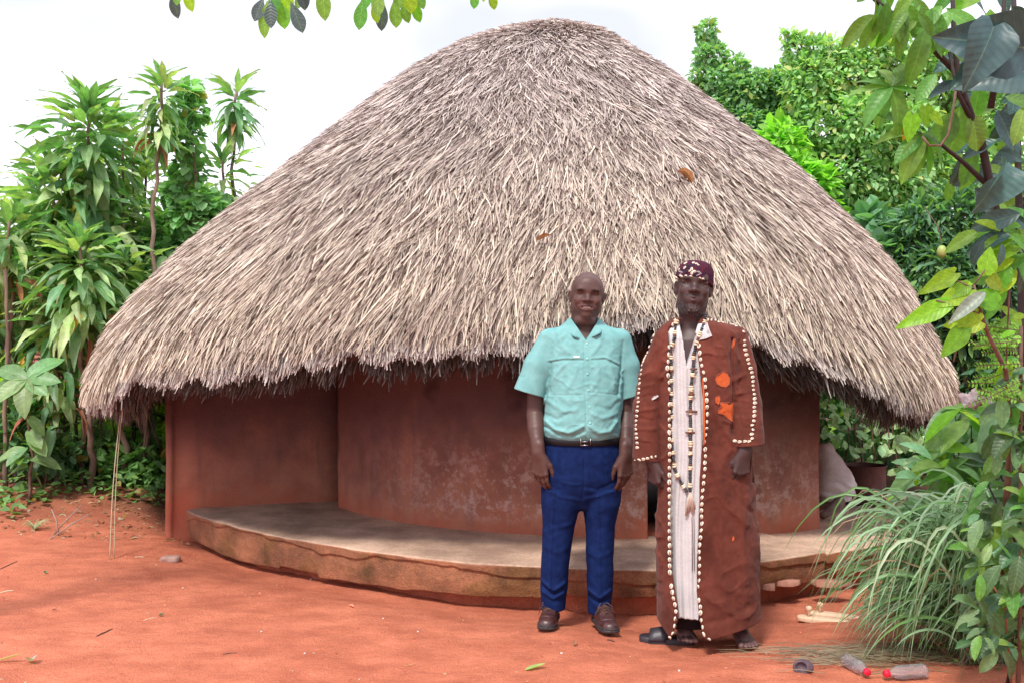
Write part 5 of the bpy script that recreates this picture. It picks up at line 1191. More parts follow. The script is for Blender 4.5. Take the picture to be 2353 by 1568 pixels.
# shirt
M_shirt = mat('turquoise_cotton', (.15, .345, .345), .8, (.185, .40, .40), 26, bump=.25, bscale=260, spec=.15, dist=.002)
s = Vol((-.42, -.24, .88), (.42, .20, 1.56), .0036)
c3 = lambda x, y: q1((x/2.851+1250)*.9046, (y/2.851+650)*.9046, 4.67)
cr = [([c3(400, 770), c3(520, 752), c3(655, 752)], .005, -.004), ([c3(405, 758), c3(520, 738), c3(655, 738)], .007, .003),
      ([c3(720, 752), c3(820, 745), c3(935, 800)], .005, -.004), ([c3(720, 738), c3(820, 730), c3(935, 782)], .007, .003),
      ([c3(425, 1008), c3(540, 1004), c3(655, 1000)], .004, -.0025), ([c3(700, 985), c3(800, 990), c3(900, 1004)], .004, -.0025),
      ([c3(385, 1195), c3(450, 1250), c3(550, 1275), c3(650, 1225)], .010, .009), ([c3(390, 1240), c3(480, 1290), c3(580, 1300), c3(660, 1265)], .008, -.006),
      ([c3(905, 1200), c3(850, 1265), c3(770, 1275), c3(700, 1225)], .010, .008), ([c3(400, 1050), c3(520, 1120), c3(600, 1110)], .012, .005),
      ([c3(560, 1130), c3(470, 1180), c3(400, 1150)], .010, -.004), ([c3(720, 1140), c3(800, 1170), c3(900, 1140)], .011, .005),
      ([c3(760, 1080), c3(850, 1110), c3(915, 1060)], .010, -.004), ([c3(520, 780), c3(470, 840), c3(420, 930)], .011, .005),
      ([c3(610, 800), c3(600, 860), c3(540, 960)], .012, .004), ([c3(860, 800), c3(890, 880), c3(880, 960)], .012, .005),
      ([c3(760, 800), c3(770, 880), c3(720, 960)], .012, .003), ([c3(430, 780), c3(415, 850), c3(420, 990)], .009, -.004),
      ([c3(585, 600), c3(610, 660), c3(650, 700)], .010, .004), ([c3(480, 560), c3(500, 640), c3(560, 700)], .012, .004), ([c3(800, 560), c3(780, 640), c3(730, 700)], .012, .004),
      ([c3(560, 570), c3(520, 620)], .008, -.003), ([c3(668, 625), c3(668, 900), c3(680, 1320)], .0035, -.003), ([c3(705, 625), c3(705, 900), c3(722, 1320)], .0025, -.0015),
      ([c3(372, 600), c3(384, 780), c3(388, 1000)], .008, -.009), ([c3(965, 620), c3(945, 800), c3(915, 1000)], .008, -.008)]
def dsp(X, Y, Z):
    c = creases(cr, X, Z)*np.clip((.03-Y)/.05, 0, 1)
    r_ = 1-np.abs(vnoise(X*13+Z*9, Y*6, Z*17-X*6)); r2_ = 1-np.abs(vnoise(X*24-Z*18, Y*9, Z*22+5))
    return c+.0028*(r_**6-.25)+.0016*(r2_**6-.25)+.0014*vnoise(X*60+Z*30, Y*40, Z*55)
cx = lambda py, a, b: (q1(a, py)[0]+q1(b, py)[0])/2
def ring(py, a, b, ry, p=2.3, cy=.01): x0, z = q1(a, py); x1, _ = q1(b, py); return (z, (x0+x1)/2, cy, (x1-x0)/2, ry, p)
s.loft([ring(731, 1308, 1378, .072, 2, .035), ring(748, 1292, 1396, .075, 2, .03), ring(757, 1262, 1424, .085, 2.1, .02), ring(772, 1252, 1438, .10, 2.2, .015), ring(800, 1254, 1434, .118, 2.3), ring(850, 1258, 1432, .135, 2.3, .0), ring(905, 1256, 1428, .147, 2.4, -.006),
        ring(960, 1249, 1425, .158, 2.4, -.01), ring(985, 1246, 1425, .158, 2.4, -.01), ring(1001, 1249, 1423, .148, 2.4, -.006), ring(1010, 1254, 1418, .135, 2.3, 0)], .01, disp=dsp)
# sleeves
def sleeve(pts, rad, axis, hemp):
    for (a, b, ra, rb) in zip(pts[:-1], pts[1:], rad[:-1], rad[1:]): s.cap(a, b, ra, rb, .022)
sleeve([P3(1262, 781, .02), P3(1237, 840, .015), P3(1212, 915, .01)], [.058, .072, .084], None, None)
sleeve([P3(1424, 781, .02), P3(1440, 840, .02), P3(1447, 922, .02)], [.057, .060, .064], None, None)
# cut the hems square to the sleeves and open them
def plane_cut(p, n, xlo, xhi, zhi):
    n = np.array(n, float); n /= np.linalg.norm(n)
    s.fn((xlo, -.24, .88), (xhi, .2, zhi), lambda X, Y, Z: (X-p[0])*n[0]+(Y-p[1])*n[1]+(Z-p[2])*n[2], 's', .003)
hl = P3(1212, 901, .01); hr = P3(1443, 913, .01)
xb = q1(1250, 900)[0]
n_l = np.array([.29, .0, 1.0]); n_r = np.array([-.30, .0, 1.0])
def cutside(xe, p, n, left):
    n = n/np.linalg.norm(n)
    def g(X, Y, Z):
        d = (X-p[0])*n[0]+(Z-p[2])*n[2]                # negative below the hem
        e = (X-xe) if left else (xe-X)
        return np.maximum(d, e)
    s.fn((-.42, -.24, .88) if left else (xe-.02, -.24, .88), (xe+.02, .2, 1.3) if left else (.42, .2, 1.3), g, 's', .002)
cutside(q1(1250, 900)[0]-.004, hl, n_l, True); cutside(q1(1427, 900)[0]+.006, hr, n_r, False)
s.cap(P3(1224, 875, .012), P3(1200, 950, .01), .070, .080, .002, 's'); s.cap(P3(1443, 885, .02), P3(1449, 950, .02), .052, .060, .002, 's')
# neck opening, V at the throat
s.cap((.0, .035, 1.46), (.0, .02, 1.62), .069, .074, .004, 's')
vx, vz = c3(685, 612)
s.fn((-.08, -.24, vz-.02), (.08, .0, 1.56), lambda X, Y, Z: np.abs(X-vx)*1.0-(Z-vz)*.62, 's', .003)
shirt = obj('shirt', s.mesh('shirt', M_shirt, None, 1), man1); S1 = s
# collar: two leaves on a fold line round the neck
M_collar = M_shirt
for q in (-1, 1):
    n = 26; V = []; tipx, tipz = (q1(1321, 777, 4.66) if q < 0 else q1(1376, 768, 4.66))
    for i in range(n):
        t = i/(n-1); a = PI*(1-t)
        rx, ry, cy_ = .075, .071, .035
        x = rx*math.sin(a)*1.0*(1-.0*t); y = cy_+ry*.0-ry*math.cos(a)
        zf = 1.535-.012*t if t < .62 else 1.527-(t-.62)/.38*(1.527-vz-.004)
        xf = q*x if t < .62 else q*(x*(1-((t-.62)/.38)**2*.0))+vx*((t-.62)/.38)
        yf = y if t < .62 else y-.018*((t-.62)/.38)
        F_ = np.array([xf, yf, zf])
        if t < .62: O_ = F_+np.array([q*.020*math.sin(a), -.020*math.cos(a)*1.0, -.040-.008*t])
        else:
            u = (t-.62)/.38; b0 = np.array([q*(.075+.018)*math.sin(PI*.38), cy_-.085*math.cos(PI*.38)*1.0-.0, 1.482]); tip = np.array([tipx, -.122+.0*u, tipz])
            ctrl = b0*.4+tip*.6+np.array([q*.012, .0, .004])
            O_ = (b0*(1-u)**2+2*ctrl*u*(1-u)+tip*u*u) if u < .8 else tip*(1-(u-.8)/.2)+(tip*.4+F_*.6)*((u-.8)/.2)
            O_[1] = min(O_[1], F_[1]+.03)
        In = F_+np.array([0, .010 if t > .5 else 0, -.030])
        V += [In, F_+np.array([-q*.002, .002, -.004]), F_, F_*.5+O_*.5+np.array([q*.002, -.003, .003]), O_, O_+np.array([0, .003, 0])]
    k = 6; F = [(i*k+j, i*k+j+1, (i+1)*k+j+1, (i+1)*k+j) for i in range(n-1) for j in range(k-1)]
    co = obj('collar', mesh_np('collar', np.array(V), np.array(F), M_shirt, True), shirt)
    sl_ = co.modifiers.new('thickness', 'SOLIDIFY'); sl_.thickness = .0025
M_btn = mat('button', (.22, .50, .46), .3)
for (x, y) in ((684, 634), (687, 741), (690, 853), (697, 971), (704, 1089), (708, 1206)):
    h = s.hit((x/2.851+1250)*.9046, (y/2.851+650)*.9046, R1)
    if h is None: continue
    mb = MB(); mb.lathe([(.0, -.001), (.0052, -.001), (.0058, .001), (.004, .0022), (.0, .0018)], 12)
    nrm = Vector(s.normal(h)); o = mb.build('button', M_btn, shirt); o.matrix_local = Matrix.Translation(Vector(h))@nrm.to_track_quat('Z', 'Y').to_matrix().to_4x4()
M_emb = mat('white_stitching', (.75, .78, .78), .7)
for k_, (x0, x1) in enumerate(((588, 598), (601, 612), (615, 630))):
    g3 = lambda x, y: ((x/2.851+1250)*.9046, (y/2.851+650)*.9046)
    surf_patch(s, R1, [g3(x0, 722), g3(x1, 721), g3(x1+1, 733), g3(x0+1, 734)], M_emb, 'stitched_mark', shirt, .001)
h = s.hit(*g3(352, 628), R1)
# trousers
M_navy = mat('navy_wool', (.005, .014, .066), .85, (.008, .021, .094), 30, bump=.3, bscale=300, spec=.08, dist=.002)
t_ = Vol((-.26, -.22, .02), (.26, .22, .99), .0037)
c5 = lambda x, y: q1((x/2.689+1250)*.9046, (y/2.689+1150)*.9046, 4.68)
crt = [([c5(625, 30), c5(628, 180), c5(615, 320)], .005, -.004), ([c5(600, 330), c5(470, 300), c5(380, 260)], .010, .004), ([c5(640, 320), c5(740, 290), c5(850, 250)], .010, .004),
       ([c5(480, 200), c5(560, 215), c5(610, 210)], .008, .003), ([c5(420, 250), c5(410, 500), c5(400, 800), c5(395, 950)], .006, .006), ([c5(720, 300), c5(735, 550), c5(740, 850), c5(745, 980)], .006, .004),
       ([c5(640, 230), c5(720, 250), c5(840, 200)], .010, -.004), ([c5(430, 45), c5(420, 150), c5(400, 230)], .008, .003), ([c5(335, 900), c5(420, 960), c5(500, 915)], .009, .007), ([c5(340, 975), c5(420, 1020), c5(495, 985)], .008, .007),
       ([c5(340, 935), c5(430, 990), c5(500, 950)], .007, -.006), ([c5(655, 960), c5(740, 1010), c5(815, 965)], .009, .007), ([c5(660, 1010), c5(740, 1050), c5(815, 1020)], .008, -.006),
       ([c5(360, 660), c5(440, 690), c5(510, 670)], .013, .003), ([c5(650, 700), c5(730, 730), c5(815, 690)], .013, .003), ([c5(350, 560), c5(430, 520), c5(540, 500)], .012, .003)]
def dspt(X, Y, Z): return creases(crt, X, Z)*np.clip((.03-Y)/.05, 0, 1)+.0018*vnoise(X*14, Y*14, Z*22)+.001*vnoise(X*40, Y*40, Z*50)
t_.loft([ring(994, 1252, 1420, .125, 2.3, 0), ring(1010, 1249, 1424, .138, 2.3, 0), ring(1050, 1245, 1428, .140, 2.3, 0), ring(1090, 1242, 1429, .138, 2.2, .005), ring(1118, 1244, 1426, .128, 2.2, .01), ring(1140, 1256, 1414, .105, 2.2, .01), ring(1160, 1275, 1395, .07, 2.2, .01)], .02, disp=dspt)
t_.cap((-.045, .0, q1(0, 1138)[1]), (.02, .0, q1(0, 1138)[1]), .075, .075, .03)
t_.loft([ring(1120, 1243, 1337, .115, 2.1, .01), ring(1152, 1243, 1336, .112, 2.1, .01), ring(1208, 1247, 1320, .088, 2, .01), ring(1290, 1243, 1308, .082, 2, .015), ring(1350, 1241, 1305, .080, 2, .03), ring(1375, 1243, 1301, .078, 2, .04), ring(1402, 1242, 1300, .080, 2, .05)], .012, disp=dspt)
t_.loft([ring(1120, 1335, 1428, .115, 2.1, .01), ring(1152, 1337, 1426, .112, 2.1, .01), ring(1208, 1345, 1412, .088, 2, .01), ring(1290, 1347, 1409, .082, 2, .01), ring(1350, 1349, 1409, .080, 2, .02), ring(1380, 1351, 1405, .078, 2, .03), ring(1410, 1352, 1407, .080, 2, .04)], .012, disp=dspt)
trousers = obj('trousers', t_.mesh('trousers', M_navy, None, 1), man1)
# belt and buckle
M_belt = mat('black_leather', (.008, .008, .010), .5, spec=.3); M_steel = mat('buckle_metal', (.30, .29, .30), .3, metal=1)
mb = MB(); zc = q1(0, 1012, 4.67)[1]; n = 60; cxb = q1(1336, 1010)[0]; V = []
for i in range(n):
    a = 2*PI*i/n; ca, sa = math.cos(a), math.sin(a); r_ = (abs(ca)**2.3+abs(sa)**2.3)**(-1/2.3); dip = -.006*max(0, -sa)
    for rr_, zz_ in ((0, -.018), (.0035, -.016), (.0035, .016), (0, .018)): V.append((cxb+(.196+rr_)*r_*ca, (.143+rr_)*r_*sa, zc+dip+zz_))
mb.add(V, F4=[(4*i+j, 4*((i+1) % n)+j, 4*((i+1) % n)+j+1, 4*i+j+1) for i in range(n) for j in range(3)]); belt = mb.build('belt', M_belt, man1, True)
mb = MB(); x0, z0 = q1(1345, 1013, 4.655); y0 = -.149
for a, b in (((x0-.026, y0-.004, z0-.020), (x0+.026, y0+.002, z0-.0155)), ((x0-.026, y0-.004, z0+.0155), (x0+.026, y0+.002, z0+.020)), ((x0-.026, y0-.004, z0-.0155), (x0-.0215, y0+.002, z0+.0155)), ((x0+.0215, y0-.004, z0-.0155), (x0+.026, y0+.002, z0+.0155)), ((x0-.024, y0-.006, z0-.002), (x0+.022, y0-.003, z0+.002))): mb.box(a, b)
mb.build('buckle', M_steel, belt)
# shoes
M_shoe = mat('oxblood_leather', (.040, .014, .016), .42, (.075, .028, .025), 22, bump=.25, bscale=90, spec=.6, dist=.003); M_sole = mat('rubber_sole', (.035, .028, .030), .6); M_lace = mat('brown_lace', (.10, .05, .035), .8)
def shoe(toe, heel, root, parent):
    t = np.array([toe[0]-root[0], toe[1]-root[1], 0]); h = np.array([heel[0]-root[0], heel[1]-root[1], 0]); d = t-h; L_ = np.linalg.norm(d); d /= L_; n = np.array([-d[1], d[0], 0])
    R = np.stack([d, n, [0, 0, 1]], 1); f = Frame(h, R); lo = np.minimum(t, h)-.08; hi = np.maximum(t, h)+.08; hi[2] = .16; lo[2] = -.004
    def foot2(u, w, g):
        a = np.hypot(u-.038, w)-(.034+g); b = np.hypot(u-(L_-.085), (w)*1.0)-(.047+g); c = np.hypot(u-(L_-.045), w*.92)-(.040+g)
        tt = np.clip((u-.038)/(L_-.123), 0, 1); m_ = np.abs(w)-(.034+(.047-.034)*tt**1.3+g); m_ = np.maximum(m_, np.maximum(.038-u, u-(L_-.085)))
        return smin(smin(a, b, .03), smin(c, m_, .012), .01)
    so = Vol(lo, hi, .0033); S, X, Y, Z = so.sl(lo, hi, 0); u, w, z = f.loc(X, Y, Z)
    lift = .008*np.clip((u-(L_-.08))/.08, 0, 1)**2
    so.A[S] = smax(foot2(u, w, .002), np.abs(z-.013-lift)-.012, .005)
    gro = np.abs(z-.017-lift)-.0015; so.A[S] = np.maximum(so.A[S], -np.maximum(gro, -(foot2(u, w, .0))-.004))
    r = obj('sole', so.mesh('sole', M_sole, None, 1))
    up = Vol(lo, hi, .0031); S, X, Y, Z = up.sl(lo, hi, 0); u, w, z = f.loc(X, Y, Z); q = u/L_
    top = np.interp(q, [0, .08, .2, .38, .52, .68, .82, .93, 1.0], [.098, .108, .112, .108, .088, .068, .060, .050, .036])
    dd = smax(foot2(u, w, -.004+.0*z)+.10*np.clip(z-.045, 0, 1)*np.interp(q, [0, .3, .6, 1], [.6, 1.1, 1.5, 1.2]), z-top+ (w/.05)**2*.014*np.interp(q, [0, .4, .6, 1], [0, .2, 1.1, 1.2]), .02)
    dd = np.maximum(dd, .022-z)
    # moccasin apron: raised seam round the top of the toe
    ap = np.abs(np.hypot((u-(L_-.105))/1.25, w)-.034); sel = (u > L_-.125)
    dd = dd-.0028*np.exp(-(ap/.0032)**2)*sel*(z > .035)+.002*np.exp(-((np.hypot((u-(L_-.105))/1.25, w)-.041)/.003)**2)*sel*(z > .03)
    op = np.maximum(np.hypot((u-.062)/1.35, w)-.026, .075-z); dd = smax(dd, -op, .004)
    up.A[S] = dd
    sh = obj('shoe', up.mesh('shoe', M_shoe, None, 1), parent); r.parent = sh
    # laces: crossings and a bow
    mb = MB(); g = lambda a, b, c: Vector(f.to((a, b, c)))
    for i in range(4):
        u0 = L_*.40+i*.017; tz = float(np.interp(u0/L_, [.38, .52, .68], [.111, .092, .070]))
        mb.tube([g(u0, -.022, tz-.010), g(u0+.004, 0, tz+.002), g(u0+.002, .022, tz-.010)], .0024, 5)
        mb.tube([g(u0, .020, tz-.008), g(u0+.010, 0, tz+.000), g(u0+.017, -.020, tz-.014)], .0020, 5)
    kz = .108; ku = L_*.44
    for q_ in (-1, 1):
        mb.tube([g(ku, 0, kz), g(ku+.01, q_*.018, kz+.010), g(ku+.028, q_*.036, kz-.006), g(ku+.036, q_*.034, kz-.03), g(ku+.02, q_*.012, kz-.012), g(ku, 0, kz)], .0021, 5)
        mb.tube([g(ku, 0, kz), g(ku+.02, q_*.02, kz-.006), g(ku+.024, q_*.046, kz-.03), g(ku+.02, q_*.054, kz-.062)], .0018, 5)
    mb.build('shoelace', M_lace, sh, True)
pa = at(1254, 1449, 2200*1.377/(1449-800)); pb = at(1268, 1408, 2200*1.377/608)
shoe((.160, 4.655), (.215, 4.935), R1, man1)
shoe((.487, 4.600), (.428, 4.875), R1, man1)
# ---------------------------------------------------------------- man in the bark-cloth robe
R2 = np.array([(1590-CXP)/FPX*4.50, 4.50, 0.0])
def q2(px, py, d=4.50):
    p = at(px, py, d); return (p.x-R2[0], p.z)
def P4(px, py, y): a, b = q2(px, py, 4.50+y); return np.array([a, y, b])
man2 = thing('person', 'bearded man in a long rust bark-cloth robe edged with cowrie shells, wearing a maroon cap', 'person', tuple(R2))
M_skin2 = mat('skin_deep_brown', (1, 1, 1), .47, attr='Col', bump=.25, bscale=180, spec=.38, dist=.004)
v = Vol((-.40, -.26, .0), (.42, .24, 1.80), .0031)
chz2 = q2(0, 722)[1]; hx2 = q2(1588, 0)[0]
# the frame is stretched a little upwards: a longer face
_R = rotm(-3, 5.5, -9); hf2 = Frame((hx2, 0, chz2), _R, 1.10)
head(v, hf2, .90, False, eye=.0335, mouth=.028, nose=.0175)
v.ell((0, -.004, .03), (.050, .062, .040), .02, f=hf2)
v.cap((hx2+.004, .02, chz2+.05), (hx2+.012, .05, 1.42), .056, .064, .03)
v.loft([(1.0, .02, .02, .14, .09, 2.3), (1.30, .02, .02, .145, .09, 2.4), (1.42, .02, .03, .125, .085, 2.2), (1.47, .02, .035, .08, .062, 2), (1.50, .02, .04, .07, .06, 2)], .03)
v.loft([(.45, .02, .02, .11, .08, 2.2), (.75, .02, .02, .14, .09, 2.3), (1.0, .02, .02, .14, .09, 2.3)], .03)
limb(v, [P4(1530, 790, .02), P4(1494, 900, .02), P4(1489, 960, .01), P4(1499, 1062, -.03)], [.046, .042, .040, .029])
limb(v, [P4(1688, 790, .02), P4(1714, 900, -.03), P4(1718, 950, -.06), P4(1710, 1036, -.125)], [.044, .042, .040, .030])
hand(v, P4(1500, 1062, -.03), (.10, -.05, -1), (.50, -.86, 0), -1, 1.0, (38, 42, 30), spread=.7)
hand(v, P4(1708, 1040, -.128), (-.16, -.06, -1), (-.97, -.25, 0), 1, 1.02, (22, 34, 26), spread=.7)
# feet: the right one in the light, the other under the hem
fr_a = np.array([1.085-R2[0], .10, 0]); fr_t = np.array([1.088-R2[0], 4.385-R2[1], 0])
fl_a = np.array([.835-R2[0], .14, 0]); fl_t = np.array([.822-R2[0], 4.47-R2[1], 0])
gr_, Lr = foot(v, fr_a, fr_t); gl_, Ll = foot(v, fl_a, fl_t)
limb(v, [np.array([.10, .03, .5]), np.array([.17, .05, .28]), np.array([fr_a[0], .10, .12])], [.075, .05, .038])
limb(v, [np.array([-.04, .03, .5]), np.array([-.02, .06, .28]), np.array([fl_a[0], .14, .12])], [.075, .05, .038])
toes(v, gr_, Lr, 1); toes(v, gl_, Ll, -1)
VZ = [None]
def grey2(c, x, y, z):
    n = vnoise(x*300, y*300, z*300)
    b = np.clip((.052-z+.25*np.maximum(0, np.abs(x)-.03))/.02, 0, 1)*(y < .02)*np.clip((z+.01)/.01, 0, 1)*(1-np.exp(-((x/.026)**4+((z-.0575)/.013)**4)))
    mo = np.exp(-((z-.073)/.006)**2)*(np.abs(x) < .034)*(y < -.07)
    c = c*(1-.45*mo[:, None]); c = c*(1-.30*b[:, None])+np.array([.19, .18, .19])*(b*np.clip(n-.1, 0, 1)*.30)[:, None]
    return c*(1+1.1*np.clip((.09-VZ[0])/.04, 0, 1))[:, None]  # feet paler: the light falling on them and dust, put into skin colour
body2 = obj('body', v.mesh('body', M_skin2, lambda V_: (VZ.__setitem__(0, V_[:, 2]), skincol((.054, .029, .028), 0, (.07, .033, .036), hf2, .0575, .011, .028, grey2)(V_))[1], 2), man2)
V2 = v
eyes(man2, hf2, .0335)
def brow2(n):
    out = []
    for q in (-1, 1):
        for _ in range(n):
            t = rnd.uniform(-1, 1); p = hf2.to((q*(.036+t*.017), -.093, .141+.003*(1-t*t)-.002*t+rnd.uniform(-.002, .002)))+R2; out.append((CXP+FPX*p[0]/p[1], HOR-FPX*(p[2]-CAMH)/p[1]))
    return out
hairs('eyebrows', v, R2, brow2(120), M_browh, man2, .004, .0007)
M_grey = mat('grey_beard_hair', (.26, .25, .26), .6); M_darkh = mat('dark_beard_hair', (.02, .017, .018), .6)
def beard(n, m, name, top):
    sp = []
    while len(sp) < n:
        a = rnd.uniform(-1.25, 1.35); x = math.sin(a)*.062; z = rnd.uniform(-.012, .036)+.032*max(0, abs(a)-.45)
        if abs(x) < .026 and .040 < z < .075: continue
        if top and rnd.random() < .3: x = rnd.uniform(-.03, .03); z = .0745+rnd.uniform(-.004, .004)
        p = hf2.to((x, -.07*math.cos(a)-.02, z))+R2; sp.append((CXP+FPX*p[0]/p[1], HOR-FPX*(p[2]-CAMH)/p[1]))
    o = hairs(name, v, R2, sp, m, man2, .0055, .00055); tag(o, kind='stuff')
beard(480, M_grey, 'grey_beard', False); beard(700, M_darkh, 'dark_beard', True)

# ---- white gown
M_gown = mat('white_cotton', (.58, .575, .58), .8, (.48, .48, .49), 9, bump=.3, bscale=120, spec=.15, trans=.08, tcol=(1, 1, 1))
def ring2(py, a, b, ry, p=2.2, cy=.01, d=4.50): x0, z = q2(a, py, d); x1, _ = q2(b, py, d); return (z, (x0+x1)/2, cy, (x1-x0)/2, ry, p)
def pleats(X, Y, Z):
    w = np.clip((.0-Y)/.05, 0, 1); return w*(.0045*np.sin(X*210+3.5*vnoise(X*6, Y*0+Z*1.2, Z*2))+.003*vnoise(X*30, Y*10, Z*5))
gvol = Vol((-.22, -.22, .07), (.22, .20, 1.56), .0042)
gvol.loft([ring2(735, 1558, 1628, .070, 2, .03), ring2(752, 1530, 1672, .088, 2, .02), ring2(775, 1525, 1690, .105), ring2(850, 1530, 1690, .118), ring2(950, 1528, 1690, .128), ring2(1100, 1530, 1705, .135), ring2(1250, 1528, 1710, .142), ring2(1410, 1530, 1712, .150), ring2(1440, 1530, 1712, .150)], .01, disp=pleats)
# V neck
vx2, vz2 = q2(1578, 842, 4.39)
xa, za = q2(1565, 735, 4.42); xb2, zb = q2(1612, 760, 4.42)
def vcut(X, Y, Z):
    t = (Z-vz2)/(za-vz2); l = vx2+(xa-vx2)*np.clip(t, 0, 1.3); r_ = vx2+(xb2-vx2)*np.clip(t, 0, 1.3)
    return np.maximum(np.maximum(l-X, X-r_), np.maximum(vz2-Z, Y-.02))
gvol.fn((-.12, -.22, vz2-.01), (.14, .02, 1.56), vcut, 's', .003)
gvol.cap((hx2+.008, .04, 1.47), (hx2, .03, 1.62), .062, .070, .004, 's')
def hemcut(X, Y, Z):
    hz = np.where(X < q2(1592, 0)[0], q2(0, 1425, 4.36)[1]+.03*(X-q2(1575, 0)[0]), q2(0, 1409, 4.36)[1]); return Z-hz
gvol.fn((-.22, -.22, .07), (.22, .2, .2), hemcut, 's', .003)
# slit between the two front panels
sx1, sz1 = q2(1590, 1285, 4.36)
gvol.cap((sx1, -.20, sz1), (q2(1592, 1430, 4.36)[0], -.20, .1), .0045, .008, .002, 's', flat=((0, 1, 0), .06))
gown = obj('gown', gvol.mesh('gown', M_gown, None, 1), man2)

# ---- dark trousers under the gown
M_dark = mat('charcoal_cloth', (.020, .016, .020), .9, spec=.1, bump=.3, bscale=90)
dv = Vol((-.20, -.16, .015), (.36, .22, .42), .005)
def wr(X, Y, Z): return .003*vnoise(X*30, Y*30, Z*45)
dv.loft([(.42, .03, .03, .19, .10, 2.2), (.30, .04, .03, .20, .10, 2.2)], .02)
dv.cap((-.02, .03, .34), (fl_a[0]+.005, .055, .075), .085, .075, .02); dv.cap((.14, .05, .34), (fr_a[0]-.008, .10, .075), .085, .070, .02)
S_, X_, Y_, Z_ = dv.sl((-.2, -.16, .0), (.36, .22, .42), 0); dv.A[S_] = dv.A[S_]-wr(X_, Y_, Z_)
dv.fn((-.2, -.16, 0), (.36, .22, .1), lambda X, Y, Z: Z-.045-.25*np.clip(.05-Y, 0, .1)*1.0, 's', .004)
obj('trousers', dv.mesh('trousers', M_dark, None, 1), man2)

# ---- robe
M_bark = mat('bark_cloth', (1, 1, 1), .92, attr='Col', bump=.55, bscale=75, spec=.12, sheen=.08, dist=.004, stretch=(1, 1, .6))
rv = Vol((-.42, -.30, .02), (.46, .24, 1.57), .0042)
c4 = lambda x, y: q2((x/2.851+1550)*.9046, (y/2.851+650)*.9046, 4.36)
c6 = lambda x, y: q2((x/2.689+1250)*.9046, (y/2.689+1150)*.9046, 4.34)
crr = [([c4(760, 640), c4(770, 760), c4(790, 840)], .010, .005), ([c4(830, 620), c4(850, 720), c4(870, 850)], .010, .006), ([c4(905, 600), c4(895, 800), c4(905, 1000), c4(895, 1300)], .009, -.014),
       ([c4(310, 560), c4(315, 700), c4(330, 850), c4(345, 1100), c4(360, 1400)], .009, -.014), ([c4(350, 740), c4(340, 900), c4(350, 1100)], .009, .005),
       ([c4(760, 1110), c4(800, 1220), c4(900, 1350)], .014, .007), ([c4(740, 1200), c4(780, 1350), c4(870, 1500)], .016, -.005), ([c4(820, 1190), c4(890, 1210)], .009, .006),
       ([c6(1500, 60), c6(1560, 250), c6(1680, 420), c6(1750, 500)], .016, .008), ([c6(1480, 250), c6(1520, 500), c6(1500, 800)], .02, -.005), ([c6(1600, 150), c6(1700, 330), c6(1790, 420)], .014, -.006),
       ([c6(1760, 320), c6(1720, 600), c6(1740, 900)], .014, .006), ([c6(1480, 980), c6(1600, 1080), c6(1750, 1120)], .014, .006), ([c6(1460, 1160), c6(1600, 1130), c6(1760, 1060)], .016, -.006), ([c6(1550, 880), c6(1650, 950), c6(1780, 970)], .018, .005),
       ([c6(1160, 300), c6(1150, 600), c6(1170, 900)], .012, .006), ([c4(400, 600), c4(370, 700), c4(345, 760)], .008, .006), ([c4(375, 770), c4(390, 740), c4(420, 770)], .007, .005),
       ([c4(655, 710), c4(700, 700), c4(740, 705)], .004, .003), ([c4(745, 400), c4(745, 620), c4(750, 800)], .004, -.003), ([c4(760, 650), c4(830, 660)], .006, .004)]
sl_l = [([c4(230, 880), c4(300, 840)], .008, .005), ([c4(200, 960), c4(330, 930)], .008, .004), ([c4(215, 1040), c4(320, 1010)], .007, -.004), ([c4(200, 1130), c4(340, 1110)], .009, .005), ([c4(230, 1180), c4(330, 1200)], .008, -.004), ([c4(210, 1260), c4(340, 1260)], .009, .005), ([c4(220, 1330), c4(340, 1370)], .009, .004)]
sl_r = [([c4(920, 1000), c4(1020, 980)], .009, .005), ([c4(915, 1060), c4(1010, 1070)], .008, -.005), ([c4(910, 900), c4(1000, 860)], .010, .005), ([c4(920, 1160), c4(1030, 1180)], .010, .004), ([c4(915, 1250), c4(1010, 1230)], .009, -.004), ([c4(960, 620), c4(1000, 760), c4(1040, 900)], .012, -.004), ([c4(1060, 700), c4(1085, 900), c4(1090, 1200)], .012, .004)]
def dspr(X, Y, Z):
    f_ = np.clip((.05-Y)/.06, 0, 1)
    return creases(crr+sl_l+sl_r, X, Z)*f_+.0035*vnoise(X*9+4, Y*9, Z*9)+.006*((1-np.abs(vnoise(X*10+Z*5, Y*6, Z*8-X*4)))**7-.2)+.0018*vnoise(X*34, Y*34, Z*30)+.0012*vnoise(X*85, Y*85, Z*70)
rv.loft([ring2(728, 1552, 1632, .078, 2, .03), ring2(738, 1535, 1652, .085, 2, .03), ring2(748, 1520, 1690, .095, 2.2, .02), ring2(765, 1515, 1702, .112, 2.3, .015), ring2(800, 1517, 1699, .126, 2.3, .01), ring2(860, 1516, 1698, .136, 2.3, .005), ring2(950, 1512, 1706, .145, 2.3), ring2(1020, 1512, 1722, .150, 2.3), ring2(1100, 1514, 1733, .155, 2.3), ring2(1200, 1511, 1739, .163, 2.3),
         ring2(1300, 1510, 1742, .168, 2.3), ring2(1400, 1511, 1746, .176, 2.3), ring2(1440, 1513, 1748, .180, 2.3), ring2(1485, 1514, 1748, .182, 2.3)], .01, disp=dspr)
rv.hollow(.011)
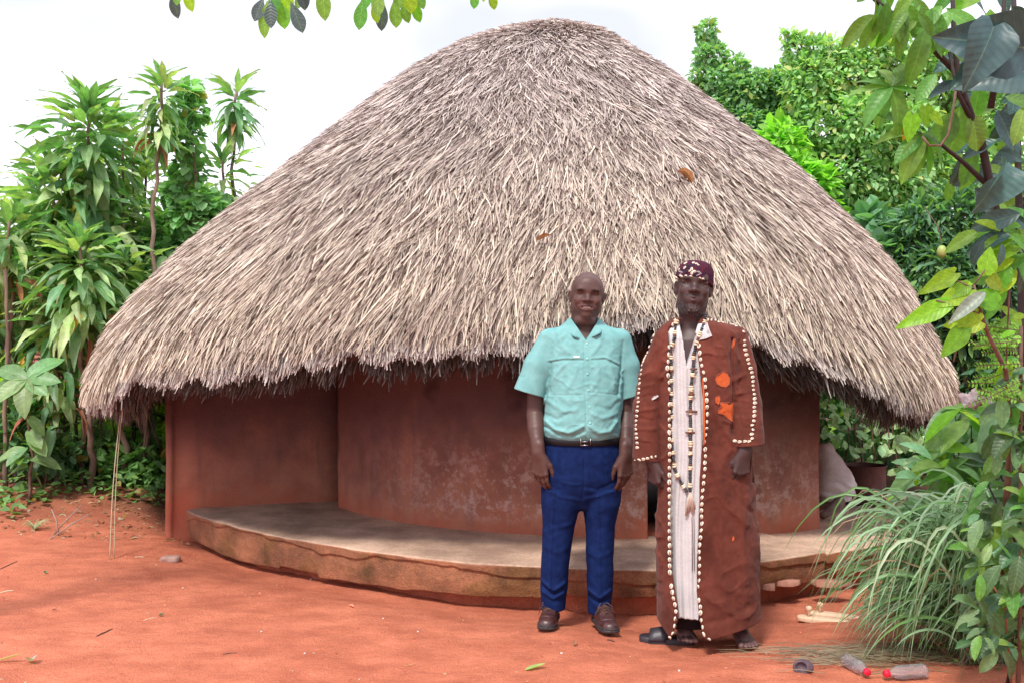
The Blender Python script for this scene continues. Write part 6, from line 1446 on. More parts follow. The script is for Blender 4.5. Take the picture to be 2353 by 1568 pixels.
# sleeves, open at the cuffs
def sleeve2(pts, rad):
    for (a, b, ra, rb) in zip(pts[:-1], pts[1:], rad[:-1], rad[1:]): rv.cap(a, b, ra, rb, .014)
sleeve2([P4(1530, 782, .02), P4(1498, 860, .015), P4(1486, 930, .01), P4(1486, 1070, -.01)], [.062, .060, .063, .068])
sleeve2([P4(1690, 776, .02), P4(1706, 850, -.005), P4(1716, 930, -.05), P4(1720, 1030, -.105)], [.058, .062, .066, .074])
# texture of folds on the sleeves
for xl_, xr_, zt, items in ((-.42, q2(1520, 0)[0], 1.42, sl_l), (q2(1690, 0)[0], .46, 1.42, sl_r)):
    S_, X_, Y_, Z_ = rv.sl((xl_, -.2, .95), (xr_, .2, zt), 0); rv.A[S_] = rv.A[S_]-(creases(items, X_, Z_)*(Y_ < .04)+.002*vnoise(X_*30, Y_*30, Z_*40))
def cuff(p, nrm, x0, x1, zhi):
    nrm = np.array(nrm, float); nrm /= np.linalg.norm(nrm)
    rv.fn((x0, -.2, .68), (x1, .2, zhi), lambda X, Y, Z: np.maximum((X-p[0])*nrm[0]+(Z-p[2])*nrm[2], np.maximum(x0-X, X-x1)+.0), 's', .002)
cuff(P4(1486, 1056, -.01), (.10, 0, 1), -.42, q2(1513, 0)[0]-.006, 1.03)
rv.cap(P4(1487, 1010, -.005), P4(1487, 1090, -.01), .050, .062, .002, 's')
# inside of the right sleeve stays clear of the robe front
cr_p = P4(1720, 1021, -.10)
def cuffr(X, Y, Z):
    n0, n2 = -.10, .995; below = (X-cr_p[0])*n0+(Z-cr_p[2])*n2
    near = np.sqrt((X-cr_p[0])**2+(Y+.10)**2)-.088
    body = ((np.abs((X-(.5*(q2(1512, 0)[0]+q2(1722, 0)[0])))/.216)**2.3+np.abs(Y/.150)**2.3)**(1/2.3)-1)*.15
    return np.maximum(np.maximum(below, near), .004-body)
rv.fn((.10, -.30, .755), (.46, .2, cr_p[2]+.04), cuffr, 's', .002)
rv.cap(P4(1719, 985, -.09), P4(1721, 1060, -.12), .050, .066, .002, 's')
# front opening
_op = [(700, 1548, 1625), (730, 1545, 1622), (755, 1538, 1610), (791, 1538, 1608), (850, 1538, 1615), (920, 1539, 1621), (1000, 1541, 1621), (1100, 1541, 1613), (1200, 1539, 1611), (1300, 1541, 1606), (1357, 1549, 1605), (1400, 1556, 1609), (1425, 1556, 1612), (1450, 1549, 1618), (1485, 1537, 1630)]
oz = np.array([q2(0, r[0], 4.35)[1] for r in _op])[::-1]; ol = np.array([q2(r[1]+5, 0, 4.35)[0] for r in _op])[::-1]; orr = np.array([q2(r[2]-5, 0, 4.35)[0] for r in _op])[::-1]
rv.fn((-.12, -.26, .02), (.12, -.0, 1.57), lambda X, Y, Z: np.maximum(np.maximum(np.interp(Z, oz, ol)-X, X-np.interp(Z, oz, orr)), Y+.03), 's', .003)
rv.cap((hx2+.008, .03, 1.45), (hx2, .02, 1.64), .072, .085, .004, 's')
# hem
_hx = np.array([1500, 1513, 1525, 1541, 1552, 1600, 1628, 1650, 1700, 1760]); _hy = np.array([1424, 1428, 1450, 1474, 1470, 1466, 1470, 1463, 1450, 1436])
hxx = np.array([q2(a, 0, 4.36)[0] for a in _hx]); hzz = np.array([q2(0, a, 4.34)[1] for a in _hy])
rv.fn((-.42, -.26, .0), (.46, .24, .2), lambda X, Y, Z: Z-np.interp(X, hxx, hzz)+.0*Y-.03*np.clip(Y, 0, 1), 's', .003)
# tears: shallow windows through the bark cloth
g4 = lambda x, y: ((x/2.851+1550)*.9046, (y/2.851+650)*.9046)
g6 = lambda x, y: ((x/2.689+1250)*.9046, (y/2.689+1150)*.9046)
tears = [[g4(*p) for p in q] for q in ([(790, 850), (815, 836), (845, 850), (862, 880), (858, 925), (835, 948), (800, 945), (768, 925), (756, 890), (768, 862)],
         [(790, 1055), (850, 1060), (893, 1055), (890, 1120), (885, 1160), (878, 1198), (850, 1175), (815, 1145), (775, 1135), (778, 1110), (800, 1085)],
         [(758, 1018), (785, 1012), (795, 1035), (782, 1075), (758, 1060)], [(890, 598), (903, 600), (900, 640), (885, 672), (876, 660)])]
def bark_col(V):
    x, y, z = V.T; n = fbm(x*5, y*5, z*4, 4)[:, None]; n2 = vnoise(x*22, y*22, z*14)[:, None]; m_ = vnoise(x*70, y*70, z*50)[:, None]
    c = np.array([.115, .032, .022])*(1+.34*n+.24*n2+.16*m_); d = np.clip(n-.25, 0, 1)
    up = np.clip((z[:, None]-.95)/.5, 0, 1); c = c*(.82+.28*up)
    return np.clip(c*(1-.25*d), .01, 1)
robe = obj('robe', rv.mesh('robe', M_bark, bark_col, 1), man2)
M_orange = mat('orange_lining', (.44, .085, .024), .8, (.54, .12, .04), 12, spec=.15, bump=.2, bscale=40)
M_barkedge = mat('torn_bark_edge', (.22, .055, .030), .95)
for i, poly in enumerate(tears):
    surf_patch(rv, R2, poly, M_orange, 'orange_patch', robe, .0025)
    pts = [rv.hit(a, b, R2) for a, b in poly]; pts = [Vector(p+rv.normal(p)*.002) for p in pts if p is not None]
    mb = MB(); n = len(pts); mb.tube(pts+[pts[0]], [.0022+.0012*math.sin(j*2.1) for j in range(n+1)], 6); mb.build('torn_edge', M_barkedge, robe, True)
# orange lining showing along the right edge, and white shirt flap at the neck
li = []
for py in range(868, 1030, 12): 
    a = np.interp(py, [r[0] for r in _op], [r[2] for r in _op]); w = 4.0*math.sin(PI*(py-860)/175.)
    li.append((a-3-w, a-1.5, py))
mb = MB(); V = []
for a, b, py in li:
    for x in (a, (a+b)/2, b): p = P4(x, py, -.150); V.append(p)
mb.add(V, F4=[(3*i+j, 3*i+j+1, 3*i+j+4, 3*i+j+3) for i in range(len(li)-1) for j in (0, 1)]); o = mb.build('orange_lining', M_orange, robe, True); o.modifiers.new('t', 'SOLIDIFY').thickness = .003
mb = MB(); tri = [g4(640, 500), g4(695, 490), g4(712, 540), g4(733, 588), g4(690, 605), g4(650, 615), g4(625, 640), g4(615, 625), g4(625, 560)]
surf_patch(rv, R2, tri, M_gown, 'shirt_flap', gown, .008)
# pale tag on the left elbow
surf_patch(rv, R2, [g4(296, 1030), g4(312, 1012), g4(340, 1002), g4(345, 1012), g4(322, 1030), g4(300, 1042)], M_gown, 'white_scrap', robe, .004)
surf_patch(rv, R2, [g6(1634, 590), g6(1642, 562), g6(1652, 575), g6(1650, 592), g6(1640, 602)], M_orange, 'orange_patch', robe, .002)

# ---- cowries
M_shell_ = mat('cowrie_shell', (.66, .58, .46), .35, (.74, .68, .56), 40, spec=.5); M_slit = mat('cowrie_slit', (.05, .03, .025), .6)
def cowrie_mesh(L_=.0125, W=.0088, H=.0062):
    n, m_ = 12, 9; V = []; F = []; mi = []
    for i in range(m_+1):
        a = PI*i/m_; yy = -math.cos(a)*L_
        for j in range(n):
            b = 2*PI*j/n; x = math.sin(a)*W*math.cos(b)*(1+.12*math.cos(a)); z = math.sin(a)*H*math.sin(b)
            if abs(b-PI/2) < .3: z -= .0022*math.sin(a)
            V.append((x, yy, z))
    for i in range(m_):
        for j in range(n):
            F.append((i*n+j, i*n+(j+1) % n, (i+1)*n+(j+1) % n, (i+1)*n+j)); mi.append(0)
    me = mesh_np('cowrie_shell', np.array(V), np.array(F), [M_shell_, M_slit], True, mi=mi)
    mb = [( -.0011, -L_*.72), (.0011, -L_*.72), (.0018, 0), (.0012, L_*.75), (-.0012, L_*.75), (-.0016, 0)]
    k = len(V); V2 = [(x, y, H*.80+ .0004) for x, y in mb]
    me2 = mesh_np('cowrie_shell', np.array(V+V2), [np.array(F), np.array([(k, k+1, k+2, k+5), (k+5, k+2, k+3, k+4)])], [M_shell_, M_slit], True, mi=mi+[1, 1]); bpy.data.meshes.remove(me)
    return me2
ME_cow = cowrie_mesh()
def cowrie(vol, px, py, ang, parent, s=1.0, off=.002, root=R2, jit=8):
    h = None
    for dy in (0, -2, -4, -6, -9, 3, 6, 9, 12):
        h = vol.hit(px, py+dy, root)
        if h is not None: break
    if h is None: return
    n = Vector(vol.normal(h)); a = math.radians(ang+rnd.uniform(-jit, jit)); d = Vector((math.sin(a), 0, math.cos(a))); d = (d-n*d.dot(n)).normalized(); x = d.cross(n)
    R = Matrix((x, d, n)).transposed().to_4x4(); s *= rnd.uniform(.82, 1.16)
    o = obj('cowrie_shell', ME_cow, parent); o.matrix_local = Matrix.Translation(Vector(h)+n*off)@R@Matrix.Scale(s, 4)
def line_of(pts, step, jitter=1.2, gaps=()):
    P = np.array(pts, float); d = np.concatenate([[0], np.cumsum(np.hypot(*np.diff(P, axis=0).T))]); out = []
    t = 0
    while t < d[-1]:
        x, y = np.interp(t, d, P[:, 0]), np.interp(t, d, P[:, 1])
        if not any(a < y < b for a, b in gaps): out.append((x+rnd.uniform(-1, 1)*jitter, y, math.degrees(math.atan2(*(np.array([np.interp(t+3, d, P[:, 0])-x, -(np.interp(t+3, d, P[:, 1])-y)]))))))
        t += step*rnd.uniform(.9, 1.12)
    return out
left_e = [(r[1]-1.5, r[0]) for r in _op if r[0] > 740]; left_e = [(1538, 765), (1536, 790), (1533, 850), (1538, 905), (1537, 960), (1538, 1010), (1537, 1100), (1537, 1200), (1538, 1290), (1541, 1340), (1546, 1365), (1553, 1400), (1551, 1425), (1547, 1448), (1538, 1470)]
right_e = [(1606, 795), (1610, 830), (1619, 870), (1623, 905), (1624, 950), (1623, 985), (1618, 1010), (1620, 1050), (1618, 1090), (1614, 1130), (1611, 1170), (1612, 1210), (1607, 1260), (1606, 1320), (1605, 1350), (1606, 1375), (1609, 1400), (1612, 1425), (1617, 1455), (1632, 1468)]
for x, y, a in line_of(left_e, 15.5, .6, gaps=((1322, 1334),)): cowrie(rv, x, y, a, robe, .92)
for x, y, a in line_of(right_e, 15.5, .8, gaps=((1360, 1372), (1383, 1392))): cowrie(rv, x, y, a+10, robe, .9)
for x, y, a in line_of([(1497, 768), (1488, 785), (1477, 815), (1471, 835), (1465, 870), (1462, 905), (1459, 940), (1456, 970), (1457, 1000), (1460, 1035)], 10.5, .8): cowrie(rv, x+5, y, 90, robe, .72)
for x, y, a in line_of([(1458, 1060), (1475, 1058), (1490, 1055), (1500, 1052), (1514, 1050)], 9.5, .3): cowrie(rv, x+1, y-4, 90, robe, .70)
for x, y, a in line_of([(1707, 762), (1710, 790), (1715, 815), (1722, 838), (1727, 860), (1732, 905), (1734, 945), (1729, 975), (1727, 1010)], 10.5, 1.2, gaps=((768, 782),)): cowrie(rv, x, y, 65, robe, .78, jit=25)
for x, y, a in line_of([(1688, 1016), (1700, 1018), (1712, 1017), (1722, 1017), (1731, 1018)], 11, .5): cowrie(rv, x, y-4, 85, robe, .78, jit=20)
for x, y, a in line_of([(1634, 732), (1650, 728), (1668, 725), (1680, 727), (1691, 738)], 8.5, .8): cowrie(rv, x, y+3, 70, robe, .72, jit=20)
for x, y, a in line_of([(1551, 735), (1545, 748), (1541, 760)], 11): cowrie(rv, x, y, 20, robe, .85)
for x, y in ((1622, 728), (1620, 742), (1617, 757), (1626, 735)): cowrie(rv, x, y, 20, robe, .8)

# ---- long bead necklace
M_bdark = mat('dark_bead', (.018, .020, .030), .35, (.05, .045, .05), 60); M_bwood = mat('brown_wood_bead', (.14, .055, .03), .6); M_bone = mat('bone_bead', (.62, .50, .34), .5, (.70, .60, .44), 50)
neck = obj('necklace', None, man2)
def disc_mesh(name, R, H, m):
    mb = MB(); mb.lathe([(0, -H), (R*.8, -H), (R, -H*.4), (R, H*.4), (R*.8, H), (0, H)], 10); return mb.mesh(name, m, True)
ME_bd = disc_mesh('bead', .0062, .0042, M_bdark); ME_bn = disc_mesh('bead', .0092, .0036, M_bone); ME_bw = disc_mesh('bead', .0075, .0035, M_bwood)
def strand(pts, depth_fn, pattern, step=5.2):
    P = np.array(pts, float); d = np.concatenate([[0], np.cumsum(np.hypot(*np.diff(P, axis=0).T))]); t = 0; k = 0
    thread = []
    while t < d[-1]:
        x, y = np.interp(t, d, P[:, 0]), np.interp(t, d, P[:, 1]); p = depth_fn(x, y)
        x2, y2 = np.interp(t+4, d, P[:, 0]), np.interp(t+4, d, P[:, 1]); dr = Vector((x2-x, 0, -(y2-y))).normalized()
        if dr.length < .5: dr = Vector((0, 0, -1))
        c = pattern[k % len(pattern)]
        o = obj('bead', {'d': ME_bd, 'b': ME_bn, 'w': ME_bw}[c], neck); dr2 = (dr+Vector((rnd.uniform(-.25, .25), rnd.uniform(-.2, .2), 0))).normalized()
        o.matrix_local = Matrix.Translation(Vector(p)+Vector((rnd.uniform(-.001, .001), 0, 0)))@dr2.to_track_quat('Z', 'Y').to_matrix().to_4x4()@Matrix.Scale(rnd.uniform(1.0, 1.35), 4)
        thread.append(Vector(p)); t += step*{'d': .95, 'b': .92, 'w': .9}[c]; k += 1
    mb = MB(); mb.tube(thread, .0016, 5); mb.build('cord', M_bdark, neck)
def on_front(x, y):
    h = gvol.hit(x, y, R2); h2 = rv.hit(x, y, R2); h3 = V2.hit(x, y, R2)
    c = [k for k in (h, h2, h3) if k is not None]
    if not c: return P4(x, y, -.15)
    b = min(c, key=lambda k: k[1]); return b+np.array([0, -.008, 0])
strand([(1622, 722), (1617, 742), (1608, 762), (1600, 785), (1592, 815), (1591, 845), (1587, 885), (1585, 930), (1585, 1000), (1585, 1060), (1584, 1128)], on_front, 'dddbbddddbbbwwbbddddwbbddd')
strand([(1556, 733), (1551, 745), (1549, 775), (1540, 800), (1541, 840), (1541, 900), (1541, 1000), (1544, 1045), (1548, 1068), (1553, 1085), (1563, 1105), (1577, 1128)], on_front, 'wbbdddbbwdddbbddd')
M_hairt = mat('pale_tassel', (.48, .38, .32), .85)
for (x, y, l) in ((1592, 847, .016), (1587, 905, .015), (1587, 944, .026), (1584, 992, .022)):
    p = Vector(on_front(x, y)); mb = MB(); mb.tube([p+Vector((-l, -.002, 0)), p+Vector((0, -.004, .001)), p+Vector((l, -.002, 0))], [.005, .0062, .005], 8, flat=.8); mb.build('wooden_toggle', M_bwood, neck, True)
for k_ in range(26):
    p = Vector(on_front(1584, 1128)); a = rnd.uniform(-.022, .026); mb = MB(); mb.tube([p, p+Vector((a*.55, rnd.uniform(-.012, 0), -.035)), p+Vector((a+rnd.uniform(-.004, .004), rnd.uniform(-.006, .004), -.085-rnd.uniform(0, .028)))], [.003, .0038, .0016], 5)
    if k_ == 0: tas = obj('tassel', None, neck)
    mb.build('tassel_strand', M_hairt, tas, True)
p = Vector(on_front(1587, 1190)); 
for dx in (-.004, .006):
    mb = MB(); mb.tube([Vector(on_front(1590, 1185))+Vector((dx, 0, 0)), Vector(on_front(1592, 1250))+Vector((dx*.6, 0, 0)), Vector(on_front(1591, 1310))+Vector((dx, 0, 0))], .0013, 5); mb.build('cord', mat('maroon_cord', (.12, .03, .04), .8) if dx < 0 else M_bdark, neck)

# ---- cap
M_cap = mat('maroon_cap_cloth', (.085, .012, .028), .9, (.030, .012, .030), 30, bump=.5, bscale=160, spec=.15)
M_capline = mat('cap_braid', (.50, .50, .52), .7); M_capdark = mat('cap_dark_band', (.02, .012, .025), .9)
cv = Vol((-.17, -.17, 1.64), (.15, .17, 1.84), .0034)
def capd(X, Y, Z):
    x, y, z = hf2.loc(X, Y, Z); x = x+.002; t = np.clip((z-.150)/.078, 0, 1); r = .0820*(1-.08*t-.34*t**3.2)
    d = np.hypot((x-.004*t)/1.0, (y-.002)/1.26)-r; top = z-(.230-.9*(x*x+(y-.01)**2)*1.3); low = (.150+.05*np.clip(y, 0, 1)-.10*np.clip(np.abs(x)-.05, 0, 1)-.36*np.clip(x-.008, 0, 1))-z
    return smax(smax(d, top, .02), low, .003)-.0010*vnoise(X*60, Y*60, Z*60)
cv.fn((-.16, -.16, 1.62), (.15, .16, 1.84), capd, 'u', .001)
capo = obj('cap', cv.mesh('cap', M_cap, None, 1), man2)
g8 = lambda x, y: ((x/8.713+1680)*.9046, (y/8.713+650)*.9046)
for (x, y, a, s_) in ((280, 520, 70, .78), (345, 485, 68, .78), (435, 452, 78, .8), (548, 442, 95, .8), (655, 448, 110, .8), (765, 470, 118, .8), (850, 490, 128, .72), (918, 515, 140, .75), (985, 575, 125, .72), (1022, 620, 130, .66),
                      (530, 165, 60, .7), (512, 265, 65, .72), (702, 155, 10, .72), (770, 175, 100, .66), (812, 205, 110, .6), (668, 295, 5, .72), (625, 335, 80, .62), (725, 348, 95, .68), (668, 385, 0, .62), (388, 300, 70, .55), (300, 375, 40, .5)):
    cowrie(cv, *g8(x, y), a, capo, s_, .001, jit=4)
def braid(pts, m, r=.0016):
    P = [cv.hit(*g8(*p), R2) for p in pts]; P = [Vector(p+cv.normal(p)*.0008) for p in P if p is not None]
    if len(P) > 1: mb = MB(); mb.tube(P, r, 5); mb.build('braid', m, capo)
for pts in ([(375, 335), (430, 345), (470, 365), (420, 400), (375, 440)], [(770, 320), (830, 350), (880, 395), (820, 415), (770, 440)], [(780, 345), (850, 390), (800, 430)], [(385, 350), (440, 368), (395, 415)]): braid(pts, M_capline, .0014)
braid([(500, 215), (600, 215), (720, 225), (830, 260), (950, 330)], M_capdark, .004); braid([(560, 345), (600, 300), (540, 390)], M_capdark, .005)
# ---------------------------------------------------------------- things on and around the porch
# sack leaning on the wall end
M_sack = mat('woven_sack', (.72, .68, .68), .85, (.46, .40, .39), 6, bump=.5, bscale=70, spec=.15)
sp = at(1900, 1190, 6.9); sk = Vol((-.20, -.2, -.01), (.22, .2, .68), .006)
cs = 2200/6.9
def skd(X, Y, Z): return .011*np.sin(Z*95+X*30+3*vnoise(X*8, Y*8, Z*8))*np.clip(.35-Z, 0, .35)*3+.008*vnoise(X*10, Y*10, Z*13)
sk.loft([(.10, .02, 0, .09, .09, 2.4), (.15, .03, 0, .125, .10, 2.4), (.24, .035, 0, .132, .11, 2.3), (.33, .02, 0, .115, .10, 2.1), (.40, .0, 0, .092, .09, 2.1), (.45, -.012, 0, .078, .08, 2), (.50, -.03, 0, .055, .055, 2), (.56, -.05, 0, .018, .03, 2)], .03, disp=skd)
sk.cap((-.02, 0, .52), (-.08, .01, .46), .035, .02, .03)
o = obj('sack', sk.mesh('sack', M_sack, None, 1), None, (sp.x+.03, sp.y, .195)); o.scale = (1.02, 1, .90); tag(o, 'dirty white woven sack slumped against the end of the right wall', 'sack')
M_log = mat('grey_log', (.13, .085, .07), .9, (.22, .15, .12), 14, bump=.6, bscale=40)
p0, p1 = at(1888, 1215, 6.6), at(1930, 1150, 6.75); mb = MB(); p0.z = .225; mb.tube([p0, p0.lerp(p1, .35)+Vector((.01, 0, .0)), p0.lerp(p1, .7), p1], [.026, .030, .036, .042], 10)
o = mb.build('log', M_log, None, True, None); tag(o, 'short crooked log propped beneath the white sack', 'log')
mb = MB(); mb.tube([(p0.x-.13, 6.95, .24), (p0.x-.02, 6.9, .30), (p0.x+.08, 6.95, .36)], [.05, .055, .05], 10); o = mb.build('log', M_log, None, True); tag(o, 'dark log lying behind the propped one, under the sack', 'log')
# rusty drum
M_rust = mat('dark_rusty_metal', (.075, .028, .025), .75, (.13, .05, .035), 10, bump=.4, bscale=50)
dp = at(1986, 1200, 7.4); mb = MB(); R_ = .155; mb.lathe([(0, .0), (R_*.96, .0), (R_, .01), (R_, .10), (R_*1.02, .105), (R_, .11), (R_, .29), (R_*1.03, .30), (R_*.96, .302), (R_*.94, .28), (R_*.92, .02), (0, .018)], 36)
dr_ = thing('cut_drum', 'dark rusty open drum standing beside the sack', 'drum', (dp.x, dp.y, .175)); mb.build('body', M_rust, dr_, True)
mb = MB(); mb.tube([(R_*1.03*math.cos(2*PI*k/36), R_*1.03*math.sin(2*PI*k/36), .302) for k in range(37)], .006, 6); mb.build('rim', M_rust, dr_, True)
# wooden knob sandals
M_wood = mat('pale_sanded_wood', (.62, .42, .28), .65, (.70, .50, .35), 6, bump=.15, stretch=(1, 6, 1))
for (px, py, d, lab) in ((1842, 1392, 5.05, 'nearer pale wooden sandal with a round toe knob'), (1868, 1375, 5.15, 'farther pale wooden sandal with a round toe knob')):
    p = at(px, py, d); p.z = gz(p.x, p.y)+.004; t = thing('toe_knob_sandal', lab, 'sandal', tuple(p), 'pair of wooden sandals by the grass'); t.rotation_euler = (0, 0, math.radians(-24))
    pts = []; n = 28
    for i in range(n):
        a = 2*PI*i/n; u = math.cos(a); x = .13*u+.105; w = .043*(1+.18*u*-1)*(abs(math.sin(a))**.75)*(1 if math.sin(a) > 0 else -1); w *= 1-.12*math.exp(-((u-.15)/.3)**2); pts.append((x, w))
    mb = MB(); V = [(x, y, .030) for x, y in pts]+[(x, y, .008) for x, y in pts]+[(.105, 0, .031), (.105, 0, .008)]
    mb.add(V, F4=[(i, i+n, (i+1) % n+n, (i+1) % n) for i in range(n)], F3=[(2*n, i, (i+1) % n) for i in range(n)]+[(2*n+1, (i+1) % n+n, i+n) for i in range(n)]); s_ = mb.build('sole', M_wood, t); bv = s_.modifiers.new('b', 'BEVEL'); bv.width = .003; bv.segments = 2
    for x in (.03, .17): mb = MB(); mb.box((x-.014, -.03, -.012), (x+.014, .03, .009)); mb.build('heel_block', M_wood, t)
    mb = MB(); mb.lathe([(0, .028), (.0065, .028), (.0055, .050), (.010, .058), (.0155, .066), (.017, .074), (.013, .083), (0, .087)], 16, c=(.035, 0, 0)); mb.build('toe_knob', M_wood, t, True)
# black slide beside the robe
M_rub = mat('black_rubber', (.030, .026, .034), .45, bump=.15, bscale=120)
p = at(1468, 1452, 4.62); p.z = gz(p.x, p.y); t = thing('slide_sandal', 'black rubber slide half hidden behind the robe hem', 'sandal', tuple(p)); t.rotation_euler = (0, 0, math.radians(-10))
pts = []; n = 28
for i in range(n): a = 2*PI*i/n; u = math.cos(a); pts.append((.135*u+.135, .050*(1-.15*u)*(abs(math.sin(a))**.7)*(1 if math.sin(a) > 0 else -1)))
mb = MB(); V = [(x*.985+.002, y*.96, .026) for x, y in pts]+[(x, y, .020) for x, y in pts]+[(x, y, .0) for x, y in pts]+[(.13, 0, .024)]
mb.add(V, F4=[(i+n*k, i+n*(k+1), (i+1) % n+n*(k+1), (i+1) % n+n*k) for i in range(n) for k in (0, 1)], F3=[(3*n, i, (i+1) % n) for i in range(n)]); mb.build('sole', M_rub, t, True)
V = []; m_ = 12
for k, x in enumerate((.045, .07, .10, .13)):
    for i in range(m_+1): a = PI*i/m_; V.append((x+.008*math.sin(a), .052*math.cos(a), .012+(.048+.006*k)*math.sin(a)))
mb = MB(); mb.add(V, F4=[(k*(m_+1)+i, k*(m_+1)+i+1, (k+1)*(m_+1)+i+1, (k+1)*(m_+1)+i) for k in range(3) for i in range(m_)]); s_ = mb.build('strap', M_rub, t, True); s_.modifiers.new('s', 'SOLIDIFY').thickness = .004
# plastic bottles
M_clear = bpy.data.materials.new('clear_plastic'); M_clear.use_nodes = True; b_ = M_clear.node_tree.nodes['Principled BSDF']; b_.inputs['Transmission Weight'].default_value = .92; b_.inputs['Roughness'].default_value = .08; b_.inputs['IOR'].default_value = 1.35; b_.inputs['Base Color'].default_value = (.95, .93, .97, 1)
M_cap_r = mat('red_bottle_cap', (.72, .012, .05), .35); M_lab = mat('silver_label', (.55, .50, .60), .3)
def bottle(p, rz, tilt, lab, L_=.17, R_=.031):
    t = thing('plastic_bottle', lab, 'bottle', tuple(p), 'empty plastic bottles by the grass'); t.rotation_euler = (math.radians(90+tilt), 0, math.radians(rz))
    prof = [(0, 0), (R_*.8, 0), (R_, .006), (R_, .02), (R_*.94, .026), (R_, .032), (R_, L_*.36), (R_*.93, L_*.40), (R_, L_*.44), (R_, L_*.62), (R_*.8, L_*.74), (R_*.42, L_*.86), (R_*.40, L_*.93)]
    mb = MB(); mb.lathe(prof, 24); mb.lathe([(r*.94, z+.001) for r, z in prof[1:]][::-1], 24); mb.build('bottle_body', M_clear, t, True)
    mb = MB(); mb.lathe([(R_*.46, L_*.89), (R_*.47, L_*.99), (R_*.44, L_*1.0), (0, L_*1.0)], 20); 
    for k in range(20): a = 2*PI*k/20; mb.tube([(R_*.47*math.cos(a), R_*.47*math.sin(a), L_*.895), (R_*.47*math.cos(a), R_*.47*math.sin(a), L_*.985)], .0008, 4)
    mb.build('cap', M_cap_r, t, True)
def gp(px, py, dz=0):
    y = FPX*CAMH/(py-HOR)
    for _ in range(3): x = (px-CXP)/FPX*y; y = FPX*(CAMH-gz(x, y))/(py-HOR)
    x = (px-CXP)/FPX*y; return Vector((x, y, gz(x, y)+dz))
bottle(gp(1943, 1530, .030), 12, 0, 'clear bottle pointing its red cap at the camera', .17, .030)
bottle(gp(2125, 1556, .031), -78, 0, 'clear bottle lying sideways with red cap at its left end', .19, .031)
# crumpled wrapper on the bush
rb = np.random.default_rng(3); n = 14; u, w_ = np.meshgrid(np.linspace(0, 1, n), np.linspace(0, 1, n), indexing='ij'); pc_ = at(2215, 925, 3.72)
Zc = .020*vnoise(u*5+3, w_*5, u*0)+.008*vnoise(u*13, w_*13, u*0+4)+.01; Vc = np.stack([u*.125-.0, w_*.05+Zc*.6, (w_-.5)*.05*1.0+Zc], -1).reshape(-1, 3); i_ = np.arange(n*n).reshape(n, n)
o = obj('crumpled_wrapper', mesh_np('crumpled_wrapper', Vc, np.stack([i_[:-1, :-1], i_[1:, :-1], i_[1:, 1:], i_[:-1, 1:]], -1).reshape(-1, 4), mat('dirty_plastic', (.62, .50, .50), .4, (.34, .22, .24), 40), True), None, tuple(pc_)); tag(o, 'crumpled pinkish plastic wrapper caught on the leafy bush', 'wrapper')
# dark husk near the straw
hk = Vol((-.06, -.06, -.002), (.06, .06, .07), .003); hk.ell((0, 0, .016), (.044, .032, .034), .01); hk.ell((-.018, -.02, .022), (.026, .022, .02), .01, 's'); o = obj('seed_husk', hk.mesh('seed_husk', mat('dark_husk', (.065, .04, .055), .7, (.12, .08, .10), 30, bump=.4), None, 1), None, tuple(gp(1845, 1540))); tag(o, 'dark hollow seed husk on the soil left of the bottles', 'husk')
# dry sticks, leaves and stones on the ground, each its own thing
def ground_leaf(px, py, size, rz, m, label, name='fallen_leaf', shape='lance', w=.35, cat='leaf', curl=.3, lift=.004):
    p = gp(px, py, lift); o = obj(name, leaf_mesh(name, m, size, size*w, shape, .5*curl, -.25*curl, .02, 8), None, tuple(p)); o.rotation_euler = (math.radians(6), 0, math.radians(rz)); tag(o, label, cat); return o
ground_leaf(1207, 1540, .095, -78, leafmat('yellow_green_leaf', (.34, .42, .12), .3), 'curved yellow-green leaf on the bare soil near the bottom middle', curl=.6, w=.34)
ground_leaf(68, 1518, .060, -140, leafmat('grey_teal_leaf', (.22, .33, .30), .2), 'cupped grey-green leaf piece near the bottom left corner', shape='oval', w=.85, curl=.9)
ground_leaf(-8, 1521, .12, -82, leafmat('straw_yellow_leaf', (.50, .42, .16), .3), 'long yellow folded leaf at the bottom left corner', w=.16, curl=.8, lift=.008)
ground_leaf(1318, 1484, .030, -30, M_brown, 'tiny curled brown leaf in front of the lace-up shoes', w=.7, curl=1.4)
ground_leaf(812, 1395, .034, 60, leafmat('orange_chip', (.50, .16, .06), .1), 'small orange-brown leaf chip in front of the porch', w=.6, curl=.8)
ground_leaf(104, 1318, .035, 20, M_dark_leaf, 'small dark curled leaf on the soil at far left', w=.6, curl=.9)
ground_leaf(365, 1415, .030, -60, M_dark_leaf, 'tiny black leaf with a straw stalk in the middle of the open soil', w=.7, curl=.9)
ground_leaf(120, 1402, .028, -90, M_brown, 'small brown leaf crumb on the left soil', w=.5, curl=.9)
ground_leaf(930, 1530, .05, -80, M_brown, 'thin brown blade lying near the bottom edge, left of the yellow-green leaf', w=.12, curl=.3)
def stick(px0, py0, px1, py1, r, m, label, bend=.01):
    a, b = gp(px0, py0, r), gp(px1, py1, r); mb = MB(); c = (a+b)/2+Vector((0, bend, 0)); c.z = gz(c.x, c.y)+r; mb.tube([Vector(), (c-a)*.5+Vector((0, bend*.3, .001)), c-a, (c-a+b-a)/2, b-a], [r*.8, r, r, r, r*.6], 6); o = mb.build('stick', m, None, True, a); tag(o, label, 'stick')
M_strw = mat('pale_straw', (.60, .50, .34), .7); M_dstick = mat('dark_twig', (.07, .04, .035), .85)
stick(0, 1362, 32, 1356, .003, M_strw, 'pale straw lying at the left picture edge')
stick(222, 1461, 258, 1444, .0028, M_dstick, 'thin dark wavy twig on the open soil')
stick(0, 1307, 40, 1288, .0025, M_dstick, 'thin dark twig at the left edge below the bank')
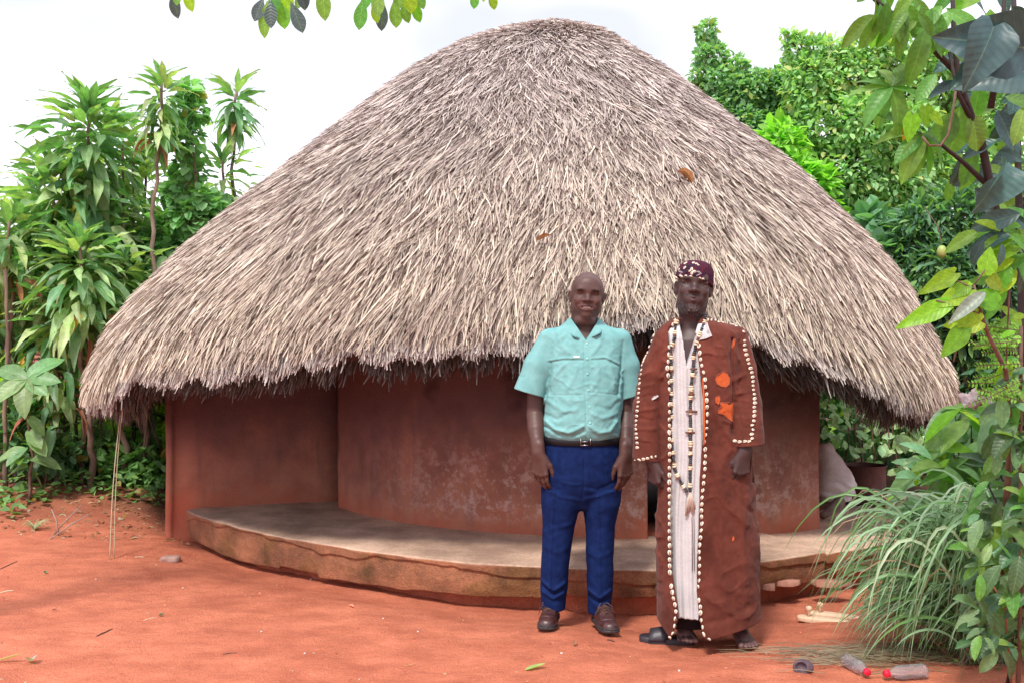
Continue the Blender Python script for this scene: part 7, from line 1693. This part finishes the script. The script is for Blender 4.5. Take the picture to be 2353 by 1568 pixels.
stick(330, 1425, 362, 1418, .0018, M_strw, 'short yellow straw ending at a tiny black leaf')
stick(512, 1503, 545, 1499, .0018, M_dstick, 'hair-thin twig near the bottom, left of centre')
stick(310, 1280, 332, 1279, .003, M_strw, 'short green-yellow straw right of the hanging ropes')
stick(1395, 1470, 1412, 1474, .003, M_dstick, 'tiny dark crumb of twig before the shoes')
for (px, py, lab) in ((60, 1120, ''), (0, 0, '')):
    pass
for k, (px, py, l, a, lab) in enumerate(((120, 1175, .30, 50, 'dry grey twig leaning up from the bank, longest of the three'), (135, 1170, .22, 110, 'dry grey twig leaning left on the bank'), (110, 1150, .35, 35, 'thin pale twig rising towards the thicket on the bank'))):
    b = gp(px, py); e = b+Vector((math.cos(math.radians(a))*l, .05, math.sin(math.radians(a))*l*.9)); mb = MB(); mb.tube([Vector((0, 0, -.01)), (e-b)*.5+Vector((.01, 0, .01)), e-b], [.006, .005, .003], 6); o = mb.build('dry_twig', mat('grey_twig', (.30, .22, .19), .9) if k == 0 else bpy.data.materials['grey_twig'], None, True, b); tag(o, lab, 'twig')
b = gp(80, 1190); V = []; gt = thing('grass_tuft', 'small pale tuft of dry grass on the left soil', 'grass tuft', tuple(b))
VV, FF, off = [], [], 0
for k in range(46):
    a = rnd.uniform(0, 2*PI); l = rnd.uniform(.05, .14); d_ = Vector((math.cos(a), math.sin(a), 0)); Vb, Fb = blade(Vector((0, 0, -.005)), d_*l*.2+Vector((0, 0, l*.5)), d_*l*.6+Vector((0, 0, l*.8)), d_*l+Vector((0, 0, l*.4)), .004, 5); VV.append(Vb); FF.append(np.array(Fb)+off); off += len(Vb)
tag(obj('blades', mesh_np('blades', np.concatenate(VV), np.concatenate(FF), M_blade, True, np.tile([.32, .36, .18], (off, 1))), gt), kind='stuff')
# stone, sherd
st = Vol((-.09, -.07, -.01), (.09, .07, .07), .004)
def stf(X, Y, Z): return (((np.abs(X)/.062)**3.5+(np.abs(Y)/.036)**3.5+(np.abs(Z-.012)/.024)**3.5)**(1/3.5)-1)*.024-.004*vnoise(X*40, Y*40, Z*40)
st.fn((-.09, -.07, -.01), (.09, .07, .07), stf); o = obj('stone', st.mesh('stone', mat('dusty_stone', (.30, .17, .14), .9, (.40, .26, .22), 20, bump=.4), None, 1), None, tuple(gp(390, 1288))); tag(o, 'flat dusty brick-shaped stone on the soil left of the porch', 'stone')
for k, (px, py, s_, lab) in enumerate(((1290, 1500, .007, "tiny pale pebble nearest in front of the men"), (600, 1450, .006, "tiny pale pebble on the open soil left of the middle of the bottom"), (715, 1330, .008, "tiny pale pebble close before the porch, left half"), (880, 1420, .006, "tiny pale pebble midway between porch and bottom edge"), (1560, 1540, .007, "tiny pale pebble near the bottom edge right of the green leaf"), (420, 1350, .006, "tiny pale pebble just below the flat dusty stone"), (1040, 1370, .007, "tiny pale pebble below the middle of the porch face"), (220, 1330, .006, "tiny pale pebble left of the foot of the ropes"), (960, 1450, .006, "tiny pale pebble on the open soil left of the lace-up shoes"), (1250, 1370, .006, "tiny pale pebble close under the porch beside the left shoe"), (1760, 1500, .006, "tiny pale pebble to the right of the bare foot"), (700, 1500, .006, "tiny pale pebble low on the left half of the soil"))):
    mb = MB(); V = []; n = 7
    for i in range(4):
        a = PI*i/3
        for j in range(n): b_ = 2*PI*j/n; V.append((s_*math.sin(a)*math.cos(b_)*rnd.uniform(.7, 1.3), s_*math.sin(a)*math.sin(b_)*rnd.uniform(.7, 1.2), s_*.6*math.cos(a)))
    mb.add(V, F4=[(i*n+j, i*n+(j+1) % n, (i+1)*n+(j+1) % n, (i+1)*n+j) for i in range(3) for j in range(n)]); o = mb.build('pebble', mat('pale_pebble', (.62, .55, .52), .7) if k == 0 else bpy.data.materials['pale_pebble'], None, False, gp(px, py, s_*.3)); tag(o, lab, 'pebble', 'pale pebbles on the red soil')
# gravelly crumbs of earth everywhere
n = 9000; X = rng.uniform(-3.6, 2.6, n); Y = 3.6+rng.random(n)**1.2*3.6; kk = (np.hypot(X-WC[0], Y-WC[1]) > 3.25); X, Y = X[kk], Y[kk]; n = len(X); Zc = np.array([gz(a, b) for a, b in zip(X, Y)]); s_ = rng.uniform(.0012, .0042, n)*(1+1.2*(rng.random(n) < .03))
T = np.array([(1, 0, 0), (-.5, .87, 0), (-.5, -.87, 0), (0, 0, 1.0)]); V = np.stack([X, Y, Zc-.0008], -1)[:, None]+T[None]*s_[:, None, None]*rng.uniform(.6, 1.3, (n, 4, 1)); f = np.array([(0, 1, 3), (1, 2, 3), (2, 0, 3)]); F = ((np.arange(n)*4)[:, None, None]+f).reshape(-1, 3)
tag(obj('soil_crumbs', mesh_np('soil_crumbs', V.reshape(-1, 3), F, mat('crumb', (1, 1, 1), .95, attr='Col', spec=.1), False, np.repeat(leafvar(n, (.34, .09, .05), (.52, .17, .10), (.5, .42, .38), .03), 4, 0))), kind='stuff')
n = 420; X = rng.uniform(-3.4, 2.2, n); Y = 3.7+rng.random(n)*3.2; kk = (np.hypot(X-WC[0], Y-WC[1]) > 3.35); X, Y = X[kk], Y[kk]; n = len(X); P = np.stack([X, Y, np.array([gz(a, b) for a, b in zip(X, Y)])+.003], -1); D = rng.normal(0, 1, (n, 3)); D[:, 2] *= .12
leaf_stuff('leaf_crumbs', P, D, rng.uniform(.006, .020, n), M_foliage, None, .35, leafvar(n, (.22, .09, .05), (.42, .24, .14), (.55, .46, .34), .25), up=np.tile([0, 0, 1.0], (n, 1)))
# ropes hanging from the left eave
M_rope = mat('sisal_rope', (.50, .42, .28), .9, bump=.5, bscale=300)
for k, (dx, g_) in enumerate(((0, (252, 1284)), (14, (262, 1282)))):
    top = at(288+dx*.1, 868, 6.45); e = gp(*g_); mb = MB(); P = [top.lerp(e, t)+Vector((-.02*math.sin(t*PI), 0, .0)) for t in np.linspace(0, 1, 16)]; mb.tube([q_-e for q_ in P], .0032, 6); o = mb.build('rope', M_rope, None, True, e); tag(o, ('left one of the two thin ropes' if k == 0 else 'right one of the two thin ropes')+' hanging from the left eave to the ground', 'rope', 'ropes hanging from the eave')
# dry leaves lodged on the thatch
for (px0, py0, px1, py1, w, lab) in ((1548, 412, 1583, 438, .8, 'large curled brown leaf lodged high on the right of the thatch'), (1232, 572, 1262, 556, .5, 'small curled brown leaf lodged on the thatch above the men')):
    best = None
    for th_ in np.linspace(-.6, .9, 160):
        for a_ in np.linspace(1, ARC, 160):
            P, N = roof_pt(np.array([th_]), np.array([a_])); qx = CXP+FPX*P[0][0]/P[0][1]; qy = HOR-FPX*(P[0][2]-CAMH)/P[0][1]; e_ = abs(qx-px0)+abs(qy-py0)
            if best is None or e_ < best[0]: best = (e_, P[0], N[0])
    p = Vector(best[1])+Vector(best[2])*.05; d = at(px1, py1, p.y-.02)-at(px0, py0, p.y); L_ = d.length
    o = bpy.data.objects.new('dry_leaf', leaf_mesh('dry_leaf', M_brown, 1, .55*w, 'oval', .9, .1, .06, 9)); COL.objects.link(o); o.matrix_world = Matrix.Translation(p)@frame_of(d, Vector(best[2])).to_4x4()@Matrix.Scale(L_*1.05, 4); tag(o, lab, 'leaf')
